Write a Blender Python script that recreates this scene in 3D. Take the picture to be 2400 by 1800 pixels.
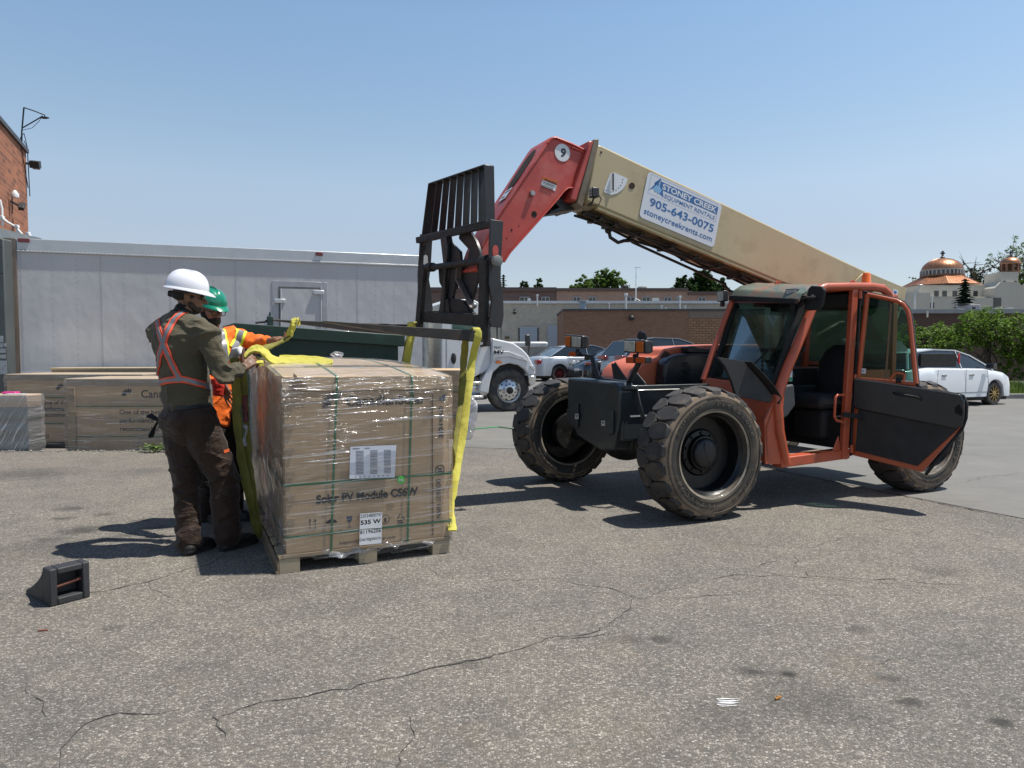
import bpy, bmesh, math, random
from mathutils import Vector, Matrix, noise, Quaternion
for _o in list(bpy.data.objects): bpy.data.objects.remove(_o)
SC = bpy.context.scene
COL = SC.collection
R = math.radians
random.seed(7)
# ---------------- camera, world, sun, exposure ----------------
F, CX, CY, H = 1664.0, 1200.0, 900.0, 1.39
P = math.atan(75 / 1664)
cd = bpy.data.cameras.new('camera'); cam = bpy.data.objects.new('camera', cd); COL.objects.link(cam)
cam.location = (0, 0, H); cam.rotation_euler = (math.pi / 2 - P, 0, 0)
cd.sensor_width = 36; cd.lens = F / 2400 * 36; cd.clip_start = .05; cd.clip_end = 3000
SC.camera = cam
SC.view_settings.view_transform = 'Standard'; SC.view_settings.look = 'None'
SC.view_settings.gamma = 1.0; SC.view_settings.exposure = 0.33
SUNEL = 67.0
sv = Vector((math.cos(R(SUNEL)) * .996, math.cos(R(SUNEL)) * .08, math.sin(R(SUNEL))))
W = bpy.data.worlds.new('World'); SC.world = W; W.use_nodes = True
nt = W.node_tree; nt.nodes.clear()
sky = nt.nodes.new('ShaderNodeTexSky'); sky.sky_type = 'NISHITA'; sky.sun_disc = False
sky.sun_elevation = R(SUNEL); sky.sun_rotation = math.atan2(sv.x, sv.y)
sky.air_density = 1.0; sky.dust_density = .55; sky.ozone_density = 1.3; sky.altitude = 100
bg = nt.nodes.new('ShaderNodeBackground'); bg.inputs[1].default_value = .145
wo = nt.nodes.new('ShaderNodeOutputWorld')
tcw = nt.nodes.new('ShaderNodeTexCoord'); spw = nt.nodes.new('ShaderNodeSeparateXYZ'); nt.links.new(tcw.outputs['Generated'], spw.inputs[0])
rmp = nt.nodes.new('ShaderNodeValToRGB'); nt.links.new(spw.outputs[2], rmp.inputs[0]); el_ = rmp.color_ramp.elements     # summer haze: paler, greyer towards the horizon
hz_ = [(0.0, (.60, .56, .62)), (.09, (.72, .66, .66)), (.134, (.80, .685, .65)), (.22, (1.03, .90, .78)), (.30, (.99, .95, .84)), (.42, (.96, 1.0, .93)), (.60, (.70, .72, .70)), (1.0, (.48, .50, .52))]
while len(el_) < len(hz_): el_.new(.5)
for e_, (p_, c_) in zip(el_, hz_): e_.position = p_; e_.color = c_ + (1,)
mx_ = nt.nodes.new('ShaderNodeVectorMath'); mx_.operation = 'MULTIPLY'; nt.links.new(sky.outputs[0], mx_.inputs[0]); nt.links.new(rmp.outputs[0], mx_.inputs[1])
nt.links.new(mx_.outputs[0], bg.inputs[0]); nt.links.new(bg.outputs[0], wo.inputs[0])
ld = bpy.data.lights.new('sun', 'SUN'); ld.energy = 5.0; ld.angle = R(.53); ld.color = (1, .955, .88)
sun = bpy.data.objects.new('sun', ld); COL.objects.link(sun)
sun.rotation_euler = sv.to_track_quat('Z', 'Y').to_euler(); sun.location = (0, 0, 30)

# ---------------- measuring helpers (camera geometry of the place) ----------------
def ray(px, py):
    x = (px - CX) / F; y = -(py - CY) / F
    return Vector((x, math.cos(P) + y * math.sin(P), -math.sin(P) + y * math.cos(P)))
EYE = Vector((0, 0, H))
def G(px, py, z=0.0):
    d = ray(px, py); return EYE + d * ((z - H) / d.z)
def D(px, py, Y):
    d = ray(px, py); return EYE + d * (Y / d.y)
class Fr:
    def __init__(s, x, y, z, yaw):
        s.o = Vector((x, y, z)); s.yaw = R(yaw); s.m = Matrix.Translation(s.o) @ Matrix.Rotation(s.yaw, 4, 'Z'); s.i = s.m.inverted()
    def cut(s, px, py, ax, val):
        o = s.i @ EYE; e = s.i.to_3x3() @ ray(px, py); t = (val - o[ax]) / e[ax]; return o + e * t
    def cuts(s, pts, ax, val): return [s.cut(a, b, ax, val) for a, b in pts]
    def l(s, p): return s.i @ Vector(p)
    def w(s, p): return s.m @ Vector(p)

# ---------------- object helpers ----------------
def tag(o, label=None, cat=None, group=None, kind=None):
    if label: o['label'] = label
    if cat: o['category'] = cat
    if group: o['group'] = group
    if kind: o['kind'] = kind
    return o
def empty(name, loc, yaw=0.0, label=None, cat=None, group=None):
    o = bpy.data.objects.new(name, None); COL.objects.link(o); o.location = loc; o.rotation_euler = (0, 0, yaw)
    o.empty_display_size = .2
    return tag(o, label, cat, group)
def fempty(name, fr, label, cat, group=None): return empty(name, fr.o, fr.yaw, label, cat, group)
def copy_tree(o, parent=None):
    c = o.copy(); COL.objects.link(c); c.parent = parent
    for ch in [x for x in bpy.data.objects if x.parent == o]: copy_tree(ch, c)
    return c
def V(*a): return Vector(a)
def basis(o, x, y):
    x = Vector(x).normalized(); y = Vector(y); z = x.cross(y).normalized(); y = z.cross(x)
    m = Matrix((x, y, z)).transposed().to_4x4(); m.translation = Vector(o); return m
class MB:
    def __init__(s): s.bm = bmesh.new(); s.mi = 0
    def face(s, vs):
        try: f = s.bm.faces.new(vs)
        except ValueError: return None
        f.material_index = s.mi; return f
    def poly(s, pts): return s.face([s.bm.verts.new(p) for p in pts])
    def box(s, c, d, m=None, top=(1, 1)):
        c = Vector(c); vs = []
        for z in (-.5, .5):
            k = top if z > 0 else (1, 1)
            for x, y in ((-.5, -.5), (.5, -.5), (.5, .5), (-.5, .5)):
                p = Vector((x * d[0] * k[0], y * d[1] * k[1], z * d[2]))
                if m is not None: p = m.to_3x3() @ p
                vs.append(s.bm.verts.new(c + p))
        for f in ((3, 2, 1, 0), (4, 5, 6, 7), (0, 1, 5, 4), (1, 2, 6, 5), (2, 3, 7, 6), (3, 0, 4, 7)): s.face([vs[i] for i in f])
        return s
    def b2(s, lo, hi): return s.box([(a + b) / 2 for a, b in zip(lo, hi)], [b - a for a, b in zip(lo, hi)])
    def bar(s, a, b, w, h, up=(0, 0, 1)):   # rectangular bar from a to b
        a = Vector(a); b = Vector(b); x = (b - a); L = x.length; x.normalize(); up = Vector(up)
        if abs(x.dot(up)) > .98: up = Vector((1, 0, 0))
        y = up.cross(x).normalized(); z = x.cross(y)
        m = Matrix((x, y, z)).transposed(); return s.box((a + b) / 2, (L, w, h), m.to_4x4())
    def ext(s, pts, vec):     # extrude a 3d polygon by vec, closed
        vec = Vector(vec); a = [s.bm.verts.new(p) for p in pts]; b = [s.bm.verts.new(Vector(p) + vec) for p in pts]
        s.face(a[::-1]); s.face(b); n = len(a)
        for i in range(n): s.face([a[i], a[(i + 1) % n], b[(i + 1) % n], b[i]])
        return s
    def loft(s, rings, closed=True, caps=True):
        vr = [[s.bm.verts.new(p) for p in r] for r in rings]; n = len(vr[0])
        for i in range(len(vr) - 1):
            for j in range(n if closed else n - 1):
                s.face([vr[i][j], vr[i][(j + 1) % n], vr[i + 1][(j + 1) % n], vr[i + 1][j]])
        if caps and closed: s.face(vr[0][::-1]); s.face(vr[-1])
        return vr
    def frames(s, pts, side=None):
        pts = [Vector(p) for p in pts]; out = []; prev = None
        for i, p in enumerate(pts):
            t = (pts[min(i + 1, len(pts) - 1)] - pts[max(i - 1, 0)]).normalized()
            if side is not None:
                sd = Vector(side[i] if isinstance(side, list) else side); sd = (sd - t * sd.dot(t)).normalized()
            elif prev is None:
                u = Vector((0, 0, 1)) if abs(t.z) < .9 else Vector((1, 0, 0)); sd = t.cross(u).normalized()
            else:
                sd = (prev - t * prev.dot(t)).normalized()
            prev = sd; out.append((p, sd, t.cross(sd)))
        return out
    def tube(s, pts, r, n=8, side=None, sq=1.0):
        rings = []
        for i, (p, a, b) in enumerate(s.frames(pts, side)):
            rr = r[i] if isinstance(r, (list, tuple)) else r
            rings.append([p + a * rr * math.cos(2 * math.pi * k / n) + b * rr * sq * math.sin(2 * math.pi * k / n) for k in range(n)])
        s.loft(rings); return s
    def strap(s, pts, w, t, side):
        rings = []
        for i, (p, a, b) in enumerate(s.frames(pts, side)):
            ww = w[i] if isinstance(w, (list, tuple)) else w
            tt = t[i] if isinstance(t, (list, tuple)) else t
            rings.append([p + a * ww * x + b * tt * y for x, y in ((-.5, -.25), (-.4, -.5), (0, -.55), (.4, -.5), (.5, -.25), (.5, .25), (.4, .5), (0, .55), (-.4, .5), (-.5, .25))])
        s.loft(rings); return s
    def lathe(s, prof, o=(0, 0, 0), ax=(0, 0, 1), n=32, close=False, caps=True):
        ax = Vector(ax).normalized(); u = ax.orthogonal().normalized(); v = ax.cross(u); o = Vector(o)
        rings = [[o + ax * h + (u * math.cos(2 * math.pi * k / n) + v * math.sin(2 * math.pi * k / n)) * max(r, 1e-4) for k in range(n)] for r, h in prof]
        if close: rings.append(rings[0])
        s.loft(rings, caps=caps and not close); return s
    def sph(s, c, r, nu=16, nv=10, m=None):
        if not isinstance(r, (tuple, list)): r = (r, r, r)
        rings = []
        for i in range(nv + 1):
            th = math.pi * (i + .02 if i == 0 else (i - .02 if i == nv else i)) / nv; rg = []
            for k in range(nu):
                p = Vector((math.sin(th) * math.cos(2 * math.pi * k / nu) * r[0], math.sin(th) * math.sin(2 * math.pi * k / nu) * r[1], -math.cos(th) * r[2]))
                if m is not None: p = m.to_3x3() @ p
                rg.append(Vector(c) + p)
            rings.append(rg)
        s.loft(rings); return s
    def rc(s, a, b, ra, rb, n=12, sd=None, sq=1.0):   # rounded cone between two joints
        a = Vector(a); b = Vector(b); t = (b - a); L = t.length
        if L < 1e-5: return s.sph(a, max(ra, rb))
        t.normalize(); pts = []; rs = []
        for k in range(4): an = math.pi / 2 * (1 - k / 4); pts.append(a - t * ra * math.sin(an)); rs.append(max(ra * math.cos(an), 1e-3))
        pts += [a, a.lerp(b, .5), b]; rs += [ra, (ra + rb) / 2, rb]
        for k in range(1, 5): an = math.pi / 2 * k / 4; pts.append(b + t * rb * math.sin(an)); rs.append(max(rb * math.cos(an), 1e-3))
        sd = sd if sd is not None else t.orthogonal()
        return s.tube(pts, rs, n, side=Vector(sd), sq=sq)
    def text(s, txt, m, size=.1, bold=0.0, sx=1.0, thick=.0008, align='LEFT', shear=0.0, space=1.0):
        cu = bpy.data.curves.new('t', 'FONT'); cu.body = txt; cu.size = size; cu.offset = bold * size; cu.extrude = thick
        cu.align_x = align; cu.align_y = 'BOTTOM_BASELINE'; cu.shear = shear; cu.space_character = space; cu.resolution_u = 3
        ob = bpy.data.objects.new('t', cu); me = bpy.data.meshes.new_from_object(ob)
        me.transform(m @ Matrix.Diagonal((sx, 1, 1, 1)))
        s.merge(me); bpy.data.meshes.remove(me); bpy.data.objects.remove(ob); bpy.data.curves.remove(cu); return s
    def merge(s, me):
        k = len(s.bm.faces); s.bm.from_mesh(me); s.bm.faces.ensure_lookup_table()
        for f in s.bm.faces[k:]: f.material_index = s.mi
    def xf(s, m): bmesh.ops.transform(s.bm, matrix=m, verts=s.bm.verts); return s
    def jitter(s, a, sc):
        for v in s.bm.verts: v.co += noise.noise_vector(v.co * sc) * a
        return s
    def build(s, name, mats, parent=None, smooth=None, bevel=0.0, seg=2, recalc=True, weld=False):
        if weld: bmesh.ops.remove_doubles(s.bm, verts=s.bm.verts, dist=1e-5)
        if recalc: bmesh.ops.recalc_face_normals(s.bm, faces=s.bm.faces)
        me = bpy.data.meshes.new(name); s.bm.to_mesh(me); s.bm.free()
        for m in (mats if isinstance(mats, (list, tuple)) else [mats]): me.materials.append(m)
        o = bpy.data.objects.new(name, me); COL.objects.link(o); o.parent = parent
        if smooth is not None:
            for p in me.polygons: p.use_smooth = True
            me.set_sharp_from_angle(angle=R(smooth))
        if bevel > 0:
            b = o.modifiers.new('bevel', 'BEVEL'); b.width = bevel; b.segments = seg; b.limit_method = 'ANGLE'; b.angle_limit = R(40); b.harden_normals = False
            if smooth is None:
                for p in me.polygons: p.use_smooth = True
                me.set_sharp_from_angle(angle=R(40))
        return o

# ---------------- materials ----------------
MATS = {}
def lin(c):
    if isinstance(c, str):
        c = [int(c[i:i + 2], 16) / 255 for i in (0, 2, 4)]; return tuple(x / 12.92 if x <= .04045 else ((x + .055) / 1.055) ** 2.4 for x in c) + (1,)
    return tuple(c) + (1,) if len(c) == 3 else c
class NT:
    def __init__(s, name):
        s.m = bpy.data.materials.new(name); s.m.use_nodes = True; s.t = s.m.node_tree; s.t.nodes.clear()
        s.out = s.n('ShaderNodeOutputMaterial'); s.b = s.n('ShaderNodeBsdfPrincipled'); s.l(s.b.outputs[0], s.out.inputs[0])
        s.tc = s.n('ShaderNodeTexCoord')
    def n(s, t, **k):
        x = s.t.nodes.new(t)
        for a, b in k.items(): setattr(x, a, b)
        return x
    def l(s, a, b): s.t.links.new(a, b)
    def set(s, node, i, v):
        if isinstance(v, bpy.types.NodeSocket): s.l(v, node.inputs[i])
        else: node.inputs[i].default_value = v
    def co(s, scale=(1, 1, 1), rot=(0, 0, 0), loc=(0, 0, 0), src='Object'):
        m = s.n('ShaderNodeMapping'); s.l(s.tc.outputs[src], m.inputs[0]); m.inputs['Scale'].default_value = scale; m.inputs['Rotation'].default_value = rot; m.inputs['Location'].default_value = loc
        return m.outputs[0]
    def noise(s, scale, detail=4, rough=.55, co=None, dist=0.0):
        x = s.n('ShaderNodeTexNoise'); x.inputs['Scale'].default_value = scale; x.inputs['Detail'].default_value = detail; x.inputs['Roughness'].default_value = rough; x.inputs['Distortion'].default_value = dist
        s.l(co if co else s.tc.outputs['Object'], x.inputs['Vector']); return x.outputs[0]
    def vor(s, scale, co=None, feat='F1', rnd=1.0, out=0):
        x = s.n('ShaderNodeTexVoronoi', feature=feat); x.inputs['Scale'].default_value = scale; x.inputs['Randomness'].default_value = rnd
        s.l(co if co else s.tc.outputs['Object'], x.inputs['Vector']); return x.outputs[out]
    def ramp(s, fac, stops, interp='LINEAR'):
        x = s.n('ShaderNodeValToRGB'); x.color_ramp.interpolation = interp; e = x.color_ramp.elements
        while len(e) < len(stops): e.new(.5)
        for q, (p, c) in zip(e, stops):
            q.position = p; q.color = (c, c, c, 1) if isinstance(c, (int, float)) else lin(c)
        s.set(x, 0, fac); return x.outputs[0]
    def mix(s, fac, a, b, mode='MIX'):
        x = s.n('ShaderNodeMix', data_type='RGBA', blend_type=mode); s.set(x, 0, fac)
        for i, v in ((6, a), (7, b)): s.set(x, i, lin(v) if isinstance(v, (str, tuple, list)) else v)
        return x.outputs[2]
    def math(s, op, a, b=0.0, c=0.0):
        x = s.n('ShaderNodeMath', operation=op); s.set(x, 0, a); s.set(x, 1, b); s.set(x, 2, c); return x.outputs[0]
    def bump(s, h, strength=.3, dist=.01):
        x = s.n('ShaderNodeBump'); x.inputs['Strength'].default_value = strength; x.inputs['Distance'].default_value = dist; s.l(h, x.inputs['Height']); s.l(x.outputs[0], s.b.inputs['Normal']); return x
    def P(s, **k):
        for a, v in k.items():
            a = a.replace('_', ' '); a = {'Base Color': 'Base Color', 'Spec': 'Specular IOR Level', 'Trans': 'Transmission Weight', 'Coat': 'Coat Weight', 'Sheen': 'Sheen Weight'}.get(a, a)
            if isinstance(v, (str, tuple, list)): v = lin(v)
            s.set(s.b, a, v)
        return s.m
def mat(name, col, rough=.6, metal=0.0, var=.12, vs=4.0, bump=0.0, bs=60.0, dirt=None, ds=3.0, dlo=.55, dhi=.7, spec=.5, coat=0.0, sheen=0.0, scr=0.0, bd=.004, rv=.1, st=(1, 1, 1)):
    if name in MATS: return MATS[name]
    t = NT(name); co = t.co(st); nz = t.noise(vs, 5, .6, co)
    c = lin(col); d = tuple(x * (1 - var) for x in c[:3]); u = tuple(min(1, x * (1 + var)) for x in c[:3])
    cc = t.ramp(nz, [(.3, d), (.7, u)])
    if dirt:
        dn = t.noise(ds, 8, .65, co); fac = t.ramp(dn, [(dlo, 0.0), (dhi, 1.0)]); cc = t.mix(fac, cc, dirt)
    if scr:
        sn = t.noise(28, 6, .75, t.co((1, 1, .35))); fac = t.ramp(sn, [(.72 - scr * .1, 0.0), (.78, 1.0)]); cc = t.mix(fac, cc, tuple(min(1, x * 2.2 + .12) for x in c[:3]))
    rr = t.ramp(t.noise(vs * 2.3, 4), [(.3, max(0, rough - rv)), (.7, min(1, rough + rv))])
    t.P(Base_Color=cc, Roughness=rr, Metallic=metal, Spec=spec, Coat=coat, Sheen=sheen)
    if coat: t.b.inputs['Coat Roughness'].default_value = .08
    if bump: t.bump(t.noise(bs, 5, .6), bump, bd)
    MATS[name] = t.m; return t.m
def glassmat(name, tint=(.75, .85, .8), fac=.25, rough=.02, dust=.1):
    if name in MATS: return MATS[name]
    t = NT(name); tr = t.n('ShaderNodeBsdfTransparent'); tr.inputs[0].default_value = lin(tint); gl = t.n('ShaderNodeBsdfGlossy'); gl.inputs['Roughness'].default_value = rough; gl.inputs['Color'].default_value = (.62, .72, .70, 1)
    df = t.n('ShaderNodeBsdfDiffuse'); df.inputs[0].default_value = (.45, .45, .42, 1)
    lw = t.n('ShaderNodeFresnel'); lw.inputs['IOR'].default_value = 1.5
    f = t.math('MULTIPLY_ADD', lw.outputs[0], .5, fac)
    m1 = t.n('ShaderNodeMixShader'); t.l(f, m1.inputs[0]); t.l(tr.outputs[0], m1.inputs[1]); t.l(gl.outputs[0], m1.inputs[2])
    m2 = t.n('ShaderNodeMixShader'); t.l(t.ramp(t.noise(6, 8, .7), [(.4, 0.0), (.8, dust)]), m2.inputs[0]); t.l(m1.outputs[0], m2.inputs[1]); t.l(df.outputs[0], m2.inputs[2])
    t.l(m2.outputs[0], t.out.inputs[0]); MATS[name] = t.m; return t.m
def brickmat(name, c1, c2, mortar, w=.21, h=.075, ms=.012, axis='x', bump=.5, patch=None):
    if name in MATS: return MATS[name]
    t = NT(name); br = t.n('ShaderNodeTexBrick'); br.inputs['Scale'].default_value = 1.0
    br.inputs['Brick Width'].default_value = w; br.inputs['Row Height'].default_value = h; br.inputs['Mortar Size'].default_value = ms; br.inputs['Mortar Smooth'].default_value = .3
    sp = t.n('ShaderNodeSeparateXYZ'); t.l(t.tc.outputs['Object'], sp.inputs[0]); cb = t.n('ShaderNodeCombineXYZ')
    s = t.math('ADD', sp.outputs[0], sp.outputs[1]); t.l(s, cb.inputs[0]); t.l(sp.outputs[2], cb.inputs[1]); t.l(cb.outputs[0], br.inputs[0])
    br.inputs['Color1'].default_value = lin(c1); br.inputs['Color2'].default_value = lin(c2); br.inputs['Mortar'].default_value = lin(mortar)
    c = t.mix(t.ramp(t.noise(.9, 6), [(.3, .35), (.7, .0)]), br.outputs[0], tuple(x * .7 for x in lin(c1)[:3]))
    t.P(Base_Color=c, Roughness=.85); t.bump(t.math('ADD', br.outputs[1], t.math('MULTIPLY', t.noise(40, 3), -.4)), -bump, .012); MATS[name] = t.m; return t.m
BLK = lambda: mat('black_rubber', (.02, .02, .021), .6, var=.3, bump=.15, bs=90)
# ---------------- ground ----------------
def asphalt():
    t = NT('old_asphalt'); co = t.tc.outputs['Object']
    cv = t.co((1.0, 1.25, 1)); cell = t.vor(88, co=cv, out=1); sep = t.n('ShaderNodeSeparateColor'); t.l(cell, sep.inputs[0])
    stone = t.ramp(sep.outputs[0], [(0.0, (.06, .058, .055)), (.30, (.13, .124, .114)), (.62, (.215, .202, .182)), (.88, (.36, .342, .31)), (1.0, (.50, .48, .44))])
    tint = t.mix(t.ramp(sep.outputs[1], [(.6, 0.0), (.9, .4)]), stone, (.21, .17, .125))
    gap = t.vor(88, co=cv, feat='DISTANCE_TO_EDGE'); g = t.ramp(gap, [(.02, .95), (.16, 0.0)])
    c = t.mix(g, tint, (.055, .052, .047))
    fine = t.noise(260, 3, .7); c = t.mix(.32, c, t.ramp(fine, [(.3, (.04, .038, .035)), (.7, (.34, .315, .28))]))
    big = t.noise(.55, 7, .6); c = t.mix(1.0, c, t.ramp(big, [(.3, (.80, .80, .80)), (.5, (1.0, .98, .95)), (.72, (1.16, 1.12, 1.04))]), 'MULTIPLY')
    mid = t.noise(3.2, 6, .6); c = t.mix(1.0, c, t.ramp(mid, [(.3, (.86, .86, .87)), (.62, (1.06, 1.055, 1.04))]), 'MULTIPLY')
    # oil drips and stains that lie on this lot
    sp = t.n('ShaderNodeSeparateXYZ'); t.l(co, sp.inputs[0]); wob = t.noise(9, 4, .6)
    acc = None
    spots = [(G(165, 1192), .07, .5), (G(150, 1215), .05, .5), (G(190, 1243), .09, .55), (G(330, 1220), .05, .4), (G(365, 1238), .06, .4), (G(340, 1262), .05, .3), (G(290, 1255), .05, .4), (G(120, 1265), .06, .4), (G(245, 1205), .05, .4), (G(250, 1265), .05, .35), (G(1550, 1500), .05, .5), (G(1770, 1575), .06, .6),
             (G(1850, 1580), .035, .9), (G(2130, 1645), .05, .6), (G(2080, 1590), .05, .4), (G(2345, 1692), .045, .7), (G(2010, 1475), .06, .35), (G(1475, 1500), .07, .3), (G(1900, 1640), .22, .3), (G(820, 1240), .12, .15), (G(70, 1110), .5, .35), (G(330, 1105), .35, .2), (G(1100, 1555), .06, .35), (G(1690, 1690), .15, .2), (G(2200, 1340), .12, .3), (G(100, 1290), .2, .2), (G(260, 1473), .05, .35), (G(640, 1372), .3, .15)]
    for p, r, a in spots:
        r = r * (1.8 if p.x < -2 and 4.8 < p.y < 7 else 1.0)
        dx = t.math('SUBTRACT', sp.outputs[0], p.x); dy = t.math('SUBTRACT', sp.outputs[1], p.y)
        d = t.math('SQRT', t.math('ADD', t.math('MULTIPLY', dx, dx), t.math('MULTIPLY', t.math('MULTIPLY', dy, dy), 1.6)))
        d = t.math('ADD', t.math('DIVIDE', d, r * 1.5), t.math('MULTIPLY_ADD', wob, 1.6, -.8))
        q = t.ramp(d, [(.25, min(1, a * 1.3)), (.95, 0.0)]); acc = q if acc is None else t.math('MAXIMUM', acc, q)
    c = t.mix(acc, c, (.035, .033, .03))
    rust = t.math('MULTIPLY', t.ramp(t.noise(1.6, 6, .6, t.co(loc=(3, 1, 0))), [(.60, 0.0), (.78, .35)]), .7); c = t.mix(rust, c, (.24, .165, .09))
    t.P(Base_Color=c, Roughness=.88, Spec=.35)
    t.bump(t.math('ADD', t.math('MULTIPLY', gap, 1.2), t.math('MULTIPLY', t.noise(180, 3), .3)), .7, .006); return t.m
def concrete(name='lot_concrete', base=(.150, .146, .136)):
    t = NT(name); n1 = t.noise(1.1, 8, .62); c = t.ramp(n1, [(.3, tuple(x * .8 for x in base)), (.7, tuple(x * 1.12 for x in base))])
    c = t.mix(t.ramp(t.noise(.35, 6, .7), [(.5, 0.0), (.75, .45)]), c, (.2, .19, .17))
    c = t.mix(t.ramp(t.noise(2.4, 7, .7, t.co((.35, 1.6, 1))), [(.52, 0.0), (.7, .4)]), c, (.09, .085, .078)); c = t.mix(.2, c, t.ramp(t.noise(110, 4, .7), [(.35, (.08, .075, .07)), (.65, (.28, .27, .25))])); t.P(Base_Color=c, Roughness=.85); t.bump(t.noise(120, 4), .25, .004); return t.m
ASP = asphalt(); CON = concrete()
def zg(x, y):      # the lot rises a little towards the far car park
    k = min(1, max(0, (y - 18) / 10)); k = k * k * (3 - 2 * k); q = min(1, max(0, (12 - x) / 3)); return .22 * k * q * (1 if y < 60 else .0)
def pit(x, y):     # shallow truck-well behind the asphalt edge, where the stored pallets stand
    edge = 9.95 + (x + 5) * .02
    if x > -2.6 or x < -14: return zg(x, y)
    if y <= edge or y > 15.6: return zg(x, y)
    k = min(1, max(0, (15.5 - y) / 3.0)); q = min(1, max(0, (-2.6 - x) / .5)); return -.24 * k * q * min(1, (y - edge) / .04)
b = MB()
xs = [-900, -300, -100, -40, -20, -14.2, -14] + [-13 + i * 1.0 for i in range(10)] + [-3.1, -2.9, -2.6, -1, 1, 3, 6, 8, 9, 10, 11, 12, 14, 20, 40, 100, 300, 900]
ys = [-60, -10, 0, 2, 4, 6, 8, 9.0, 9.75]
grid = []
rows = [(lambda x, y=y: (x, y)) for y in ys] + [(lambda x: (x, 9.95 + (x + 5) * .02 if -14.3 < x < 0 else 9.9)), (lambda x: (x, 9.99 + (x + 5) * .02 if -14.3 < x < 0 else 9.95))] + [(lambda x, y=y: (x, y)) for y in (10.6, 11.5, 12.5, 13.5, 14.5, 15.5, 18, 19.5, 21, 23, 25, 26.5, 28, 32, 45, 59, 61, 80, 200, 1000)]
for rf in rows: grid.append([b.bm.verts.new((rf(x)[0], rf(x)[1], pit(*rf(x)) - (.0 if rf(x)[1] < 60 else (rf(x)[1] - 60) * .0)))  for x in xs])
for i in range(len(grid) - 1):
    for j in range(len(xs) - 1): b.face([grid[i][j], grid[i][j + 1], grid[i + 1][j + 1], grid[i + 1][j]])
tag(b.build('ground', ASP), kind='structure')
# concrete lot (sheet above the asphalt)
b = MB(); b.poly([(x, y, .004) for x, y in [(-2.55, 10.05), (-.7, 10.3), (.9, 9.95), (2.2, 9.6), (3.05, 8.45), (3.4, 7.7), (3.75, 6.9), (4.2, 6.0), (4.9, 4.6), (6.2, 2.2), (9, -2), (60, -2), (60, 18), (-2.55, 18)]])
cx_ = [-2.55, -1, 1, 3, 6, 8, 9, 10, 11, 12, 14, 20, 40, 60]; cy_ = [18, 19.5, 21, 23, 25, 26.5, 28, 32, 45]; g_ = [[b.bm.verts.new((x, y, zg(x, y) + .004 + (.004 if 18 < y else 0))) for x in cx_] for y in cy_]
for i in range(len(cy_) - 1):
    for j in range(len(cx_) - 1): b.face([g_[i][j], g_[i][j + 1], g_[i + 1][j + 1], g_[i + 1][j]])
tag(b.build('concrete_pavement', CON), kind='structure')
crk = mat('crack_dark', (.045, .041, .037), .9, var=.4, vs=20)
def crack(name, pts, w=.012, seed=1, z=.003, px=True):
    rnd = random.Random(seed); q = [G(*p) if px else Vector(p) for p in pts]; out = []
    for i in range(len(q) - 1):
        n = max(3, int((q[i + 1] - q[i]).length / .035))
        for k in range(n): out.append(q[i].lerp(q[i + 1], k / n))
    out.append(q[-1]); b = MB(); L = []; Rr = []
    for i, p in enumerate(out):
        tn = (out[min(i + 1, len(out) - 1)] - out[max(0, i - 1)]).normalized(); s = Vector((-tn.y, tn.x, 0))
        off = noise.noise(p * 6 + Vector((seed * 7, 0, 0))) * .05 + noise.noise(p * 25 + Vector((seed, 3, 0))) * .022
        ww = w * .95 * (.3 + .9 * rnd.random()) * min(1.1, max(.12, .72 + 1.3 * noise.noise(p * 2.3 + Vector((seed * 5, 1, 0))))) * (1 - .7 * abs(2 * i / (len(out) - 1) - 1) ** 4) / 2
        pp = Vector((p.x, p.y, z)) + s * off; L.append(b.bm.verts.new(pp + s * ww)); Rr.append(b.bm.verts.new(pp - s * ww))
    for i in range(len(L) - 1): b.face([L[i], L[i + 1], Rr[i + 1], Rr[i]])
    return tag(b.build(name, crk), kind='structure')
CR = [([(0, 1405), (120, 1380), (215, 1388), (340, 1366), (460, 1330), (590, 1290)], .011), ([(340, 1366), (385, 1395), (450, 1417)], .009), ([(1000, 1333), (1060, 1362), (1120, 1370), (1290, 1355), (1400, 1375), (1500, 1403), (1560, 1385), (1690, 1350), (1860, 1350), (2100, 1370), (2200, 1378)], .009),
      ([(1500, 1403), (1440, 1450), (1410, 1480), (1310, 1490), (1180, 1535), (1010, 1570), (900, 1595), (760, 1625), (520, 1672)], .011), ([(1310, 1490), (1440, 1485), (1600, 1490)], .007), ([(520, 1672), (430, 1665), (280, 1672), (200, 1700), (130, 1800)], .007), ([(500, 1670), (515, 1735)], .007), ([(50, 1600), (120, 1680)], .006), ([(965, 1680), (955, 1760), (940, 1800)], .008),
      ([(1870, 1300), (1868, 1330), (1895, 1350), (2130, 1363), (2400, 1375)], .007), ([(1540, 1405), (1620, 1400), (1780, 1385), (1900, 1392), (2000, 1400)], .006), ([(1760, 1350), (1770, 1330), (1850, 1300), (2000, 1255)], .006), ([(1990, 1225), (2200, 1262), (2400, 1300)], .007), ([(2280, 1240), (2400, 1268)], .007), ([(1090, 1320), (1075, 1290)], .006), ([(2000, 1560), (2150, 1540), (2300, 1535)], .004)]
for i, (pts, w) in enumerate(CR): crack('crack', pts, w, i + 1)
J = [([(1790, 1096), (1931, 1125), (2040, 1148), (2146, 1168), (2240, 1188), (2400, 1217)], .035, 40), ([(2020, 1045), (2120, 1052), (2400, 1078)], .012, 41), ([(2230, 1140), (2310, 1118), (2400, 1110)], .008, 42), ([(2200, 990), (2300, 997), (2400, 1002)], .01, 43), ([(1080, 1000), (1240, 1003)], .01, 44), ([(1085, 1047), (1240, 1045)], .02, 45), ([(2110, 985), (2060, 1060)], .012, 46), ([(1060, 1025), (1200, 1030)], .006, 47)]
for pts, w, s in J: crack('pavement_joint', pts, w, s, .007)
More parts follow.
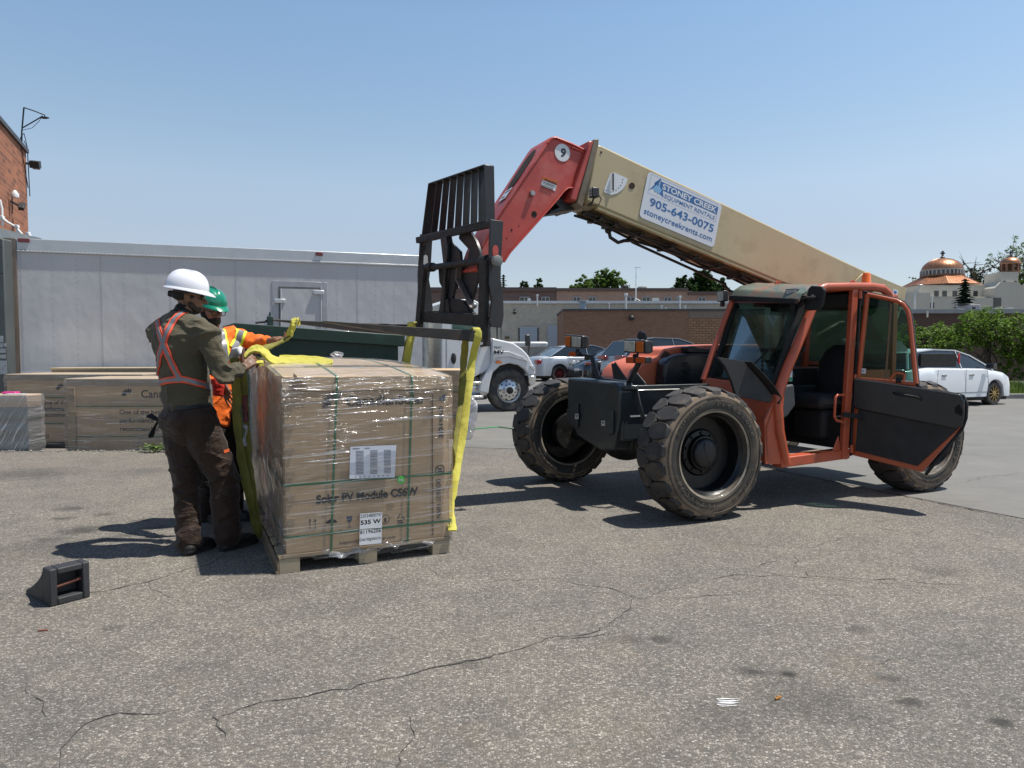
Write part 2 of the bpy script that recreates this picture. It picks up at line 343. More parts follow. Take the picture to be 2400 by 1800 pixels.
# crumbled asphalt rim along the edge of the truck well
b = MB(); rnd = random.Random(3)
for i in range(260):
    x = -12 + rnd.random() * 9.3; y = 9.95 + (x + 5) * .02 - abs(rnd.gauss(0, .05)); s = .006 + rnd.random() * .016
    b.sph((x, y, s * .4), (s, s * .8, s * .6), 6, 4)
tag(b.build('loose_gravel', mat('gravel', (.25, .24, .22), .9, var=.4, vs=30), smooth=60), 'loose grey gravel crumbs along the edge of the asphalt', 'gravel', kind='stuff')
# paint scrapes and scraps on the asphalt
wp = mat('white_scuff', (.55, .55, .55), .8, var=.3, vs=60)
b = MB(); p = G(1718, 1650)
for k in range(5):
    rs_ = random.Random(k + 5); a = p + V(-.05 + .02 * rs_.random(), -.014 * k + .03, .003); b.poly([a + V(-.02 * rs_.random(), 0, 0), a + V(.05 + .04 * rs_.random(), .010 * rs_.random(), 0), a + V(.045, .012, 0), a + V(.01, .008 + .006 * rs_.random(), 0), a + V(-.02, .007, 0)])
tag(b.build('paint_scuff', wp), kind='structure')
b = MB(); p = G(1822, 1640); b.box(p + V(0, 0, .006), (.022, .008, .006), Matrix.Rotation(.5, 4, 'Z')).sph(p + V(.01, .008, .008), (.009, .007, .005), 8, 6)
tag(b.build('leaf_scrap', mat('orange_scrap', (.38, .16, .03), .7, var=.3), smooth=50), 'small crumpled orange scrap on the asphalt beside the white scuff', 'litter')
b = MB(); p = G(98, 1480); b.tube([p + V(-.02, 0, .004), p + V(0, .002, .006), p + V(.025, .008, .004)], .0035, 6)
tag(b.build('twig', mat('twig', (.2, .05, .03), .7), smooth=50), 'thin reddish brown twig lying on the asphalt in front of the black wheel chock', 'twig')
# green cord lying on the concrete
b = MB(); b.tube([G(1070, 1008) + V(0, 0, .012), G(1120, 1006) + V(0, 0, .012), G(1168, 1002) + V(0, 0, .012), G(1205, 1007) + V(0, 0, .012)], .012, 6)
tag(b.build('cord', mat('green_cord', (.05, .35, .12), .6), smooth=60), 'thin green cord lying on the concrete behind the pallet', 'cord')

# ---------------- foliage ----------------
def leafmat(name, c1, c2, c3=None):
    if name in MATS: return MATS[name]
    t = NT(name); n = t.noise(1.3, 3, .6); n2 = t.vor(9, out=1); s = t.n('ShaderNodeSeparateColor'); t.l(n2, s.inputs[0])
    f = t.math('MULTIPLY_ADD', s.outputs[0], .5, t.math('MULTIPLY', n, .6)); c = t.ramp(f, [(.25, c1), (.8, c2)]); t.P(Base_Color=c, Roughness=.65, Spec=.25)
    tl = t.n('ShaderNodeBsdfTranslucent'); t.l(c, tl.inputs[0]); mx = t.n('ShaderNodeMixShader'); mx.inputs[0].default_value = .3; t.l(t.b.outputs[0], mx.inputs[1]); t.l(tl.outputs[0], mx.inputs[2]); t.l(mx.outputs[0], t.out.inputs[0])
    MATS[name] = t.m; return t.m
BARK = lambda: mat('bark', (.07, .055, .042), .9, var=.4, vs=6, bump=.6, bs=25, bd=.02)
def crown(lumps, n, leaf, seed, mat_, parent, name='crown', droop=.3, asp=.5):
    rnd = random.Random(seed); b = MB(); vol = [l[1][0] * l[1][1] * l[1][2] for l in lumps]; tot = sum(vol)
    for (c, r), vv in zip(lumps, vol):
        c = Vector(c)
        # sub-clusters so that light and dark clumps and gaps appear
        m = max(6, int(n * vv / tot / 26)); k = 26
        for i in range(m):
            d = Vector((rnd.gauss(0, 1), rnd.gauss(0, 1), rnd.gauss(0, 1))).normalized() * (rnd.random() ** .38)
            cc = c + Vector((d.x * r[0], d.y * r[1], d.z * r[2])); cr = min(r) * (.16 + .2 * rnd.random())
            for j in range(k):
                e = Vector((rnd.gauss(0, 1), rnd.gauss(0, 1), rnd.gauss(0, .75))).normalized() * cr * rnd.random() ** .5
                p = cc + e; a = rnd.random() * 6.283; L = leaf * (.6 + .8 * rnd.random())
                dr = Vector((math.cos(a), math.sin(a), rnd.uniform(-.9, .45) - droop * .5)).normalized(); sd = dr.cross(Vector((rnd.gauss(0, .5), rnd.gauss(0, .5), 1))).normalized() * L * asp * .5
                b.poly([p - dr * L * .5, p + sd, p + dr * L * .5, p - sd])
    return b.build(name, mat_, parent, recalc=False)
def limbs(b, base, top, lumps, r, seed, nb=3):
    rnd = random.Random(seed); base = Vector(base); top = Vector(top)
    mid = base.lerp(top, .5) + Vector((rnd.gauss(0, .05), rnd.gauss(0, .05), 0)) * (top - base).length
    b.tube([base, mid, top], [r, r * .75, r * .4], 8)
    for c, rr in lumps:
        for k in range(nb):
            s = base.lerp(top, rnd.uniform(.35, .95)); e = Vector(c) + Vector((rnd.uniform(-.7, .7) * rr[0], rnd.uniform(-.7, .7) * rr[1], rnd.uniform(-.3, .8) * rr[2]))
            b.tube([s, s.lerp(e, .5) + Vector((0, 0, .08 * (e - s).length)), e], [r * .35, r * .22, r * .07], 5)
def tree(name, base, h, lumps, n, leaf, lm, seed, label, group=None, r=.12, cat='tree', droop=.3, asp=.5, tr=.8):
    t = empty(name, base, 0, label, cat, group); b = MB(); limbs(b, (0, 0, 0), (0, 0, h * tr), lumps, r, seed, 4); b.build('trunk', BARK(), t, smooth=60)
    crown(lumps, n, leaf, seed + 1, lm, t, droop=droop, asp=asp); return t
LOC = leafmat('locust_leaf', (.03, .07, .008), (.16, .27, .03)); DK = leafmat('dark_leaf', (.012, .032, .008), (.045, .095, .02)); MID = leafmat('mid_leaf', (.045, .09, .018), (.17, .27, .06)); SPR = leafmat('spruce_needle', (.012, .028, .014), (.04, .075, .04))
Gv = lambda x, Y: Vector(((x - 1200) / 1664 * Y, Y, 0))
def hz(y, Y): return H + (825 - y) * Y / 1664
sh = 'honey locust trees along the low brown building'
tree('locust_tree', Gv(2175, 24.5), 2.6, [((-.3, 0, 1.75), (1.2, .9, .6)), ((.9, .2, 1.95), (.9, .8, .45)), ((-1.4, .3, 1.8), (.8, .8, .6)), ((-.9, 0, 1.0), (.8, .6, .4)), ((.7, 0, 1.1), (.5, .5, .3))], 7000, .12, LOC, 11, 'leafy green tree directly above the roof of the white hatchback', sh, .07, asp=.35)
tree('locust_tree', Gv(2318, 23.5), 3.2, [((0, 0, 2.2), (1.15, 1.0, .6)), ((-.9, 0, 1.75), (.6, .9, .45)), ((.7, -.1, 1.5), (.9, .9, .5)), ((.5, 0, .75), (.9, .7, .3)), ((-.6, .1, .8), (.5, .5, .25))], 8000, .12, LOC, 21, 'tallest leafy green tree standing beyond the front of the white hatchback', sh, .09, asp=.35)
tree('locust_tree', Gv(2440, 23.0), 3.2, [((0, 0, 2.1), (1.0, 1.0, .7)), ((-.6, 0, 1.3), (.7, .9, .4))], 5000, .12, LOC, 31, 'leafy green tree cut off by the right edge of the photo', sh, .08, asp=.35)
# grass strip and kerb at the right
b = MB(); rnd = random.Random(5)
for i in range(9000):
    x = rnd.uniform(12.4, 19); y = rnd.uniform(21.3, 25.5); h = rnd.uniform(.1, .42); a = rnd.random() * 6.28; w = .012; l = Vector((rnd.gauss(0, .08), rnd.gauss(0, .08), h)); s = Vector((math.cos(a) * w, math.sin(a) * w, 0)); p = Vector((x, y, .1))
    b.poly([p - s, p + s, p + l])
tag(b.build('grass', leafmat('grass_blade', (.07, .12, .02), (.22, .3, .07)), recalc=False), 'tall rough grass growing on the strip behind the kerb at the right', 'grass', kind='stuff')
b = MB(); b.b2((12.0, 21.2, -.05), (40, 28, .1)); tag(b.build('soil', mat('soil', (.13, .11, .06), .95, var=.3, bump=.5, bs=20)), kind='structure')
b = MB(); b.b2((11.85, 21.0, -.05), (40, 21.2, .15)); tag(b.build('kerb', concrete('kerb_concrete', (.3, .29, .27)), bevel=.02), kind='structure')
# weed by the stored pallets
t0 = G(362, 1060); t = empty('weed_plant', t0, 0, 'small leafy green weed growing at the foot of the wrapped carton', 'plant'); b = MB(); rnd = random.Random(9)
for k in range(9):
    a = rnd.random() * 6.28; b.tube([(0, 0, 0), (math.cos(a) * .06, math.sin(a) * .04, .06), (math.cos(a) * .14, math.sin(a) * .08, .09)], .004, 5)
b.build('stem', mat('weed_stem', (.12, .2, .05), .6), t, smooth=60); b = MB()
for k in range(110):
    a = rnd.random() * 6.28; r = rnd.random() * .17; p = Vector((math.cos(a) * r * 1.2, math.sin(a) * r * .7, .02 + rnd.random() * .1)); L = .035 + rnd.random() * .03
    d = Vector((math.cos(a), math.sin(a), rnd.uniform(-.3, .5))).normalized(); s = d.cross(Vector((0, 0, 1))).normalized() * L * .4; b.poly([p - d * L * .5, p - s * .8 + d * .1 * L, p + d * L * .6, p + s * .8])
b.build('foliage', leafmat('weed_leaf', (.08, .16, .03), (.25, .36, .09)), t, recalc=False)

# ---------------- buildings beyond ----------------
glassd = mat('dark_window', (.02, .025, .03), .12, var=.3, vs=1.5, spec=.8)
alu = mat('galvanised', (.55, .57, .58), .35, .7, var=.15, bump=.1)
whitep = mat('white_metal', (.7, .71, .7), .45, var=.08)
tan = (.34, .31, .26)
def wallbox(name, x0, x1, Y, y_top, depth, m, parent, ybot=0.0, dY=0):
    b = MB(); h = hz(y_top, Y); b.b2(((x0 - 1200) / 1664 * Y, Y + dY, ybot), ((x1 - 1200) / 1664 * Y, Y + depth, h)); return b.build(name, m, parent)
def wx(x, Y): return (x - 1200) / 1664 * Y
def split_face():
    t = NT('split_face_block'); c = t.ramp(t.noise(2.2, 6, .7), [(.3, (.42, .375, .30)), (.7, (.60, .54, .44))]); c = t.mix(t.ramp(t.noise(7, 5, .7), [(.4, 0.0), (.7, .5)]), c, (.66, .61, .51)); t.P(Base_Color=c, Roughness=.9); t.bump(t.noise(6, 6, .65), 1.0, .12); return t.m
# tan split-face block building
Y = 45; bb = empty('block_building', (0, 0, 0), 0, 'tan split-face block building with roller doors and a white coping', 'building')
b = MB(); x0, x1 = wx(1150, Y), wx(2100, Y); ht = hz(712, Y); b.b2((x0, Y, 0), (x1, Y + 22, ht)); b.build('wall', split_face(), bb)
b = MB(); b.b2((x0 - .1, Y - .12, ht), (x1, Y + 22, ht + .16)); b.build('coping', whitep, bb)
b = MB(); b.b2((wx(1215, Y), Y - .06, 0), (wx(1262, Y), Y + .3, hz(769, Y))); df = b.build('door_frame', mat('dark_frame', (.03, .03, .03), .6), bb)
b = MB()
for k in range(9): b.b2((wx(1218, Y), Y - .12, hz(800, Y) + k * .1), (wx(1259, Y), Y - .075, hz(800, Y) + k * .1 + .09))
b.build('roller_door', mat('roller', (.42, .47, .52), .5, var=.05), bb)
b = MB()
for k in range(24): b.b2((wx(1283, Y), Y - .1, .05 + k * .125), (wx(1322, Y), Y - .03, .05 + k * .125 + .115))
b.build('roller_door', mat('roller', (.42, .47, .52), .5), bb)
b = MB(); b.b2((wx(1181, Y), Y - .08, hz(796, Y)), (wx(1196, Y), Y - .02, hz(787, Y))); f = b.build('sign_board', whitep, bb); b = MB(); b.b2((wx(1182.3, Y), Y - .11, hz(795, Y)), (wx(1194.7, Y), Y - .085, hz(788, Y))); b.build('panel', mat('sign_brown', (.14, .1, .05), .7), f)
b = MB(); p = V(wx(1206, Y), Y - .1, hz(733, Y)); b.sph(p, (.12, .1, .1), 10, 6).b2((p.x - .03, Y - .08, p.z), (p.x + .03, Y + .02, p.z + .22)); b.build('wall_lamp', mat('black_metal', (.02, .02, .02), .5), bb, smooth=50)
# brown brick building in front of it
Y = 37; bb = empty('brown_brick_building', (0, 0, 0), 0, 'low dark brown brick building with a lighter brick section behind the parked cars', 'building')
ht = hz(729, Y)
b = MB(); b.b2((wx(1320, Y), Y, 0), (wx(1612, Y), Y + 5, ht)); b.build('wall', brickmat('brown_brick', (.27, .14, .085), (.20, .10, .062), (.22, .14, .10), bump=.3), bb)
b = MB(); b.b2((wx(1612, Y) + .003, Y - .02, 0), (wx(1790, Y), Y + 5, ht - .35)); b.build('wall', brickmat('light_brown_brick', (.36, .20, .11), (.27, .145, .08), (.13, .08, .05), w=.32, h=.13, ms=.025, bump=.8), bb)['label'] = 'lighter brown brick wall section'
b = MB(); b.b2((wx(1612, Y) + .003, Y - .01, ht - .35), (wx(1790, Y), Y + 5, ht)); b.build('parapet', mat('pale_band', (.2, .15, .12), .8), bb)
b = MB(); b.b2((wx(1318, Y), Y - .08, ht), (wx(1790, Y), Y + 5, ht + .1)); b.build('roof_edge', mat('dark_flashing', (.05, .05, .055), .5), bb)
b = MB(); p = V(wx(1478, Y), Y - .2, hz(746, Y)); b.sph(p, (.16, .14, .14), 10, 6).b2((p.x - .03, Y - .2, p.z), (p.x + .03, Y, p.z + .15)); b.build('wall_lamp', mat('black_metal', (.02, .02, .02), .5), bb, smooth=50)
# roof vents
def vent(x, ytop, ybot, w, Y, label, cap=True, m=alu):
    t = empty('roof_vent', (wx(x, Y), Y, hz(ybot, Y)), 0, label, 'roof vent', 'vents on the flat roofs'); h = hz(ytop, Y) - hz(ybot, Y); r = w / 1664 * Y / 2
    b = MB(); b.lathe([(r, -.12), (r, h * .85)], n=14); b.build('pipe', m, t, smooth=40)
    if cap: b = MB(); b.lathe([(r * 1.1, h * .82), (r * 1.7, h * .84), (r * 1.7, h * .97), (r * .9, h)], n=14); b.build('cap', m, t, smooth=40)
vent(1466, 688, 726, 5, 39, 'tall pale roof vent pipe left of the radio mast'); vent(1592, 694, 726, 4, 39, 'thin roof vent pipe with a round cap above the dark brown wall'); vent(1549, 716, 727, 4, 39, 'short shiny roof vent, left one of the close pair'); vent(1559, 721, 728, 3.5, 39, 'shortest shiny roof vent, right one of the close pair', m=alu); vent(1604, 717, 728, 4, 39, 'short shiny roof vent at the right of the thin capped pipe'); vent(1427, 711, 726, 2.5, 39, 'thin short mushroom vent near the left end of the brown roof')
vent(1365, 705, 724, 15, 44, 'wide blue grey roof fan housing on the block building', m=mat('fan_grey', (.3, .38, .45), .5)); vent(1259, 691, 713, 3.5, 44.5, 'thin vent pipe above the tan block wall')
# radio mast
t = empty('radio_mast', (wx(1489, 60), 60, 0), 0, 'thin tall grey radio mast with a small cross bar', 'antenna'); b = MB(); b.tube([(0, 0, 0), (0, 0, hz(640, 60))], .045, 6); b.tube([(0, 0, hz(640, 60)), (0, 0, hz(628, 60))], .03, 6); b.build('mast', alu, t, smooth=50); b = MB(); b.bar((-.1, 0, hz(629, 60)), (.4, 0, hz(628, 60)), .06, .06); b.build('cross_bar', alu, t)
b = MB(); b.tube([(0, 0, hz(700, 60)), (.9, 0, hz(714, 60))], .02, 5); b.tube([(0, 0, hz(700, 60)), (-.5, 0, hz(720, 60))], .02, 5); b.build('guy_wire', alu, t, smooth=50)
# long two-storey pink brick building
Y = 80; bb = empty('pink_brick_building', (0, 0, 0), 0, 'long two-storey pinkish brown brick building with a dark flat roof edge', 'building'); pk = brickmat('pink_brick', (.38, .25, .195), (.32, .21, .165), (.35, .26, .21), w=.6, h=.2, ms=.02, bump=.1); fas = mat('fascia_brown', (.105, .072, .062), .7)
b = MB(); b.b2((wx(1304, Y), Y, 0), (wx(1620, Y), Y + 30, hz(683, Y))); b.build('wall', pk, bb)
b = MB(); b.b2((wx(1620, Y), Y + .05, 0), (wx(1760, Y), Y + 30, hz(692, Y))); b.build('wall', pk, bb)
b = MB(); b.b2((wx(960, Y), Y + .1, 0), (wx(1304, Y) - .01, Y + 30, hz(684, Y))); b.build('wall', brickmat('mauve_brick', (.17, .115, .1), (.15, .1, .09), (.15, .11, .1), w=.6, h=.2, ms=.02, bump=.1), bb)
b = MB(); b.b2((wx(1304, Y), Y - .3, hz(683, Y)), (wx(1610, Y), Y + 30, hz(676.5, Y))); b.b2((wx(1610, Y) + .01, Y - .25, hz(692, Y)), (wx(1760, Y), Y + 30, hz(684.5, Y))); b.b2((wx(960, Y), Y - .2, hz(684, Y)), (wx(1304, Y) - .02, Y + 30, hz(674.5, Y))); b.build('roof_edge', fas, bb)
for x, w, l in [(1351, 15, ''), (1387, 15, ''), (1477, 16, ''), (1513, 16, ''), (1563, 14, ''), (1586, 5, ''), (1643, 14, ''), (1229, 20, ''), (1278, 16, '')]:
    b = MB(); h0, h1 = hz(712, Y), hz(698, Y); a0, a1 = wx(x - w / 2, Y), wx(x + w / 2, Y); b.b2((a0 - .07, Y - .08, h0 - .12), (a1 + .07, Y + .2, h0)); b.b2((a0 - .07, Y - .08, h1), (a1 + .07, Y + .2, h1 + .08)); b.b2((a0 - .08, Y - .07, h0), (a0, Y + .2, h1)); b.b2((a1, Y - .07, h0), (a1 + .08, Y + .2, h1)); b.b2(((a0 + a1) / 2 - .05, Y - .06, h0), ((a0 + a1) / 2 + .05, Y + .2, h1))
    f = b.build('window', mat('win_frame', (.35, .35, .35), .6), bb); b = MB(); b.b2((a0, Y - .03, h0), (a1, Y + .18, h1)); b.build('pane', glassd, f)
b = MB(); b.b2((wx(1527, Y), Y - .05, hz(715, Y)), (wx(1543, Y), Y + .1, hz(699, Y))); b.b2((wx(1236, Y), Y - .1, hz(712, Y)), (wx(1244, Y), Y + .1, hz(700, Y))); b.build('wall_panel', whitep, bb)
b = MB(); b.b2((wx(1604, Y), Y - .05, hz(716, Y)), (wx(1612, Y), Y + .1, hz(706, Y))); b.build('door', mat('red_door', (.22, .06, .035), .6), bb)
def acunit(x0, x1, y0, y1, Y, label, m):
    b = MB(); b.b2((wx(x0, Y), Y, hz(y1, Y)), (wx(x1, Y), Y + 1.2, hz(y0, Y))); b.mi = 1; b.lathe([(.5, 0), (.5, .06)], (wx((x0 + x1) / 2, Y), Y + .6, hz(y0, Y)), n=14); b.b2((wx(x0, Y) + .1, Y - .03, hz(y1, Y) + .1), (wx((x0 + x1) / 2, Y), Y + .1, hz(y0, Y) - .1))
    tag(b.build('rooftop_unit', [m, mat('black_metal', (.02, .02, .02), .5)], bevel=.03), label, 'rooftop unit', 'rooftop machines')
acunit(1458, 1471, 670, 678, 84, 'black rooftop unit at the left on the far pink building', mat('dk_unit', (.06, .06, .06), .6)); acunit(1496, 1515, 673, 679, 84, 'pale low rooftop unit on the far pink building', mat('lt_unit', (.45, .45, .43), .6)); acunit(1505, 1521, 709, 717, 50, 'small white air conditioner on the block building roof', whitep); acunit(1648, 1668, 709, 717, 50, 'wide white air conditioner near the right end of the block building roof', whitep)
for x, y0, y1 in [(1474, 668, 678)]:
    b = MB(); b.tube([(wx(x, 84), 84, hz(y1, 84)), (wx(x, 84), 84, hz(y0, 84))], .08, 6); tag(b.build('flue_pipe', alu, smooth=50), 'thin flue pipe beside the black rooftop unit', 'pipe')
# trees beyond the roofs
far = 'trees beyond the flat roofs'
def ftree(x0, x1, ytop, Y, n, m, seed, label, lf=.5, kind='round'):
    n *= 2
    w = (wx(x1, Y) - wx(x0, Y)) / 2; cx = wx((x0 + x1) / 2, Y); ht = hz(ytop, Y); rnd = random.Random(seed); L = []
    for k in range(6):
        u = -.75 + 1.5 * k / 5; L.append(((u * w, rnd.uniform(-1, 1), ht * (.70 + .12 * (1 - u * u)) - rnd.random() * .7), (w * .42, 2.0, ht * .18)))
    L.append(((rnd.uniform(-.3, .3) * w, 0, ht * .88), (w * .42, 2, ht * .13)))
    return tree('broadleaf_tree', (cx, Y, 0), ht, L, n, lf, m, seed, label, far, .3)
ftree(1333, 1388, 645, 100, 2600, MID, 41, 'pale green tree at the left of the spiky tall one over the pink building'); ftree(1372, 1466, 626, 104, 3600, MID, 43, 'light green spiky tree over the pink building left of the radio mast')
ftree(1572, 1624, 645, 100, 2600, DK, 45, 'smaller dark tree left of the big dark crown'); ftree(1608, 1676, 631, 102, 4600, DK, 47, 'big dark round tree crown above the pink building'); ftree(1655, 1712, 655, 108, 2600, DK, 49, 'low dark tree just left of the cab roof'); ftree(1208, 1246, 653, 110, 1600, DK, 51, 'small round tree right of the pointed conifer'); ftree(1244, 1276, 651, 112, 1600, DK, 53, 'small dark tree, second one right of the pointed conifer')
def conifer(x, ytop, Y, w, n, seed, label, ybot=None):
    ht = hz(ytop, Y); t = empty('spruce_tree', (wx(x, Y), Y, 0), 0, label, 'tree', 'conifers'); b = MB(); b.tube([(0, 0, 0), (0, 0, ht)], [.25, .03], 7); b.build('trunk', BARK(), t, smooth=60); rnd = random.Random(seed); b = MB()
    lv = int(ht / .3)
    for i in range(lv):
        z = ht - (i + .4) * .3; r = w * (1 - (z / ht)) ** .85 + .12
        for k in range(n):
            a = rnd.random() * 6.28; rr = r * (.75 + .35 * rnd.random()); d = Vector((math.cos(a), math.sin(a), -.22))
            for q in range(5):
                p = Vector((0, 0, z)) + d * rr * (q + .8) / 5.5; s = Vector((-d.y, d.x, 0)) * (.34 - .05 * q) * w / 2.4; b.poly([p - s * .9 + Vector((0, 0, -.12)), p + d * .42, p + s * .9 + Vector((0, 0, -.12)), p - d * .18 + Vector((0, 0, .1))])
    b.build('crown', SPR, t, recalc=False); return t
conifer(1180, 645, 100, 2.2, 7, 61, 'pointed conifer beside the fork carriage'); conifer(2256, 655, 95, 4.2, 14, 63, 'dark spruce standing in front of the cream church wall')

# ---------------- church ----------------
Y = 125; ch = empty('church', (0, 0, 0), 0, 'cream church with a copper dome, sloping copper roof and bell tower', 'church')
cream = mat('cream_stucco', (.50, .475, .41), .85, var=.06, vs=.5); 
def copper():
    t = NT('copper_sheet'); c = t.ramp(t.noise(1.2, 5), [(.3, (.33, .15, .08)), (.7, (.48, .235, .13))]); t.P(Base_Color=c, Roughness=.38, Metallic=.75); t.bump(t.noise(.8, 3), .2, .1); return t.m
COP = copper(); win = glassd
b = MB(); b.b2((wx(2150, Y + 3), Y + 3, 0), (wx(2480, Y), Y + 30, hz(671, Y + 3))); b.b2((wx(2122, Y + .6), Y + .6, 0), (wx(2176, Y + .6), Y + 30, hz(686, Y))); b.b2((wx(2160, Y + 1.5), Y + 1.5, 0), (wx(2460, Y), Y + 20, hz(697, Y + 1.5))); b.b2((wx(2270, Y), Y, 0), (wx(2338, Y), Y + 14, hz(699, Y))); b.build('wall', cream, ch)
b = MB(); b.b2((wx(2149, Y + 3), Y + 2.9, hz(671, Y + 3)), (wx(2480, Y), Y + 30, hz(669.5, Y + 3))); b.b2((wx(2159, Y + 1.5), Y + 1.4, hz(697, Y + 1.5)), (wx(2460, Y), Y + 3, hz(695.8, Y + 1.5))); b.build('coping', mat('coping_cream', (.5, .48, .42), .8), ch)
def cwin(x0, x1, y0, y1, dy):
    Z = Y + dy; b = MB(); b.b2((wx(x0, Z) - .1, Z - .06, hz(y1, Z) - .1), (wx(x1, Z) + .1, Z + .2, hz(y0, Z) + .1)); f = b.build('window', mat('win_dk', (.12, .1, .09), .6), ch); b = MB(); b.b2((wx(x0, Z), Z - .1, hz(y1, Z)), (wx(x1, Z), Z + .1, hz(y0, Z))); b.build('pane', win, f)
for x in (2190, 2209, 2233, 2281, 2306): cwin(x - 4, x + 4, 684, 696, 3)
for x0, x1, y0, y1, d in [(2160, 2184, 711, 722, 0 + 1.5), (2325, 2340, 700, 724, 0), (2373, 2377, 694, 714, 0.4), (2384, 2389, 693, 705, 0.4)]: cwin(x0, x1, y0, y1, d)
cy = Y + 18; cx = wx(2202, cy)
def oct_(r, z, n=8): return [Vector((cx + r * math.cos(2 * math.pi * (k + .5) / n), cy + r * math.sin(2 * math.pi * (k + .5) / n), z)) for k in range(n)]
sc = (Y + 18) / Y
hzz = lambda y: H + (825 - y) * (cy) / 1664; rr = lambda px: px / 1664 * cy
b = MB(); b.loft([oct_(rr(86), hzz(672)), oct_(rr(84), hzz(671)), oct_(rr(46), hzz(651)), oct_(rr(44), hzz(649))], caps=True); b.build('copper_roof', COP, ch)
b = MB()
for k in range(8):
    A = oct_(rr(84), hzz(671) + .06); B = oct_(rr(46), hzz(651) + .06)
    for q in range(1, 10):
        f = q / 10; b.bar(A[k].lerp(A[(k + 1) % 8], f), B[k].lerp(B[(k + 1) % 8], f), .05, .04)
b.build('roof_seams', COP, ch)
b = MB(); b.loft([oct_(rr(44), hzz(672)), oct_(rr(44), hzz(672))], caps=True)
b.loft([oct_(rr(46), hzz(650)), oct_(rr(46), hzz(646.5))]); b.build('drum_base', mat('copper_dull', (.2, .1, .06), .6), ch)
b = MB(); b.loft([oct_(rr(43), hzz(646.5), 16), oct_(rr(43), hzz(637), 16)]); dw = b.build('drum_windows', win, ch)
b = MB()
for k in range(32):
    a = 2 * math.pi * k / 32; b.box((cx + rr(43.6) * math.cos(a), cy + rr(43.6) * math.sin(a), (hzz(646.5) + hzz(637)) / 2), (.3, .3, hzz(637) - hzz(646.5)), Matrix.Rotation(a, 4, 'Z'))
b.lathe([(rr(45), hzz(637.5)), (rr(45), hzz(635))], (cx, cy, 0), n=32); b.build('drum_mullions', mat('mull', (.3, .3, .3), .6), dw)
R0 = rr(43); prof = []
for k in range(12): a = math.pi / 2 * k / 11; prof.append((R0 * math.cos(a), hzz(636) + (hzz(607.5) - hzz(636)) * math.sin(a)))
b = MB(); b.lathe(prof, (cx, cy, 0), n=48); dm = b.build('dome', COP, ch, smooth=60)
b = MB()
for k in range(36):
    a = 2 * math.pi * k / 36; b.tube([(cx + (r + .0) * math.cos(a), cy + (r + .0) * math.sin(a), z + .0) for r, z in prof], .035, 4)
b.build('dome_ribs', COP, dm)
zz = hzz(607); b = MB(); b.bar((cx, cy, zz), (cx, cy, hzz(590)), .3, .3).bar((cx - rr(4.5), cy, hzz(595.5)), (cx + rr(4.5), cy, hzz(595.5)), .3, .3).sph((cx, cy, zz), .45, 10, 6); b.build('cross', mat('cross_metal', (.1, .1, .1), .5), ch)
# bell tower
tx0, tx1, ty = wx(2340, Y), wx(2380, Y), Y; BX = wx(2360, Y + 2.4)
b = MB(); zt = hz(638, Y); zb = hz(662, Y); xm = (tx0 + tx1) / 2; w2 = (tx1 - tx0) / 2
b.b2((wx(2340, ty + .5), ty + .5, 0), (wx(2380, ty + .5), ty + 5, zt)); b.loft([[Vector((xm - w2 * 1.9, ty, 0)), Vector((xm + w2 * 1.9, ty, 0)), Vector((xm + w2 * 1.9, ty + 6, 0)), Vector((xm - w2 * 1.9, ty + 6, 0))], [Vector((xm - w2 * 1.7, ty, hz(676, Y))), Vector((xm + w2 * 1.7, ty, hz(676, Y))), Vector((xm + w2 * 1.7, ty + 6, hz(676, Y))), Vector((xm - w2 * 1.7, ty + 6, hz(676, Y)))], [Vector((xm - w2 * 1.02, ty, zb)), Vector((xm + w2 * 1.02, ty, zb)), Vector((xm + w2 * 1.02, ty + 6, zb)), Vector((xm - w2 * 1.02, ty + 6, zb))]])
tw = b.build('bell_tower', cream, ch)
for x0, x1 in [(2346, 2351), (2372, 2377)]:
    b = MB(); b.b2((wx(x0, Y + .4), ty + .4, hz(674, Y)), (wx(x1, Y + .4), ty + .7, hz(659, Y))); b.build('slit_window', win, tw)
b = MB(); cr_ = (tx1 - tx0) / 2 * .86
for k in range(10):
    a = 2 * math.pi * k / 10; b.box((BX + cr_ * math.cos(a), ty + 2.4 + cr_ * math.sin(a), (zt + hz(617, Y)) / 2), (.5, .35, hz(617, Y) - zt), Matrix.Rotation(a, 4, 'Z'))
b.lathe([(cr_ * .55, zt), (cr_ * .55, hz(617, Y))], (BX, ty + 2.4, 0), n=16); b.lathe([(cr_ + .3, zt), (cr_ + .3, zt + .3)], (BX, ty + 2.4, 0), n=24); b.build('belfry', mat('copper_dull', (.2, .1, .06), .6), tw)
b = MB(); rt = cr_ + .35; b.lathe([(rt, hz(617.5, Y))] + [(rt * math.cos(math.pi / 2 * k / 9), hz(616.5, Y) + (hz(600.5, Y) - hz(616.5, Y)) * math.sin(math.pi / 2 * k / 9)) for k in range(10)], (BX, ty + 2.4, 0), n=28); b.build('dome', COP, tw, smooth=60)
zc = hz(600, Y); b = MB(); b.bar((BX, ty + 2.4, zc), (BX, ty + 2.4, hz(585, Y)), .2, .2).bar((BX - .8, ty + 2.4, hz(590, Y)), (BX + .8, ty + 2.4, hz(590, Y)), .2, .2); b.build('cross', mat('cross_metal', (.1, .1, .1), .5), tw)
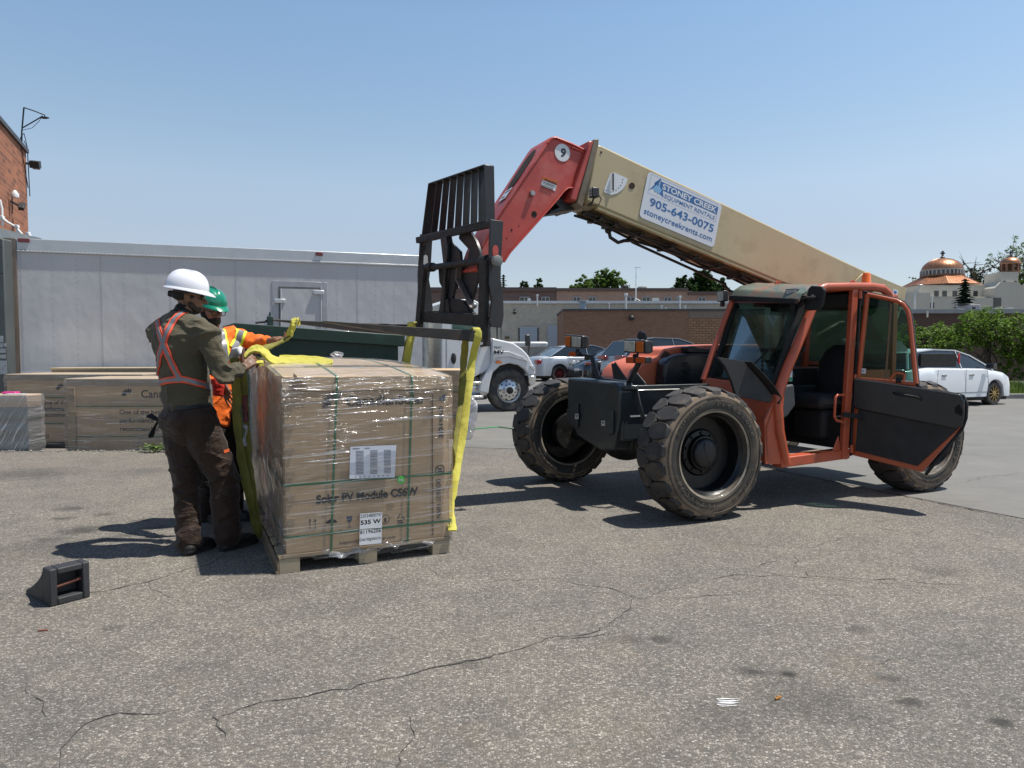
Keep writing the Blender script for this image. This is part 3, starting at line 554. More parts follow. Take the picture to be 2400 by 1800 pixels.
# low building at the right, behind the locust trees
Y = 34; bb = empty('low_brown_building', (0, 0, 0), 0, 'low dark brown building with a grey roof edge behind the locust trees', 'building')
b = MB(); b.b2((wx(2060, Y), Y, 0), (wx(2560, Y), Y + 12, hz(735, Y))); b.build('wall', brickmat('dark_brown_brick', (.10, .055, .04), (.085, .048, .035), (.08, .055, .045), bump=.3), bb)
b = MB(); b.b2((wx(2060, Y), Y - .12, hz(735, Y)), (wx(2560, Y), Y + 12, hz(728, Y) + .05)); b.build('roof_edge', mat('roof_grey', (.24, .25, .26), .45), bb)
vent(2170, 727, 738, 4, 33.7, 'short pale pipe poking up from the roof edge at the right', cap=False, m=mat('pale_pipe', (.6, .58, .45), .6)); vent(2244, 724, 733, 4, 35, 'shiny roof vent in the left of the pair above the locust trees'); vent(2252, 724, 733, 4, 35, 'shiny roof vent in the right of the pair above the locust trees')
acunit(2270, 2294, 714, 732, 36, 'grey rooftop unit in front of the dark spruce at the right', mat('lt_unit2', (.3, .3, .31), .5)); acunit(2326, 2372, 722, 733, 37, 'long low grey rooftop unit under the bell tower', mat('lt_unit2', (.3, .3, .31), .5))
# lamp post and bare tree by the church
t = empty('street_lamp', (wx(2140, 60), 60, 0), 0, 'grey street lamp with an angled arm in front of the church', 'street lamp'); b = MB(); b.tube([(0, 0, 0), (0, 0, hz(700, 60))], [.11, .08], 8); b.build('pole', alu, t, smooth=50); b = MB(); b.tube([(0, 0, hz(700, 60)), (.05, 0, hz(684, 60)), (.42, 0, hz(670, 60))], .045, 6); b.build('arm', alu, t, smooth=50); b = MB(); b.sph((.5, 0, hz(669, 60)), (.2, .08, .05), 10, 6); b.build('lamp_head', alu, t, smooth=50)
t = empty('street_lamp', (wx(2180, 70), 70, 0), 0, 'short grey double-headed lamp post in front of the cream wall', 'street lamp'); b = MB(); b.tube([(0, 0, 0), (0, 0, hz(696, 70))], .07, 6); b.build('pole', alu, t, smooth=50); b = MB(); b.bar((-.2, 0, hz(695, 70)), (.2, 0, hz(695, 70)), .1, .12); b.build('lamp_head', alu, t)
def scraggly(x, ytop, Y, w, seed, label, n=900, m=DK, dead=True):
    ht = hz(ytop, Y); rnd = random.Random(seed); t = empty('broadleaf_tree', (wx(x, Y), Y, 0), 0, label, 'tree', far); b = MB(); tips = []; k = ht / 12
    b.tube([(0, 0, 0), (.3 * k, 0, ht * .5), (0, 0, ht * .8)], [.35 * k, .2 * k, .1 * k], 7)
    for i in range(26):
        s = Vector((0, 0, ht * rnd.uniform(.35, .78))); e = s + Vector((rnd.gauss(0, 1) * w * .55, rnd.gauss(0, .6) * w * .5, rnd.uniform(.08, .28) * ht)); e.z = min(e.z, ht * .99); m_ = s.lerp(e, .5) + Vector((rnd.gauss(0, .3), 0, rnd.gauss(0, .3))); b.tube([s, m_, e], [.11 * k, .07 * k, .02], 5)
        for q in range(4): e2 = m_.lerp(e, rnd.random()) + Vector((rnd.gauss(0, .7), rnd.gauss(0, .4), rnd.uniform(.1, 1.2))) * k; b.tube([m_.lerp(e, .4), e2], [.04 * k, .012], 4)
        tips.append(e if rnd.random() > .45 else m_)
    b.build('trunk', BARK(), t, smooth=60)
    L = [(tuple(p), (w * .28, w * .22, w * .22)) for p in tips if not dead or p.z < ht * .86]; crown(L, n, .4, seed, m, t); return t
scraggly(2280, 588, 150, 5, 71, 'scraggly half-bare tree between the dome and the bell tower', 1500, leafmat('grey_leaf', (.03, .055, .02), (.09, .14, .05))); scraggly(2352, 578, 155, 8.5, 73, 'tall tree rising behind the bell tower at its left', 5500, MID, False); scraggly(2398, 592, 150, 7.5, 75, 'tall tree behind the bell tower at the right edge', 5000, MID, False); scraggly(2318, 648, 150, 6.5, 77, 'low tree behind the church roof left of the bell tower', 3500, DK, False)
ftree(2120, 2142, 645, 170, 700, MID, 79, 'small pale tree left of the copper roof')
# ---------------- telehandler ----------------
TH = Fr(2.28, 7.38, 0, 205.1); CR_ = Fr(-.437, 6.107, 0, 210); DR_ = Fr(3.245, 6.64, 0, -45)
tele = fempty('telehandler', TH, 'orange and tan telehandler with its boom raised, cab door open and four big tyres', 'telehandler')
c1 = lambda px, py, v: TH.cut(px, py, 1, v)
cu_ = lambda px, py, u: TH.cut(px, py, 0, u)
def cc(px, py, u=0.0): return TH.l(CR_.w(CR_.cut(px, py, 0, u)))       # on the carriage plane
def dd(px, py, y=0.0): return TH.l(DR_.w(DR_.cut(px, py, 1, y)))       # on the open door plane
FWD = (TH.i.to_3x3() @ CR_.m.to_3x3() @ Vector((1, 0, 0))); LAT = (TH.i.to_3x3() @ CR_.m.to_3x3() @ Vector((0, 1, 0)))
DNX = TH.i.to_3x3() @ DR_.m.to_3x3() @ Vector((1, 0, 0)); DNY = TH.i.to_3x3() @ DR_.m.to_3x3() @ Vector((0, -1, 0))   # towards the camera
ORG = mat('orange_paint', (.46, .085, .034), .45, var=.12, vs=2.5, coat=.2, bump=.06, bs=30, dirt=(.26, .07, .035), ds=6, dlo=.52, dhi=.75, scr=.25)
RED = mat('faded_red_paint', (.42, .055, .04), .5, var=.18, vs=3, coat=.12, dirt=(.50, .15, .12), ds=3.5, dlo=.5, dhi=.8, bump=.1, bs=30, scr=.35)
TAN = mat('tan_paint', (.44, .36, .205), .4, var=.06, vs=1.2, coat=.25, dirt=(.30, .225, .12), ds=3.2, dlo=.52, dhi=.8, bump=.05, bs=7, scr=.3)
BLK_ = mat('black_paint', (.018, .018, .02), .42, var=.3, vs=6, scr=1.0, bump=.25, bs=35, spec=.5)
RST = mat('rusty_black', (.015, .0135, .013), .65, var=.4, vs=6, scr=.6, dirt=(.05, .026, .018), ds=7, dlo=.53, dhi=.72, bump=.5, bs=40)
GRY = mat('dark_grey_paint', (.035, .042, .044), .40, var=.12, vs=3, coat=.15, bump=.12, bs=45, scr=.15)
MAT_ = mat('matt_black', (.012, .012, .013), .8, var=.25, bump=.3, bs=120)
STEEL = mat('bare_steel', (.35, .34, .33), .35, .8, var=.2)
RUB = mat('tyre_rubber', (.036, .035, .036), .75, var=.3, vs=9, dirt=(.11, .09, .068), ds=6, dlo=.50, dhi=.75, bump=.3, bs=60)
DUST = mat('dusty_rubber', (.20, .15, .105), .9, var=.3, vs=7, dirt=(.05, .045, .04), ds=5, dlo=.50, dhi=.62, bump=.3, bs=60)
SIDE = mat('sidewall_rubber', (.040, .036, .031), .7, var=.3, vs=5, dirt=(.125, .095, .062), ds=3, dlo=.5, dhi=.72, bump=.15, bs=60)
RIMB = mat('rim_black', (.005, .0055, .0065), .38, var=.3, spec=.35, coat=.08, bump=.2, bs=40, dirt=(.035, .03, .027), ds=9, dlo=.64, dhi=.75)
WORN = mat('worn_edge', (.28, .24, .19), .6, .2, var=.3, vs=9)
TR, TWD = .56, .36
def tyre_meshes(parent, side_out=1):
    # y axis = outward; wheel centre at the origin of parent
    w = TWD / 2
    prof = [(.345, -w * .86), (.36, -w * .98), (.40, -w * 1.04), (.45, -w * 1.06), (.485, -w * 1.0), (.512, -w * .93), (.527, -w * .6), (.530, 0), (.527, w * .6), (.512, w * .93), (.485, w * 1.0), (.45, w * 1.06), (.40, w * 1.04), (.36, w * .98), (.345, w * .86), (.33, 0)]
    b = MB(); n = 72; rings = []
    for k in range(n):
        a = 2 * math.pi * k / n; rings.append([Vector((r * math.cos(a), y, r * math.sin(a))) for r, y in prof])
    vr = [[b.bm.verts.new(p) for p in r] for r in rings]; m = len(prof)
    for k in range(n):
        for j in range(m):
            b.mi = 1 if 3 <= j <= 10 else 0
            b.face([vr[k][j], vr[k][(j + 1) % m], vr[(k + 1) % n][(j + 1) % m], vr[(k + 1) % n][j]])
    b.mi = 0
    for s in (-1, 1):       # moulded rings on the side wall
        for r0 in (.376, .477):
            b.lathe([(r0 - .004, s * w * 1.035), (r0 - .003, s * (w * 1.05 + .004)), (r0 + .003, s * (w * 1.05 + .004)), (r0 + .004, s * w * 1.035)], ax=(0, 1, 0), n=64, caps=False)
    t = b.build('tyre', [SIDE, DUST], parent, smooth=35)
    # tread lugs
    b = MB(); NL = 21; pit_ = 2 * math.pi / NL
    shape = [(-.060, .012), (-.006, -.030), (.055, .010), (.074, .075), (.078, .145), (.050, w * .93), (-.036, w * .93), (-.070, .110), (-.076, .055)]
    for s in (-1, 1):
        for k in range(NL):
            a0 = (k + (.5 if s > 0 else 0)) * pit_; top = []; bot = []
            for x, y in shape:
                a = a0 + x / .56 * (1 if s > 0 else 1); rt = TR - .055 * max(0, (y - .10) / .08) ** 2 * .75; yy = y
                top.append(Vector((rt * math.cos(a), s * yy, rt * math.sin(a)))); rb = .518 if y < .16 else .500; bot.append(Vector((rb * math.cos(a), s * (yy + (.008 if y > .16 else 0)), rb * math.sin(a))))
            tv = [b.bm.verts.new(p) for p in top]; bv = [b.bm.verts.new(p) for p in bot]; q = len(tv); b.face(tv)
            for i in range(q): b.face([tv[i], tv[(i + 1) % q], bv[(i + 1) % q], bv[i]])
    b.build('tread', RUB, t, bevel=.006, seg=2)
    # raised lettering on both side walls
    b = MB()
    for s in (-1, 1):
        for word, start, rad, size, bold in (('Firestone', 330, .424, .066, .012), ('Firestone', 150, .424, .066, .012), ('DURAFORCE HF', 70, .430, .034, .004), ('DURAFORCE HF', 245, .430, .034, .004)):
            adv = size * (.92 if word[0] == 'F' else .86) / rad
            for i, chh in enumerate(word):
                if chh == ' ': continue
                a = R(start) - s * (i - len(word) / 2) * adv * s * 1.0
                # text direction clockwise as seen from outside
                rad_v = Vector((math.cos(a), 0, math.sin(a))); tan_v = Vector((math.sin(a), 0, -math.cos(a))) * (1 if s < 0 else -1) * 1
                if s > 0: a = R(start) + (i - len(word) / 2) * adv; rad_v = Vector((math.cos(a), 0, math.sin(a))); tan_v = Vector((-math.sin(a), 0, math.cos(a)))
                if s < 0: a = R(start) - (i - len(word) / 2) * adv; rad_v = Vector((math.cos(a), 0, math.sin(a))); tan_v = Vector((math.sin(a), 0, -math.cos(a)))
                mm = Matrix((tan_v, rad_v, tan_v.cross(rad_v))).transposed().to_4x4(); mm.translation = rad_v * (rad - size * .35) + Vector((0, s * w * 1.06, 0)) - tan_v * size * .3
                b.text(chh, mm, size, bold, thick=.0035)
    b.build('tyre_lettering', mat('letter_rubber', (.10, .085, .065), .7, var=.3, vs=20), t)
    return t
def wheel(u, v, ang, out, first=None):
    # 'wheel' = rim mesh; out = +1 when the outer side faces +v
    b = MB(); y = lambda d: out * d
    outer = [(.352, .165), (.362, .178), (.368, .17), (.352, .150), (.335, .12), (.315, .105), (.305, .04), (.300, .0), (.20, -.01), (.185, .01), (.15, .015), (.14, .05), (.05, .06), (.0, .062)]
    inner = [(.0, -.03), (.13, -.03), (.30, -.03), (.305, -.09), (.315, -.105), (.335, -.12), (.352, -.150), (.368, -.17), (.362, -.178), (.352, -.165)]
    b.lathe([(r, y(d)) for r, d in outer], ax=(0, 1, 0), n=56, caps=False); b.lathe([(r, y(d)) for r, d in inner], ax=(0, 1, 0), n=56, caps=False)
    w = b.build('wheel', RIMB, tele, smooth=35); w.location = (u, v, TR - .012); w.rotation_euler = (0, ang, 0)
    b = MB(); b.lathe([(.350, y(.176)), (.3665, y(.1815)), (.371, y(.174))], ax=(0, 1, 0), n=64, caps=False); b.lathe([(.350, y(-.176)), (.3665, y(-.1815)), (.371, y(-.174))], ax=(0, 1, 0), n=64, caps=False); b.build('rim_lip', WORN, w, smooth=50)
    b = MB(); b.lathe([(.128, y(.045)), (.126, y(.07)), (.11, y(.088)), (.06, y(.098)), (0.001, y(.1))], ax=(0, 1, 0), n=32)
    pts = []
    for k in range(13):
        f = k / 12; a = -1.2 + 2.4 * f; pts.append(Vector((math.cos(a) * .05 - .02 + .05 * (f > .5) * 0, y(.098), math.sin(a) * .05 * (1 if f < .5 else 1.2) + (f - .5) * .1)))
    b.tube(pts, .0035, 5)
    b.build('hub_cap', mat('hub_black', (.014, .014, .016), .45, bump=.1, bs=50), w, smooth=40)
    b = MB()
    for k in range(10):
        a = 2 * math.pi * k / 10; b.lathe([(.014, y(0)), (.014, y(.03)), (.008, y(.032))], (math.cos(a) * .165, y(-.005), math.sin(a) * .165), ax=(0, 1, 0), n=6)
    b.build('wheel_bolts', RIMB, w)
    if first is None: tyre_meshes(w)
    else:
        for ch in [x for x in bpy.data.objects if x.parent == first and x.name.startswith('tyre')]: copy_tree(ch, w)
    return w
w1 = wheel(1.245, 1.015, .35, 1); w2 = wheel(1.43, -1.02, 1.9, -1, w1); w3 = wheel(-1.50, .985, -.6, 1, w1); w4 = wheel(-1.50, -1.04, .9, -1, w1)
# axles
b = MB(); b.tube([(1.34, -.85, .55), (1.34, -.30, .55)], [.09, .12], 16); b.tube([(1.3, .30, .55), (1.26, .86, .55)], [.14, .10], 16); b.sph((1.33, .0, .55), (.2, .34, .2), 20, 12); b.tube([(1.26, .80, .55), (1.25, .90, .55)], .20, 20); b.tube([(1.43, -.9, .55), (1.43, -.80, .55)], .20, 20)
for k in range(6): b.lathe([(.15, 0), (.15, .012)], (1.29, .42 + k * .05, .55), (0, 1, 0), 20)
b.build('front_axle', mat('greasy_black', (.012, .012, .012), .5, var=.4, bump=.5, bs=30, dirt=(.06, .045, .03), ds=8), tele, smooth=40)
b = MB(); b.tube([(-1.5, -.85, .55), (-1.5, .85, .55)], .1, 16); b.sph((-1.5, 0, .55), (.2, .3, .2), 20, 12); b.build('rear_axle', mat('greasy_black', (0, 0, 0)), tele, smooth=40)
# chassis
b = MB(); b.b2((-2.0, -.36, .58), (1.58, .35, 1.05)); b.b2((-1.95, -.33, .50), (1.2, .30, .585)); ch_ = b.build('chassis', GRY, tele, bevel=.02)
b = MB(); b.b2((-.2, .353, 1.052), (1.58, .395, 1.088)); b.b2((-.2, -.40, 1.052), (1.58, -.362, 1.088)); b.build('chassis_flange', GRY, ch_, bevel=.005)
b = MB(); b.b2((.2, .352, .80), (1.5, .36, .815)); b.build('chassis_stripe', mat('edge_white', (.5, .5, .5), .5), ch_)
U0 = 1.62
def blockpts(u):
    P_ = [(1330, 885), (1440, 897), (1452, 915), (1450, 985), (1437, 1057), (1408, 1057), (1352, 1022), (1329, 965)]; return [cu_(x, y, u) for x, y in P_]
b = MB(); fr = blockpts(U0); bk = [Vector((1.42, p.y, p.z)) for p in fr]; b.loft([fr, bk]); wt = b.build('front_counterweight', GRY, tele, bevel=.022, seg=3)
b = MB()
for pts in ([(1332, 958), (1358, 945), (1357, 1000), (1352, 1003), (1332, 985)], [(1408, 990), (1440, 962), (1440, 1015), (1432, 1020), (1414, 1010)]):
    b = MB(); q = [cu_(x, y, U0 + .004) for x, y in pts]; b.ext(q, (.022, 0, 0)); b.build('tow_plate', GRY, wt, bevel=.006)
b = MB()
for x, y in ((1352, 976), (1414, 992)):
    q = [cu_(x + a, y + c, U0 + .028) for a, c in ((-4, -6), (4, -6), (4, 6), (-4, 6))]; b.ext(q, (.002, 0, 0))
b.build('small_label', mat('label_white', (.55, .55, .53), .6), wt)
b = MB()
for x, y in ((1352, 976), (1414, 992)):
    for a, c in ((-2, -2), (0, 1), (1.2, -2.5)): q = [cu_(x + a + i, y + c + j, U0 + .0305) for i, j in ((-1, -1.6), (1.1, -1.6), (1.1, 1.6), (-1, 1.6))]; b.ext(q, (.0006, 0, 0))
b.build('label_mark', mat('label_black', (.03, .03, .03), .6), wt)
# cables down the front
b = MB()
for k in range(3): b.tube([cu_(1484 + k * 4, 905, 1.45), cu_(1494 + k * 3, 945, 1.47), cu_(1506 + k * 3, 985, 1.46), cu_(1512 + k * 4, 1005, 1.4)], .009, 6)
b.build('hydraulic_hose', BLK(), tele, smooth=60)
# braces and lamp bar
b = MB()
for pts in ([(1432, 852), (1440, 852), (1474, 903), (1440, 903)], [(1478, 868), (1486, 872), (1512, 903), (1480, 903)]):
    q = [cu_(x, y, 1.25) for x, y in pts]; b.ext(q, (-.02, 0, 0)); b.bar(cu_(pts[1][0], pts[1][1], 1.255), cu_(pts[2][0], pts[2][1], 1.255), .045, .012, (1, 0, 0))
b.build('brace', GRY, tele, bevel=.003)
UL = 1.45
b = MB(); pp = [(1374, 840), (1388, 838), (1396, 868), (1402, 884), (1416, 892), (1450, 896), (1472, 898), (1478, 890), (1498, 848), (1500, 838)]
b.tube([cu_(x, y, UL) for x, y in pp], .025, 10); lb = b.build('lamp_bracket', BLK_, tele, smooth=60)
def work_lamp(x0, x1, y0, y1, amber_left):
    b = MB(); fr_ = [cu_(x0, y0, UL + .06), cu_(x1, y0 + 3, UL + .06), cu_(x1, y1, UL + .06), cu_(x0, y1 - 3, UL + .06)]; c = sum(fr_, Vector()) / 4
    bk_ = [c + (p - c) * .8 + Vector((-.11, 0, 0)) for p in fr_]; b.loft([[Vector(p) + V(.0, 0, 0) for p in fr_], [p + V(-.05, 0, 0) for p in fr_], bk_]); l = b.build('work_lamp', BLK_, tele, bevel=.01)
    e1 = fr_[1] - fr_[0]; e2 = fr_[3] - fr_[0]
    def pane(a0, a1, nm, m):
        b = MB(); o = V(.004, 0, 0); q = [fr_[0] + e1 * a + e2 * c_ + o for a, c_ in ((a0, .12), (a1, .12), (a1, .88), (a0, .88))]; b.ext(q, (.006, 0, 0)); b.build(nm, m, l, bevel=.003)
    amb = mat('amber_lens', (.55, .13, .015), .2, coat=.5, var=.15); wht = mat('lamp_lens', (.62, .62, .55), .12, .2, coat=.8, var=.25, vs=18)
    if amber_left: pane(.05, .36, 'amber_lens', amb); pane(.44, .95, 'lens', wht)
    else: pane(.06, .56, 'lens', wht); pane(.62, .95, 'amber_lens', amb)
    return l
work_lamp(1324, 1364, 784, 817, True); work_lamp(1462, 1512, 795, 829, False)
b = MB(); b.bar(cu_(1354, 818, UL), cu_(1354, 830, UL), .03, .03); b.bar(cu_(1350, 829, UL), cu_(1386, 834, UL), .03, .02); b.bar(cu_(1488, 832, UL), cu_(1495, 848, UL), .04, .03); b.build('lamp_mount', BLK_, tele)
def indic(x0, x1, y0, y1, c=(.55, .08, .01), name='indicator_lamp'):
    b = MB(); b.box(cu_((x0 + x1) / 2, (y0 + y1) / 2, UL + .03), (.07, abs((cu_(x1, y0, UL) - cu_(x0, y0, UL)).y), abs((cu_(x0, y0, UL) - cu_(x0, y1, UL)).z))); l = b.build(name, BLK_, tele, bevel=.006)
    b = MB(); w_ = abs((cu_(x1, y0, UL) - cu_(x0, y0, UL)).y) * .86; h_ = abs((cu_(x0, y0, UL) - cu_(x0, y1, UL)).z) * .84; cpt = cu_((x0 + x1) / 2, (y0 + y1) / 2, UL + .03) + V(.038, 0, 0)
    b.box(cpt, (.006, w_, h_)); b.build('lens', mat('indicator_lens', c, .25, coat=.6, var=.3, vs=60), l)
indic(1340, 1357, 824, 835); indic(1474, 1494, 837, 851, (.45, .10, .02)); indic(1497, 1520, 837, 851, (.55, .10, .03))
# far-side mirror
b = MB(); q = [cu_(x, y, 1.0) for x, y in ((1492, 794), (1494, 779), (1500, 776), (1508, 781), (1511, 788), (1511, 796))]; b.ext(q, (-.03, 0, 0)); mr = b.build('far_mirror', BLK_, tele, bevel=.006); b = MB(); b.bar(cu_(1500, 792, 1.0), cu_(1490, 860, .9), .02, .02); b.build('mirror_arm', BLK_, tele)
# engine pod on the far side
hp = [c1(x, y, -.35) for x, y in ((1478, 905), (1488, 868), (1508, 850), (1550, 836), (1560, 818), (1590, 812), (1720, 806), (1780, 806), (1780, 905))]
b = MB(); b.ext(hp, (0, -.62, 0)); hood = b.build('engine_hood', ORG, tele, bevel=.025, seg=3); hood.data.materials[0] = mat('hood_orange', (.62, .15, .07), .45, var=.1, vs=3, coat=.2, dirt=(.5, .11, .05), ds=3)
b = MB(); q = [c1(x, y, -.347) + V(0, 0, 0) for x, y in ((1546, 838), (1558, 822), (1577, 832), (1573, 838))]; b.ext(q, (0, .006, 0)); b.build('hood_recess', mat('recess_brown', (.08, .035, .02), .7), hood)
gp = [c1(x, y, -.18) for x, y in ((1556, 905), (1560, 850), (1572, 838), (1590, 830), (1625, 826), (1665, 828), (1700, 836), (1700, 905))]
b = MB(); b.ext(gp, (0, -.166, 0)); gc = b.build('engine_cover', mat('cover_black', (.014, .016, .02), .33, coat=.3, bump=.1, bs=30), tele, bevel=.03, seg=3)
b = MB()
for k in range(9):
    p = c1(1607 + 1.5 * (k % 3), 852 + k * 5.2, -.176); b.box(p, (.10 if k % 2 else .07, .012, .012))
b.build('louvre', mat('void_black', (.003, .003, .003), .9), gc)
b = MB(); b.ext([c1(x, y, -.19) for x, y in ((1612, 813), (1622, 811), (1640, 816), (1700, 820), (1700, 828), (1614, 826))], (0, -.12, 0)); b.build('latch_bar', BLK_, tele, bevel=.008)
# ---------------- boom ----------------
VB = .20
near = [(1401, 338), (1411, 341), (2022, 632), (2122, 674), (2119, 700), (2088, 790), (2060, 800), (2030, 720), (1831, 662), (1397, 481), (1372, 470)]
b = MB(); q = [c1(x, y, VB) for x, y in near]; b.ext(q, (0, -2 * VB, 0)); boom = b.build('boom', TAN, tele, bevel=.018, seg=3)
b = MB(); q = [c1(x, y, VB + .004) for x, y in ((1996, 664), (2020, 640), (2030, 638), (2120, 676), (2117, 700), (2086, 788), (2062, 797), (2020, 700))]; b.ext(q, (0, .022, 0)); b.build('boom_end_plate', TAN, boom, bevel=.004)
b = MB()
for x, y in ((2107, 715), (2100, 726), (2112, 730)): b.lathe([(.02, 0), (.02, .03)], c1(x, y, VB + .02), (0, 1, 0), 12)
b.build('pivot_bolt', BLK_, boom)
# underside channels, hoses and brackets
nb0, nb1 = c1(1397, 481, VB), c1(1831, 662, VB)
def under(f, v, dz=0): p = nb0.lerp(nb1, f); return Vector((p.x, v, p.z + dz))
b = MB(); b.bar(under(.01, VB - .03, -.012), under(1.0, VB - .03, -.012), .05, .02); b.bar(under(.01, -VB + .03, -.012), under(1.0, -VB + .03, -.012), .05, .02); b.build('boom_edge_strip', mat('tan_edge', (.5, .42, .22), .4, coat=.2), boom)
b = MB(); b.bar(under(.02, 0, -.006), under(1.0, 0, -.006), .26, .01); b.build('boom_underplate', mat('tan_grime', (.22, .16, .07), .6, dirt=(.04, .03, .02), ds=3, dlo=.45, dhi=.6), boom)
for k, (v0, r_, d) in enumerate(((.06, .013, -.05), (.02, .016, -.06), (-.05, .012, -.055), (-.11, .012, -.05))):
    b = MB(); b.tube([under(-.02 + i / 14 * 1.02, v0 + .012 * math.sin(i * 1.7 + k), d + .014 * math.sin(i * 1.3 + k * 2)) for i in range(15)], r_, 7); b.build('boom_hose', BLK(), boom, smooth=60)
b = MB()
for f in (.06, .13, .26, .42, .55, .68, .82): b.bar(under(f, .10, -.05), under(f, -.14, -.05), .05, .03)
b.build('hose_clamp', BLK_, boom, bevel=.004)
b = MB(); b.tube([under(.15, -.12, -.03), under(.16, -.12, -.12), under(.20, -.12, -.14), under(.23, -.12, -.10), under(.28, -.12, -.06)], .018, 7); b.tube([under(.28, -.15, -.07), under(.80, -.15, -.12), under(.83, -.15, -.17), under(1.0, -.15, -.16)], .014, 7); b.sph(under(.15, -.12, -.06), .035, 10, 6); b.build('boom_pipe', BLK_, boom, smooth=60)
# boom head flanges
def plate(pts, v0, v1, name, m, par, bev=.006, f=c1):
    b = MB(); b.ext([f(x, y, v1) for x, y in pts], (0, v0 - v1, 0)); return b.build(name, m, par, bevel=bev)
plate([(1393, 326), (1404, 325), (1403, 340), (1366, 486), (1352, 476), (1388, 345)], -VB - .045, VB + .045, 'boom_collar', mat('dull_tan_grey', (.16, .13, .09), .5, dirt=(.05, .04, .03), ds=6), boom)
plate([(1379, 330), (1391, 330), (1389, 344), (1352, 472), (1337, 467), (1338, 460), (1376, 350)], -VB - .035, VB + .04, 'head_flange', RED, boom, .012)
goose = [(1281, 333), (1290, 322), (1301, 319), (1372, 349), (1377, 352), (1349, 446), (1345, 441), (1331, 441), (1320, 450), (1306, 468), (1195, 592), (1181, 614), (1122, 640), (1112, 630), (1131, 576), (1162, 515), (1215, 435)]
gn = plate(goose, -VB + .01, VB - .01, 'boom_head', RED, boom, .016)
b = MB(); ed = [(1345, 441), (1331, 441), (1320, 450), (1306, 468), (1195, 592), (1181, 614)]
b.strap([c1(x, y, VB) for x, y in ed], .03, .012, (0, 1, 0)); b.build('edge_rib', RED, gn, smooth=40)
b = MB(); b.tube([c1(x, y, VB - .004) for x, y in ((1284, 336), (1291, 325), (1301, 322), (1340, 338), (1371, 353))], .012, 6); b.tube([c1(x, y, VB - .004) for x, y in ((1284, 336), (1215, 437), (1162, 516), (1131, 577))], .008, 6); b.tube([c1(x, y, VB - .004) for x, y in ((1372, 362), (1366, 356), (1340, 345))], .01, 6); b.build('weld_edge', RED, gn, smooth=60)
# oval opening on the front face of the boom head
A = c1(1281, 333, VB - .01); B_ = c1(1162, 515, VB - .01); A.y = B_.y = 0; dv = (A - B_).normalized(); nrm = dv.cross(V(0, 1, 0)).normalized(); nrm = nrm if nrm.x > 0 else -nrm
b = MB(); cen = A.lerp(B_, .30); cen.y = .0; b.ext([cen + dv * (.185 * math.sin(a) + .10 * (1 if math.sin(a) > 0 else -1)) * .8 + V(0, .085 * math.cos(a), 0) + nrm * (-.012 + .018) for a in [2 * math.pi * k / 32 for k in range(32)]], -nrm * .016); b.build('oval_opening', mat('void_brown', (.012, .006, .005), .9), gn)
# decals on the boom head
def sticker(pts, v, name, m, par, th=.002): return plate(pts, v, v + th, name, m, par, 0)
whd = mat('decal_white', (.62, .64, .66), .35, var=.04, coat=.3); blk = mat('decal_black', (.015, .015, .02), .4); blu = mat('decal_blue', (.035, .13, .33), .4, var=.05)
def tm(px, py, v, xdir=(-1, 0, 0), ydir=(0, 0, 1)): return basis(c1(px, py, v), xdir, ydir)
c9 = c1(1318, 358, VB - .009); b = MB(); b.lathe([(.076, 0), (.076, .003)], c9, (0, 1, 0), 40); nd = b.build('number_disc', whd, gn); b = MB(); b.text('9', basis(c9 + V(.0, .0036, -.036), (-1, 0, -.2), (-.2, 0, 1)), .105, .035, thick=.0002, align='CENTER'); b.build('number', blk, nd)
sticker([(1273, 413), (1307, 425), (1301, 448), (1268, 434)], VB - .009, 'warning_label', whd, gn)
sticker([(1273, 413), (1307, 425), (1304.5, 434), (1271, 421)], VB - .0065, 'warning_strip', mat('decal_orange', (.45, .10, .01), .5), gn)
b = MB(); b.text('WARNING', basis(c1(1276, 422, VB - .003), c1(1303, 433, VB) - c1(1276, 422, VB), (0, 0, 1)), .026, .02, thick=.0005)
for k in range(4): b.bar(c1(1271.5 - k * .9, 425.5 + k * 3.4, VB - .003), c1(1299 - k * .9, 436 + k * 3.2, VB - .003), .001, .0035, (0, 0, 1))
b.build('warning_text', blk, gn)
for x, y, r_, nm, m in ((1246, 454, .021, 'pin', STEEL), (1252, 502, .026, 'hole', mat('void_black', (.003, .003, .003), .9)), (1199, 539, .009, 'hole', MATS.get('void_black') or mat('void_black', (.003, .003, .003), .9)), (1216, 529, .005, 'hole', mat('void_black', (0, 0, 0))), (1188, 558, .005, 'hole', mat('void_black', (0, 0, 0)))):
    b = MB(); b.lathe([(r_ * 1.25, 0), (r_ * 1.25, .012), (r_, .03)] if nm == 'pin' else [(r_, 0), (r_, .002)], c1(x, y, VB - .010), (0, 1, 0), 20); b.build(nm, m, gn, smooth=40)
lp = A.lerp(B_, .64); lp.y = .02; b = MB(); b.ext([lp + dv * x_ + V(0, y_, 0) + nrm * .007 for x_, y_ in ((-.07, -.06), (-.05, .06), (.07, .06), (.05, -.06))], nrm * .002); l_ = b.build('worn_label', whd, gn); b = MB(); b.ext([lp + dv * x_ + V(0, y_, 0) + nrm * .0095 for x_, y_ in ((.02, -.04), (.035, .05), (.05, .05), (.035, -.04))], nrm * .001); b.ext([lp + dv * x_ + V(0, y_, 0) + nrm * .0095 for x_, y_ in ((-.04, -.03), (-.035, .02), (-.02, .02), (-.025, -.03))], nrm * .001); b.build('label_mark', blk, l_)
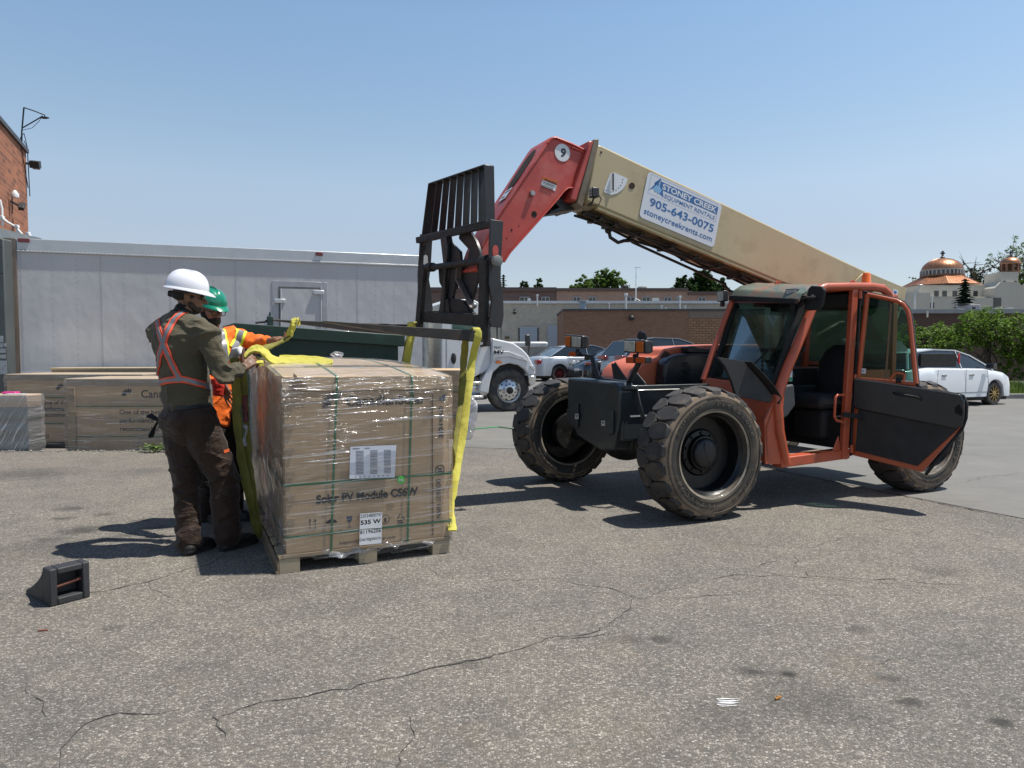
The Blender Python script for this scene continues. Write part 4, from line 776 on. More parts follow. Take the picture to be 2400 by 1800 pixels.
# underside bracket of the head and small lamp on the boom
plate([(1296, 470), (1350, 458), (1368, 474), (1372, 480), (1358, 490), (1310, 496), (1286, 502), (1288, 496), (1312, 485)], -.14, .12, 'head_bracket', BLK_, boom)
lc = c1(1392, 452, VB + .12); b = MB(); b.box(lc, (.07, .07, .085)); bl = b.build('boom_lamp', BLK_, boom, bevel=.008); b = MB()
for i in range(2):
    for j in range(3): b.lathe([(.010, 0), (.010, .003)], lc + V(.036, -.014 + i * .028 + 0, -.024 + j * .024), (1, 0, 0), 10)
b.build('lamp_leds', mat('led_glass', (.5, .5, .5), .2), bl)
b = MB(); b.tube([lc + V(0, 0, -.04), lc + V(0, -.03, -.08), lc + V(0, -.10, -.09)], .009, 6); b.tube([lc + V(-.03, .01, 0), lc + V(-.07, .01, -.05), lc + V(-.05, 0, -.10), lc + V(.02, -.05, -.10)], .005, 6); b.build('lamp_bracket_arm', BLK_, bl, smooth=60)
# angle gauge
gcn = c1(1444, 411, VB); b = MB(); fan = [gcn + V(0, .003, 0)]
apex = c1(1434, 407, VB + .003); 
q = [c1(x, y, VB + .003) for x, y in ((1430, 406), (1441, 405), (1471, 419), (1467, 432), (1459, 444), (1447, 453), (1432, 457), (1415, 450), (1417, 440), (1423, 424))]; b.ext(q, (0, .002, 0)); ga = b.build('angle_gauge', whd, boom)
b = MB(); 
for k, s_ in enumerate(('-10', '0', '10', '20', '30', '40', '50', '60', '70')):
    x, y = [(1419, 447), (1425, 449), (1431, 451), (1437, 449.5), (1444, 447), (1450, 442), (1455, 436), (1459, 429), (1460, 422)][k]; b.text(s_, basis(c1(x, y, VB + .0055), (-1, 0, -.5 + k * .16), (.5 - k * .16, 0, 1)), .014, .01, thick=.0004, align='CENTER')
b.build('gauge_figures', blk, ga)
b = MB(); b.bar(c1(1437, 406, VB + .02), c1(1437, 446, VB + .02), .012, .014, (0, 1, 0)); b.build('gauge_pointer', BLK_, ga, bevel=.004)
b = MB(); b.ext([c1(1481 + 7 * math.cos(a), 435.5 + 7.5 * math.sin(a), VB + .002) for a in [2 * math.pi * k / 20 for k in range(20)]], (0, .002, 0)); b.lathe([(.010, 0), (.010, .003)], c1(1409, 357, VB + .001), (0, 1, 0), 12); b.build('inspection_hole', mat('hole_brown', (.03, .012, .008), .8), boom)
# hire-company banner on the boom side
P00, P10, P11, P01 = [c1(x, y, VB + .003) for x, y in ((1497, 508), (1672, 581), (1693, 480), (1519, 401))]
ex = P10 - P00; ey = P01 - P00; BM = basis(P00 + V(0, .003, 0), ex, ey); LX = ex.length; LY = ey.dot(Vector(BM.col[1][:3]))
def bp(a, c_, z=0.0): return BM @ Vector((a * LX, c_ * LY, z))
def brect(a0, a1, b0, b1, z, th, name, m, par, skew=0.0):
    b = MB(); q = [BM @ Vector((a * LX + skew * c_ * LY, c_ * LY, z)) for a, c_ in ((a0, b0), (a1, b0), (a1, b1), (a0, b1))]; b.ext(q, (0, th, 0)); return b.build(name, m, par)
SK = (P01 - P00).dot(Vector(BM.col[0][:3])) / LY
b = MB(); rad = .04; q = []
for a, c_ in ((0, 0), (1, 0), (1, 1), (0, 1)):
    for k in range(5):
        an = {(0, 0): 180, (1, 0): 270, (1, 1): 0, (0, 1): 90}[(a, c_)] + 22.5 * k; xx = (a * LX + (rad if a == 0 else -rad)) + rad * math.cos(R(an)); yy = (c_ * LY + (rad if c_ == 0 else -rad)) + rad * math.sin(R(an)); q.append(BM @ Vector((xx + SK * yy, yy, -.001)))
b.ext(q, (0, .002, 0)); ban = b.build('banner', mat('banner_white', (.60, .63, .68), .4, var=.03, coat=.2), boom)
brect(.17, .955, .735, .905, .0013, .0003, 'blue_bar', blu, ban, SK)
b = MB()
for a0, a1, c0, c1_ in ((.045, .955, .555, .558), (.045, .955, .962, .965), (.045, .048, .558, .962), (.952, .955, .558, .735)): b.ext([BM @ Vector((a * LX + SK * c_ * LY, c_ * LY, .0013)) for a, c_ in ((a0, c0), (a1, c0), (a1, c1_), (a0, c1_))], (0, .0002, 0))
b.build('border_line', blu, ban)
def skp(a, c_, z): return BM @ Vector((a * LX + SK * c_ * LY, c_ * LY, z))
b = MB(); b.ext([skp(a, c_, .0019) for a, c_ in ((.055, .63), (.165, .965), (.10, .70))][:3], (0, .0002, 0)); b.ext([skp(a, c_, .0019) for a, c_ in ((.165, .965), (.155, .78), (.12, .74), (.10, .82))], (0, .0002, 0)); b.ext([skp(a, c_, .0019) for a, c_ in ((.165, .965), (.185, .64), (.245, .60), (.175, .93))], (0, .0002, 0)); b.build('peak_logo', blu, ban)
b = MB(); b.ext([skp(a, c_, .0023) for a, c_ in ((.10, .70), (.13, .80), (.145, .77), (.165, .84), (.18, .76), (.205, .74), (.19, .66), (.16, .62), (.155, .66), (.125, .64))], (0, .0001, 0)); b.build('leaf_logo', mat('decal_lightblue', (.2, .4, .6), .4), ban)
XD = Vector(BM.col[0][:3]); YD = (Vector(BM.col[1][:3]) + XD * SK)
def btext(s_, a, c_, size, sx, m, name, bold=.0, wfrac=None, shear_top=0, z=.0019):
    b = MB(); me_m = Matrix.Identity(4); b.text(s_, me_m, size, bold, thick=.0001)
    xs_ = [v.co.x for v in b.bm.verts]; w_ = max(xs_) - min(xs_); k = (wfrac * LX / w_) if wfrac else sx
    for v in b.bm.verts:
        x_, y_, z_ = v.co; v.co = BM @ Vector((a * LX + (x_ - min(xs_)) * k + SK * (c_ * LY + y_), c_ * LY + y_, z + z_))
    return b.build(name, m, ban)
btext('STONEY CREEK', .205, .765, LY * .165, 1, whd, 'banner_name', .028, .735)
btext('EQUIPMENT RENTALS', .255, .60, LY * .125, 1, blu, 'banner_line', .004, .68)
btext('905-643-0075', .09, .32, LY * .24, 1, blu, 'banner_phone', .022, .86)
btext('stoneycreekrents.com', .045, .11, LY * .175, 1, blu, 'banner_website', .012, .91)
# small label near the boom end
sticker([(2094, 677), (2106, 681), (2102, 694), (2091, 690)], VB + .027, 'small_label', whd, boom); sticker([(2096, 681), (2103, 684), (2099, 690), (2096, 688)], VB + .0295, 'label_mark', blu, boom)
# ---------------- fork carriage ----------------
def cplate(pts, u0, th, name, m, par, bev=.004):
    b = MB(); b.ext([cc(x, y, u0) for x, y in pts], FWD * th); return b.build(name, m, par, bevel=bev)
car = cplate([(985, 557), (1160, 520), (1160, 533), (986, 571)], -.03, .05, 'fork_carriage', RST, tele)      # top bar
b = MB(); b.bar(cc(985, 742, 0), cc(1120, 750, 0), .10, .09, FWD); b.bar(cc(1000, 735, -.05), cc(1110, 740, -.05), .06, .05, FWD); b.build('carriage_bottom_bar', RST, car, bevel=.008)
b = MB(); b.tube([cc(995, 629, .02), cc(1165, 607, .02)], .028, 14); b.tube([cc(1003, 627, .02), cc(1015, 626, .02)], .042, 14); b.tube([cc(1130, 611, .02), cc(1145, 609, .02)], .042, 14); b.build('fork_shaft', RST, car, smooth=40)
b = MB(); b.lathe([(.042, 0), (.042, .03), (.034, .034)], cc(1163, 612, .02), LAT, 24); b.build('shaft_cap', mat('cap_steel', (.20, .21, .20), .5, .4), car, smooth=40)
# side plates run fore and aft
def sideplate(x, v_pts, name):
    b = MB()
    for pts in v_pts:
        b.ext(pts, -LAT * .022)
    return b.build(name, BLK_, car, bevel=.004)
def onplate(v, px, py):   # a plane across the carriage at lateral v
    return TH.l(CR_.w(CR_.cut(px, py, 1, v)))
vR = CR_.cut(1158, 520, 0, 0).y; vL = CR_.cut(987, 548, 0, 0).y
R1 = [(1150, 514), (1180, 518), (1177, 575), (1175, 610), (1174, 655), (1180, 700), (1181, 740), (1176, 768), (1152, 766), (1147, 750), (1153, 705), (1146, 665), (1147, 610), (1148, 560)]
b = MB(); b.ext([onplate(vR, x, y) for x, y in R1], -LAT * .022); pr = b.build('side_plate', BLK_, car, bevel=.004)
b = MB(); b.ext([onplate(vR, x, y) + LAT * .003 for x, y in ((1155, 602), (1154, 585), (1156, 577), (1161, 574), (1166, 577), (1168, 585), (1167, 602))], -LAT * .002); b.build('slot', RED, pr)
L1 = [(986, 548), (1014, 556), (1010, 628), (1006, 655), (1012, 690), (1015, 725), (1008, 745), (990, 745), (981, 700), (980, 640), (983, 600)]
b = MB(); b.ext([onplate(vL, x, y) for x, y in L1], -LAT * .022); pl = b.build('side_plate', BLK_, car, bevel=.004)
b = MB(); b.ext([onplate(vL, x, y) + LAT * .003 for x, y in ((992, 620), (993, 600), (997, 597), (1002, 600), (1003, 620))], -LAT * .002); b.build('slot', mat('slot_grey', (.42, .43, .44), .6), pl)
# centre adapter plates
AD1 = [(1010, 556), (1008, 536), (1050, 530), (1058, 545), (1060, 575), (1063, 605), (1056, 640), (1050, 700), (1056, 750), (1030, 752), (1010, 745), (1022, 715), (1046, 700), (1048, 650), (1034, 680), (1028, 660), (1035, 632), (1056, 625), (1056, 586), (1040, 567)]
cplate([(1040, 552), (1058, 548), (1062, 568), (1084, 590), (1086, 612), (1078, 640), (1070, 680), (1062, 720), (1050, 752), (1042, 752), (1048, 690), (1052, 630), (1056, 585)], -.05, .03, 'adapter_plate', BLK_, car)
cplate([(1038, 553), (1052, 549), (1056, 582), (1050, 640), (1046, 735), (1038, 752), (1032, 752), (1048, 640)], -.01, .03, 'adapter_plate', BLK_, car)
cplate([(1038, 554), (1058, 549), (1058, 586), (1038, 566)], -.06, .02, 'adapter_plate', BLK_, car)
cplate([(1084, 545), (1106, 540), (1122, 565), (1131, 590), (1132, 612), (1126, 650), (1116, 690), (1108, 715), (1096, 690), (1080, 660), (1072, 680), (1068, 640), (1075, 615), (1104, 608), (1106, 586), (1082, 560)], -.09, .03, 'adapter_plate', BLK_, car)
cplate([(1034, 632), (1052, 628), (1050, 690), (1036, 662)], -.08, .03, 'adapter_plate', RST, car)
cplate([(1070, 700), (1094, 704), (1108, 722), (1114, 750), (1060, 752), (1052, 735)], -.06, .05, 'adapter_gusset', RST, car)
cplate([(1046, 705), (1056, 700), (1062, 752), (1030, 752)], -.02, .03, 'adapter_gusset', RST, car)
b = MB(); b.bar(cc(1074, 655, -.03), cc(1108, 722, -.03), .014, .05, FWD); b.bar(cc(1077, 610, -.02), cc(1074, 655, -.03), .012, .05, FWD); b.build('link_bar', mat('link_grey', (.12, .1, .09), .5, var=.3), car)
b = MB(); b.sph(cc(1112, 716, .02), .022, 12, 8); b.build('link_pin', STEEL, car, smooth=60)
# fork shanks and blades
def fork(pv_px, top, heel, tip, u_tip, name='fork', w=.10):
    v = CR_.cut(pv_px[0], pv_px[1], 0, .06).y; on = lambda x, y: TH.l(CR_.w(CR_.cut(x, y, 1, v)))
    return v, on
# near fork
v, on = fork((1132, 780), None, None, None, None)
b = MB(); sh_top = cc(1136, 612, .05); sh_bot = cc(1131, 800, .05); b.bar(sh_top, sh_bot, .10, .045, FWD)
t0 = on(1128, 776); t1 = on(1128, 802); p0 = on(757, 752.5); p1 = on(757, 754.5); 
for s in (1,): b.loft([[t0 + LAT * .05, t0 - LAT * .05, t1 - LAT * .05, t1 + LAT * .05], [on(950, 766) + LAT * .05, on(950, 766) - LAT * .05, on(950, 786) - LAT * .05, on(950, 786) + LAT * .05], [p0 + LAT * .045, p0 - LAT * .045, p1 - LAT * .045, p1 + LAT * .045]])
b.build('fork', RST, car, bevel=.004)['label'] = 'near fork with a yellow sling hung over its heel'
v, on2 = fork((990, 765), None, None, None, None)
b = MB(); b.bar(cc(993, 628, .05), cc(982, 765, .05), .10, .045, FWD); t0 = on2(985, 762); t1 = on2(985, 788); p0 = on2(640, 749.5); p1 = on2(640, 751.5)
b.loft([[t0 + LAT * .05, t0 - LAT * .05, t1 - LAT * .05, t1 + LAT * .05], [on2(830, 757) + LAT * .05, on2(830, 757) - LAT * .05, on2(830, 776) - LAT * .05, on2(830, 776) + LAT * .05], [p0 + LAT * .045, p0 - LAT * .045, p1 - LAT * .045, p1 + LAT * .045]])
b.build('fork', RST, car, bevel=.004)
FORKV = CR_.cut(1132, 780, 0, .06).y; FORKV2 = CR_.cut(990, 765, 0, .06).y
b = MB(); b.bar(cc(1140, 740, -.02), cc(1140, 812, -.02), .06, .04, FWD); b.build('fork_keeper', BLK_, car, bevel=.006)
# load backrest
bk = MB(); c_tl, c_tr, c_bl, c_br = (1014, 432), (1146, 388), (998, 556), (1148, 522)
def bpnt(a, c_, u=.0):
    x = c_bl[0] + (c_br[0] - c_bl[0]) * a; y = c_bl[1] + (c_br[1] - c_bl[1]) * a; x2 = c_tl[0] + (c_tr[0] - c_tl[0]) * a; y2 = c_tl[1] + (c_tr[1] - c_tl[1]) * a; return cc(x + (x2 - x) * c_, y + (y2 - y) * c_, u)
bk.bar(bpnt(0, 1, -.04), bpnt(1, 1, -.04), .09, .012, (0, 0, 1)); bk.bar(bpnt(0, 0, -.04), bpnt(0, 1, -.04), .012, .09, FWD); bk.bar(bpnt(1, 0, -.04), bpnt(1, 1, -.04), .012, .09, FWD); bk.bar(bpnt(0, .02, -.04), bpnt(1, .02, -.04), .09, .014, (0, 0, 1))
bkr = bk.build('load_backrest', BLK_, car, bevel=.003)
for k in range(1, 8):
    a = k / 8.0; s = MB(); s.bar(bpnt(a, 0.02, -.04), bpnt(a, .985, -.04), .012, .06, FWD); s.build('backrest_bar', BLK_, bkr)
# ---------------- cab ----------------
VL, VR = 1.05, .33
L = lambda x, y: c1(x, y, VL); RR = lambda x, y: c1(x, y, VR)
fr_ = MB(); aL = [L(1924, 676), L(1912, 700), L(1878, 785), L(1842, 870), L(1826, 915), L(1822, 955), L(1826, 1010), L(1842, 1086)]
fr_.tube(aL, [.035, .042, .044, .046, .048, .048, .046, .04], 12)
cab = fr_.build('cab', ORG, tele, smooth=50)
b = MB(); b.tube([RR(1722, 690), RR(1700, 745), RR(1672, 820), RR(1648, 890)], .028, 10); b.build('front_pillar', ORG, cab, smooth=50)
# front lower panel between windscreen and chassis; side panel below the A pillar
wbR = RR(1650, 889); wbL = L(1830, 925); 
b = MB(); b.ext([wbR + V(0, 0, .02), L(1826, 908), L(1793, 1000), L(1795, 1084), V(.62, VR, .42), V(.80, VR, .80)], (-.03, 0, 0)); b.build('front_panel', ORG, cab, bevel=.006)
b = MB(); b.ext([L(1792, 985), L(1820, 930), L(1826, 1010), L(1842, 1088), L(1794, 1088)], (0, -.03, 0)); b.build('corner_panel', ORG, cab, bevel=.004)
# roof, visor and header
roofz = 2.0
rail = MB(); rl = [L(1906, 700), L(1918, 679), L(1934, 673), L(1990, 672), L(2040, 672), L(2068, 676), L(2080, 686), L(2087, 700)]
rail.tube(rl, .040, 10); rail.build('roof_rail', ORG, cab, smooth=50)
zt = (L(1934, 673).z + L(2040, 672).z) / 2
b = MB(); sec_l = [L(1872, 701), L(1880, 686), L(1898, 674), L(1930, 668)]; sec_r = [RR(1712, 694), RR(1720, 678), RR(1735, 668), RR(1762, 662)]
NS = 18; grid = []
for i in range(NS + 1):
    f = i / NS; row = []
    for k in range(13):
        g = k / 12 * 3; j = min(2, int(g)); q = g - j; A1 = sec_l[j].lerp(sec_l[j + 1], q); B1 = sec_r[j].lerp(sec_r[j + 1], q); p = A1.lerp(B1, f); p = p + V(0, 0, .010 * abs(math.sin(f * math.pi * 5)) ** .3 - .01); row.append(p)
    grid.append(row)
b.loft([r + [p - V(.0, 0, .02) for p in r[::-1]] for r in grid], caps=True)
b.build('roof_visor', mat('visor_green', (.12, .155, .13), .35, var=.25, vs=6, dirt=(.24, .13, .09), ds=7, dlo=.45, dhi=.65, bump=.2, bs=50, coat=.2), cab, smooth=40)
b = MB(); b.ext([L(1930, 669), L(2060, 669), V(-1.36, VR, zt - .02), RR(1762, 664)], (0, 0, -.04)); b.build('roof', ORG, cab, bevel=.012)
b = MB(); b.bar(L(1868, 706), RR(1712, 698), .05, .045, (0, 0, 1)); b.build('header', MAT_, cab, bevel=.005)
b = MB(); b.bar(L(1866, 716) + V(.0, 0, .03), RR(1714, 708), .03, .018, (0, 0, 1)); b.build('header_strip', mat('maroon', (.10, .02, .025), .4), cab)
# windscreen
GL = glassmat('cab_glass', (.34, .46, .42), .0, .03, .12); GL2 = glassmat('door_glass', (.42, .60, .52), .0, .02, .06)
b = MB(); ws = [RR(1725, 705) + V(-.01, 0, 0), L(1880, 712) + V(-.04, -.03, 0), L(1815, 905) + V(-.04, -.04, .02), RR(1668, 885) + V(-.01, 0, 0)]; b.ext(ws, (-.006, 0, 0)); b.build('windscreen', GL, cab)
b = MB(); o_ = V(.006, 0, 0)
for a, c_ in zip(ws, ws[1:] + ws[:1]): b.bar(a + o_, c_ + o_, .022, .055, (1, 0, 0))
b.build('windscreen_seal', MAT_, cab)
b = MB(); b.bar(RR(1668, 818) + V(-.3, 0, -.02), L(1848, 818) + V(-.25, -.05, 0), .03, .04); b.build('dash_bar', MAT_, cab)
# wipers
b = MB(); o_ = V(.05, 0, 0); f1 = lambda x, y, k=.75: (L(x, y) * k + RR(x, y) * (1 - k)); WV = .80; wq = lambda x, y: c1(x, y, WV) + V(.05, 0, 0)
b.tube([wq(1872, 745), wq(1848, 785), wq(1832, 812), wq(1825, 830)], .010, 6); b.bar(wq(1842, 790), wq(1792, 890), .018, .012); b.bar(wq(1826, 806), wq(1768, 862), .014, .012); b.tube([wq(1870, 748), wq(1812, 860)], .006, 5); b.build('wiper', MAT_, cab, smooth=40)
b = MB(); b.box(c1(1873, 728, .95) + V(.06, 0, 0), (.06, .06, .13)); b.build('wiper_motor', MAT_, cab, bevel=.005)
# black mudguard over the front wheel
mg = [(1682, 836), (1740, 846), (1790, 905), (1808, 940), (1812, 965), (1798, 945)]
b = MB(); o1 = [c1(x, y, 1.06) for x, y in ((1682, 837), (1742, 846), (1785, 895), (1812, 930), (1806, 944), (1726, 928), (1716, 895), (1700, 858))]; b.ext(o1, (0, -.03, 0)); b.strap([c1(x, y, 1.0) for x, y in ((1742, 847), (1770, 875), (1795, 903), (1812, 931), (1806, 945))], .20, .012, (0, 1, 0)); b.build('mudguard', mat('guard_black', (.022, .022, .023), .65, var=.2, bump=.25, bs=90), cab, bevel=.004)
# sill, step, B pillar, rear frame
b = MB(); b.bar(L(1830, 1085) + V(0, -.05, 0), L(1990, 1063) + V(0, -.05, 0), .12, .09); b.bar(L(1990, 1066) + V(0, -.05, .0), L(2050, 1062) + V(0, -.1, .02), .08, .03)
b.ext([L(1838, 1020), L(1852, 1068), L(1842, 1078), L(1836, 1078)], (0, -.015, 0)); b.ext([L(1966, 1020), L(1950, 1062), L(1966, 1070), L(1972, 1068)], (0, -.015, 0)); b.build('sill', ORG, cab, bevel=.008)
b = MB(); p = [L(1846, 1076), L(1962, 1060)]; b.ext([L(1846, 1078) + V(0, 0, .004), L(1958, 1062) + V(0, 0, .004), L(1958, 1062) + V(0, -.55, .004), L(1846, 1078) + V(0, -.55, .004)], (0, 0, .01)); b.build('cab_floor', mat('floor_dust', (.26, .20, .16), .9, var=.3, vs=10), cab)
b = MB(); b.bar(L(2001, 676), L(1976, 1076), .075, .05, (0, 1, 0)); b.build('door_pillar', ORG, cab, bevel=.008)
b = MB(); b.tube([L(2013, 700) + V(0, .01, 0), L(2008, 800) + V(0, .01, 0), L(1996, 960) + V(0, .01, 0), L(1991, 1068) + V(0, .01, 0)], .012, 8); b.build('pillar_seal', MAT_, cab, smooth=50)
for y in (690, 885, 1050):
    b = MB(); x = 2011 - (y - 690) * .055; b.tube([L(x, y - 8) + V(0, .02, 0), L(x, y + 10) + V(0, .02, 0)], .018, 10); b.build('hinge', ORG, cab, smooth=40)
b = MB(); b.tube([L(1968, 925) + V(0, .05, 0), L(1950, 925) + V(0, .06, 0), L(1945, 932) + V(0, .06, 0), L(1943, 975) + V(0, .06, 0), L(1948, 984) + V(0, .06, 0), L(1966, 988) + V(0, .05, 0)], .012, 8); b.build('grab_handle', ORG, cab, smooth=50)
b = MB(); b.bar(L(1962, 970) + V(0, .06, 0), L(2006, 976) + V(0, .10, 0), .012, .045); b.build('door_strap', MAT_, cab)
# right-hand frame, inner posts, dark interior
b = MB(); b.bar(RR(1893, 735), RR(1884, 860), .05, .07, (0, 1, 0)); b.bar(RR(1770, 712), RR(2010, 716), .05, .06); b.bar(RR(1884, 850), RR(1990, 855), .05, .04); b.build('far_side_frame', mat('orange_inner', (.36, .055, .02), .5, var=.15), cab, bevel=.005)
b = MB(); b.ext([V(-1.36, VR - .02, .45), V(-1.08, VL - .06, .45), V(-1.08, VL - .06, 1.25), V(-1.36, VR - .02, 1.25)], (-.02, 0, 0)); b.ext([V(.58, VR, .48), V(-1.34, VR, .48), V(-1.34, VR, 1.22), V(.52, VR, 1.22)], (0, -.02, 0)); b.ext([V(-.42, VR, .48), V(-1.3, VR, .48), V(-1.05, VL - .03, .48), V(-.42, VL - .03, .48)], (0, 0, .30)); b.build('cab_interior', mat('interior_black', (.010, .010, .010), .85, bump=.4, bs=60, var=.4), cab)
b = MB(); b.ext([V(-.55, VL - .01, .42), V(-1.08, VL - .01, .60), V(-1.08, VL - .01, 1.22), V(-.55, VL - .01, 1.22)], (0, -.02, 0)); b.build('rear_side_panel', ORG, cab)
b = MB(); b.bar(V(-1.08, VL - .03, .45), V(-1.09, VL - .03, zt - .05), .06, .06); b.bar(V(-1.36, VR, .45), V(-1.36, VR, zt - .03), .06, .06); b.bar(V(-1.36, VR, zt - .04), V(-1.09, VL - .03, zt - .07), .05, .06); b.build('rear_frame', ORG, cab, bevel=.006)
b = MB(); b.ext([V(-1.33, VR - .005, 1.24), V(-.2, VR - .005, 1.24), V(-.2, VR - .005, 1.85), V(-1.33, VR - .005, 1.85)], (0, .005, 0)); b.build('far_window', glassmat('far_glass', (.32, .36, .33), .06, .04, .25), cab)
b = MB(); b.ext([V(-1.35, VR + .03, 1.26), V(-1.10, VL - .06, 1.26), V(-1.10, VL - .06, 1.86), V(-1.35, VR + .03, 1.86)], (.005, 0, 0)); b.build('rear_window', GL, cab)
b = MB(); b.ext([V(-.1, VR + .02, zt - .06), V(-1.3, VR + .02, zt - .06), V(-1.05, VL - .05, zt - .06), V(-.45, VL - .05, zt - .06)], (0, 0, -.10)); b.build('headliner', mat('interior_black', (0, 0, 0)), cab)
# seat, steering wheel, console
b = MB(); sx = -.55; sy = .68; b.box((sx + .05, sy, .92), (.5, .5, .14)); b.box((sx + .03, sy, .70), (.36, .4, .30)); st = b.build('seat', mat('seat_black', (.016, .016, .018), .7, bump=.4, bs=70), cab, bevel=.05, seg=3)
b = MB(); ring = []
for z, w_, d in ((.95, .23, .06), (1.1, .25, .075), (1.28, .25, .07), (1.40, .20, .055), (1.46, .11, .03)): ring.append([Vector((sx - .16 - (z - .95) * .22 + d * math.cos(a), sy + w_ * math.sin(a), z)) for a in [2 * math.pi * k / 20 for k in range(20)]])
b.loft(ring); b.build('seat_back', mat('seat_black', (0, 0, 0)), st, smooth=60)
b = MB(); cst = V(.12, .72, 1.22); ax = V(-.5, 0, .86).normalized(); u_ = ax.orthogonal().normalized(); v_ = ax.cross(u_); pts = [cst + (u_ * math.cos(2 * math.pi * k / 24) + v_ * math.sin(2 * math.pi * k / 24)) * .17 for k in range(25)]; b.tube(pts, .014, 8); b.bar(pts[0], pts[12], .02, .015); b.bar(pts[6], pts[18], .02, .015); b.tube([cst, cst - ax * .5], .03, 10); b.build('steering_wheel', MAT_, cab, smooth=50)
b = MB(); b.loft([[c1(x, y, .98) for x, y in ((1832, 905), (1862, 900), (1866, 950), (1848, 975), (1832, 985))], [c1(x, y, .98) + V(0, -.22, 0) for x, y in ((1832, 905), (1862, 900), (1866, 950), (1848, 975), (1832, 985))]]); b.build('console', mat('console_grey', (.05, .055, .06), .6, bump=.1, bs=60), cab, bevel=.02, seg=3)
b = MB(); b.lathe([(.045, 0), (.045, .10), (.035, .12)], c1(1845, 893, .9), (0, 0, 1), 14); b.build('wipes_tub', whd, cab, smooth=40); b = MB(); b.lathe([(.0465, .0), (.0465, .03)], c1(1845, 892, .9), (0, 0, 1), 14); b.build('tub_label', mat('tub_green', (.03, .28, .15), .5), cab, smooth=40)
# pipe seen through the far window
b = MB(); b.tube([c1(1928, 790, .24), c1(1945, 775, .24), c1(1962, 764, .24), c1(1975, 760, .24)], [.055, .045, .042, .04], 14); b.tube([c1(1921, 797, .24), c1(1930, 788, .24)], [.062, .062], 14); b.build('exhaust_elbow', mat('pipe_grey', (.32, .31, .28), .5, .3, var=.2), tele, smooth=50)
# roof lamps, beacon, mirror, lifting eyes
def led_lamp(c, s, nm, facing=(1, .35, 0)):
    m = basis(c, (-facing[1], facing[0], 0), (0, 0, 1)); b = MB(); b.box(c, (s, s, s * .5), m); l = b.build(nm, BLK_, cab, bevel=.008); b = MB(); nn = Vector(m.col[2][:3]); b.box(c + nn * (s * .26), (s * .84, s * .84, s * .05), m); b.build('lens', mat('led_face', (.38, .38, .36), .35, var=.35, vs=55), l); b = MB(); b.box(c - Vector((0, 0, s * .62)), (s * .3, s * .7, s * .3), m); b.build('lamp_foot', BLK_, l)
led_lamp(cu_(1858, 692, .14), .115, 'roof_lamp', (.92, .40, 0)); led_lamp(RR(1706, 694) + V(.04, -.03, 0), .105, 'roof_lamp', (1, -.05, 0))
b = MB(); b.tube([RR(1716, 705), RR(1722, 716), RR(1730, 720)], .02, 8); b.ext([RR(1712, 700), RR(1730, 700), RR(1722, 722), RR(1712, 722)], (0, .02, 0)); b.build('lamp_bracket_plate', BLK_, cab, smooth=50)
b = MB(); bp_ = c1(2030, 668, .85); b.lathe([(.050, 0), (.050, .02), (.042, .03), (.040, .10), (.030, .118), (.001, .122)], bp_, (0, 0, 1), 20); b.build('beacon', mat('beacon_amber', (.75, .16, .01), .25, coat=.5), cab, smooth=45)
for x in (1823, 1999):
    b = MB(); c0 = c1(x, 665 if x < 1900 else 664, .6 if x < 1900 else .95); b.lathe([(.03, -.008), (.03, .008), (.014, .008), (.014, -.008)], c0, (0, 1, 0), 16, close=True); b.build('lifting_eye', ORG, cab, smooth=40)
b = MB(); mq = [cu_(x, y, .12) for x, y in ((1893, 677), (1900, 669), (1925, 671), (1931, 680), (1926, 715), (1917, 726), (1893, 728), (1885, 722), (1889, 700))]; b.ext(mq, (-.035, 0, 0)); mi = b.build('mirror', MAT_, cab, bevel=.012, seg=3); b = MB(); b.tube([cu_(1878, 702, .15), cu_(1890, 698, .18), cu_(1905, 698, .17), cu_(1912, 696, .15)], .012, 8); b.sph(cu_(1905, 697, .14), .025, 10, 8); b.build('mirror_arm', MAT_, mi, smooth=50)
b = MB(); b.tube([cu_(1876, 694, .14), cu_(1884, 688, .15), cu_(1892, 696, .16), cu_(1880, 706, .16), cu_(1886, 714, .15)], .005, 6); b.build('lamp_cable', BLK(), cab, smooth=60)
# ---------------- open door ----------------
def dbar(b, a, c_, w_=.04, t_=.03, y=0.0): b.bar(dd(*a, y), dd(*c_, y), t_, w_, DNX.cross(V(0, 0, 1)) if False else None) if False else b.bar(dd(*a, y), dd(*c_, y), w_, t_, DNY)
dp = [(2033, 690), (2102, 706), (2116, 712), (2126, 726), (2131, 745), (2146, 898), (2010, 890), (2032, 690)]
b = MB()
out = [(2028, 684), (2106, 702), (2122, 710), (2132, 728), (2138, 760), (2151, 905), (2255, 928), (2265, 948), (2262, 985), (2166, 1110), (2001, 1068), (2010, 880)]
path = [dd(x, y) for x, y in ((2033, 690), (2102, 705), (2117, 713), (2127, 727), (2132, 748), (2147, 899))]
b.tube(path, .020, 8, side=DNY, sq=1.0); b.tube([dd(2033, 690), dd(2012, 890)], .022, 8); b.tube([dd(2012, 890), dd(2147, 901)], .020, 8)
door = b.build('door', mat('orange_door', (.47, .085, .026), .4, coat=.3, var=.08), tele, smooth=50)
b = MB(); b.strap([dd(x, y, .02) for x, y in ((2026, 684), (2104, 701), (2121, 709), (2131, 724), (2137, 748), (2152, 905))], .05, .02, DNY); b.build('door_seal', MAT_, door, smooth=50)
b = MB(); lw = [dd(x, y, .012) for x, y in ((2000, 892), (2258, 930), (2266, 950), (2262, 992), (2163, 1106), (1999, 1066))]; b.ext(lw, DNY * .022); b.build('door_frame_lower', mat('orange_door', (0, 0, 0)), door, bevel=.004)
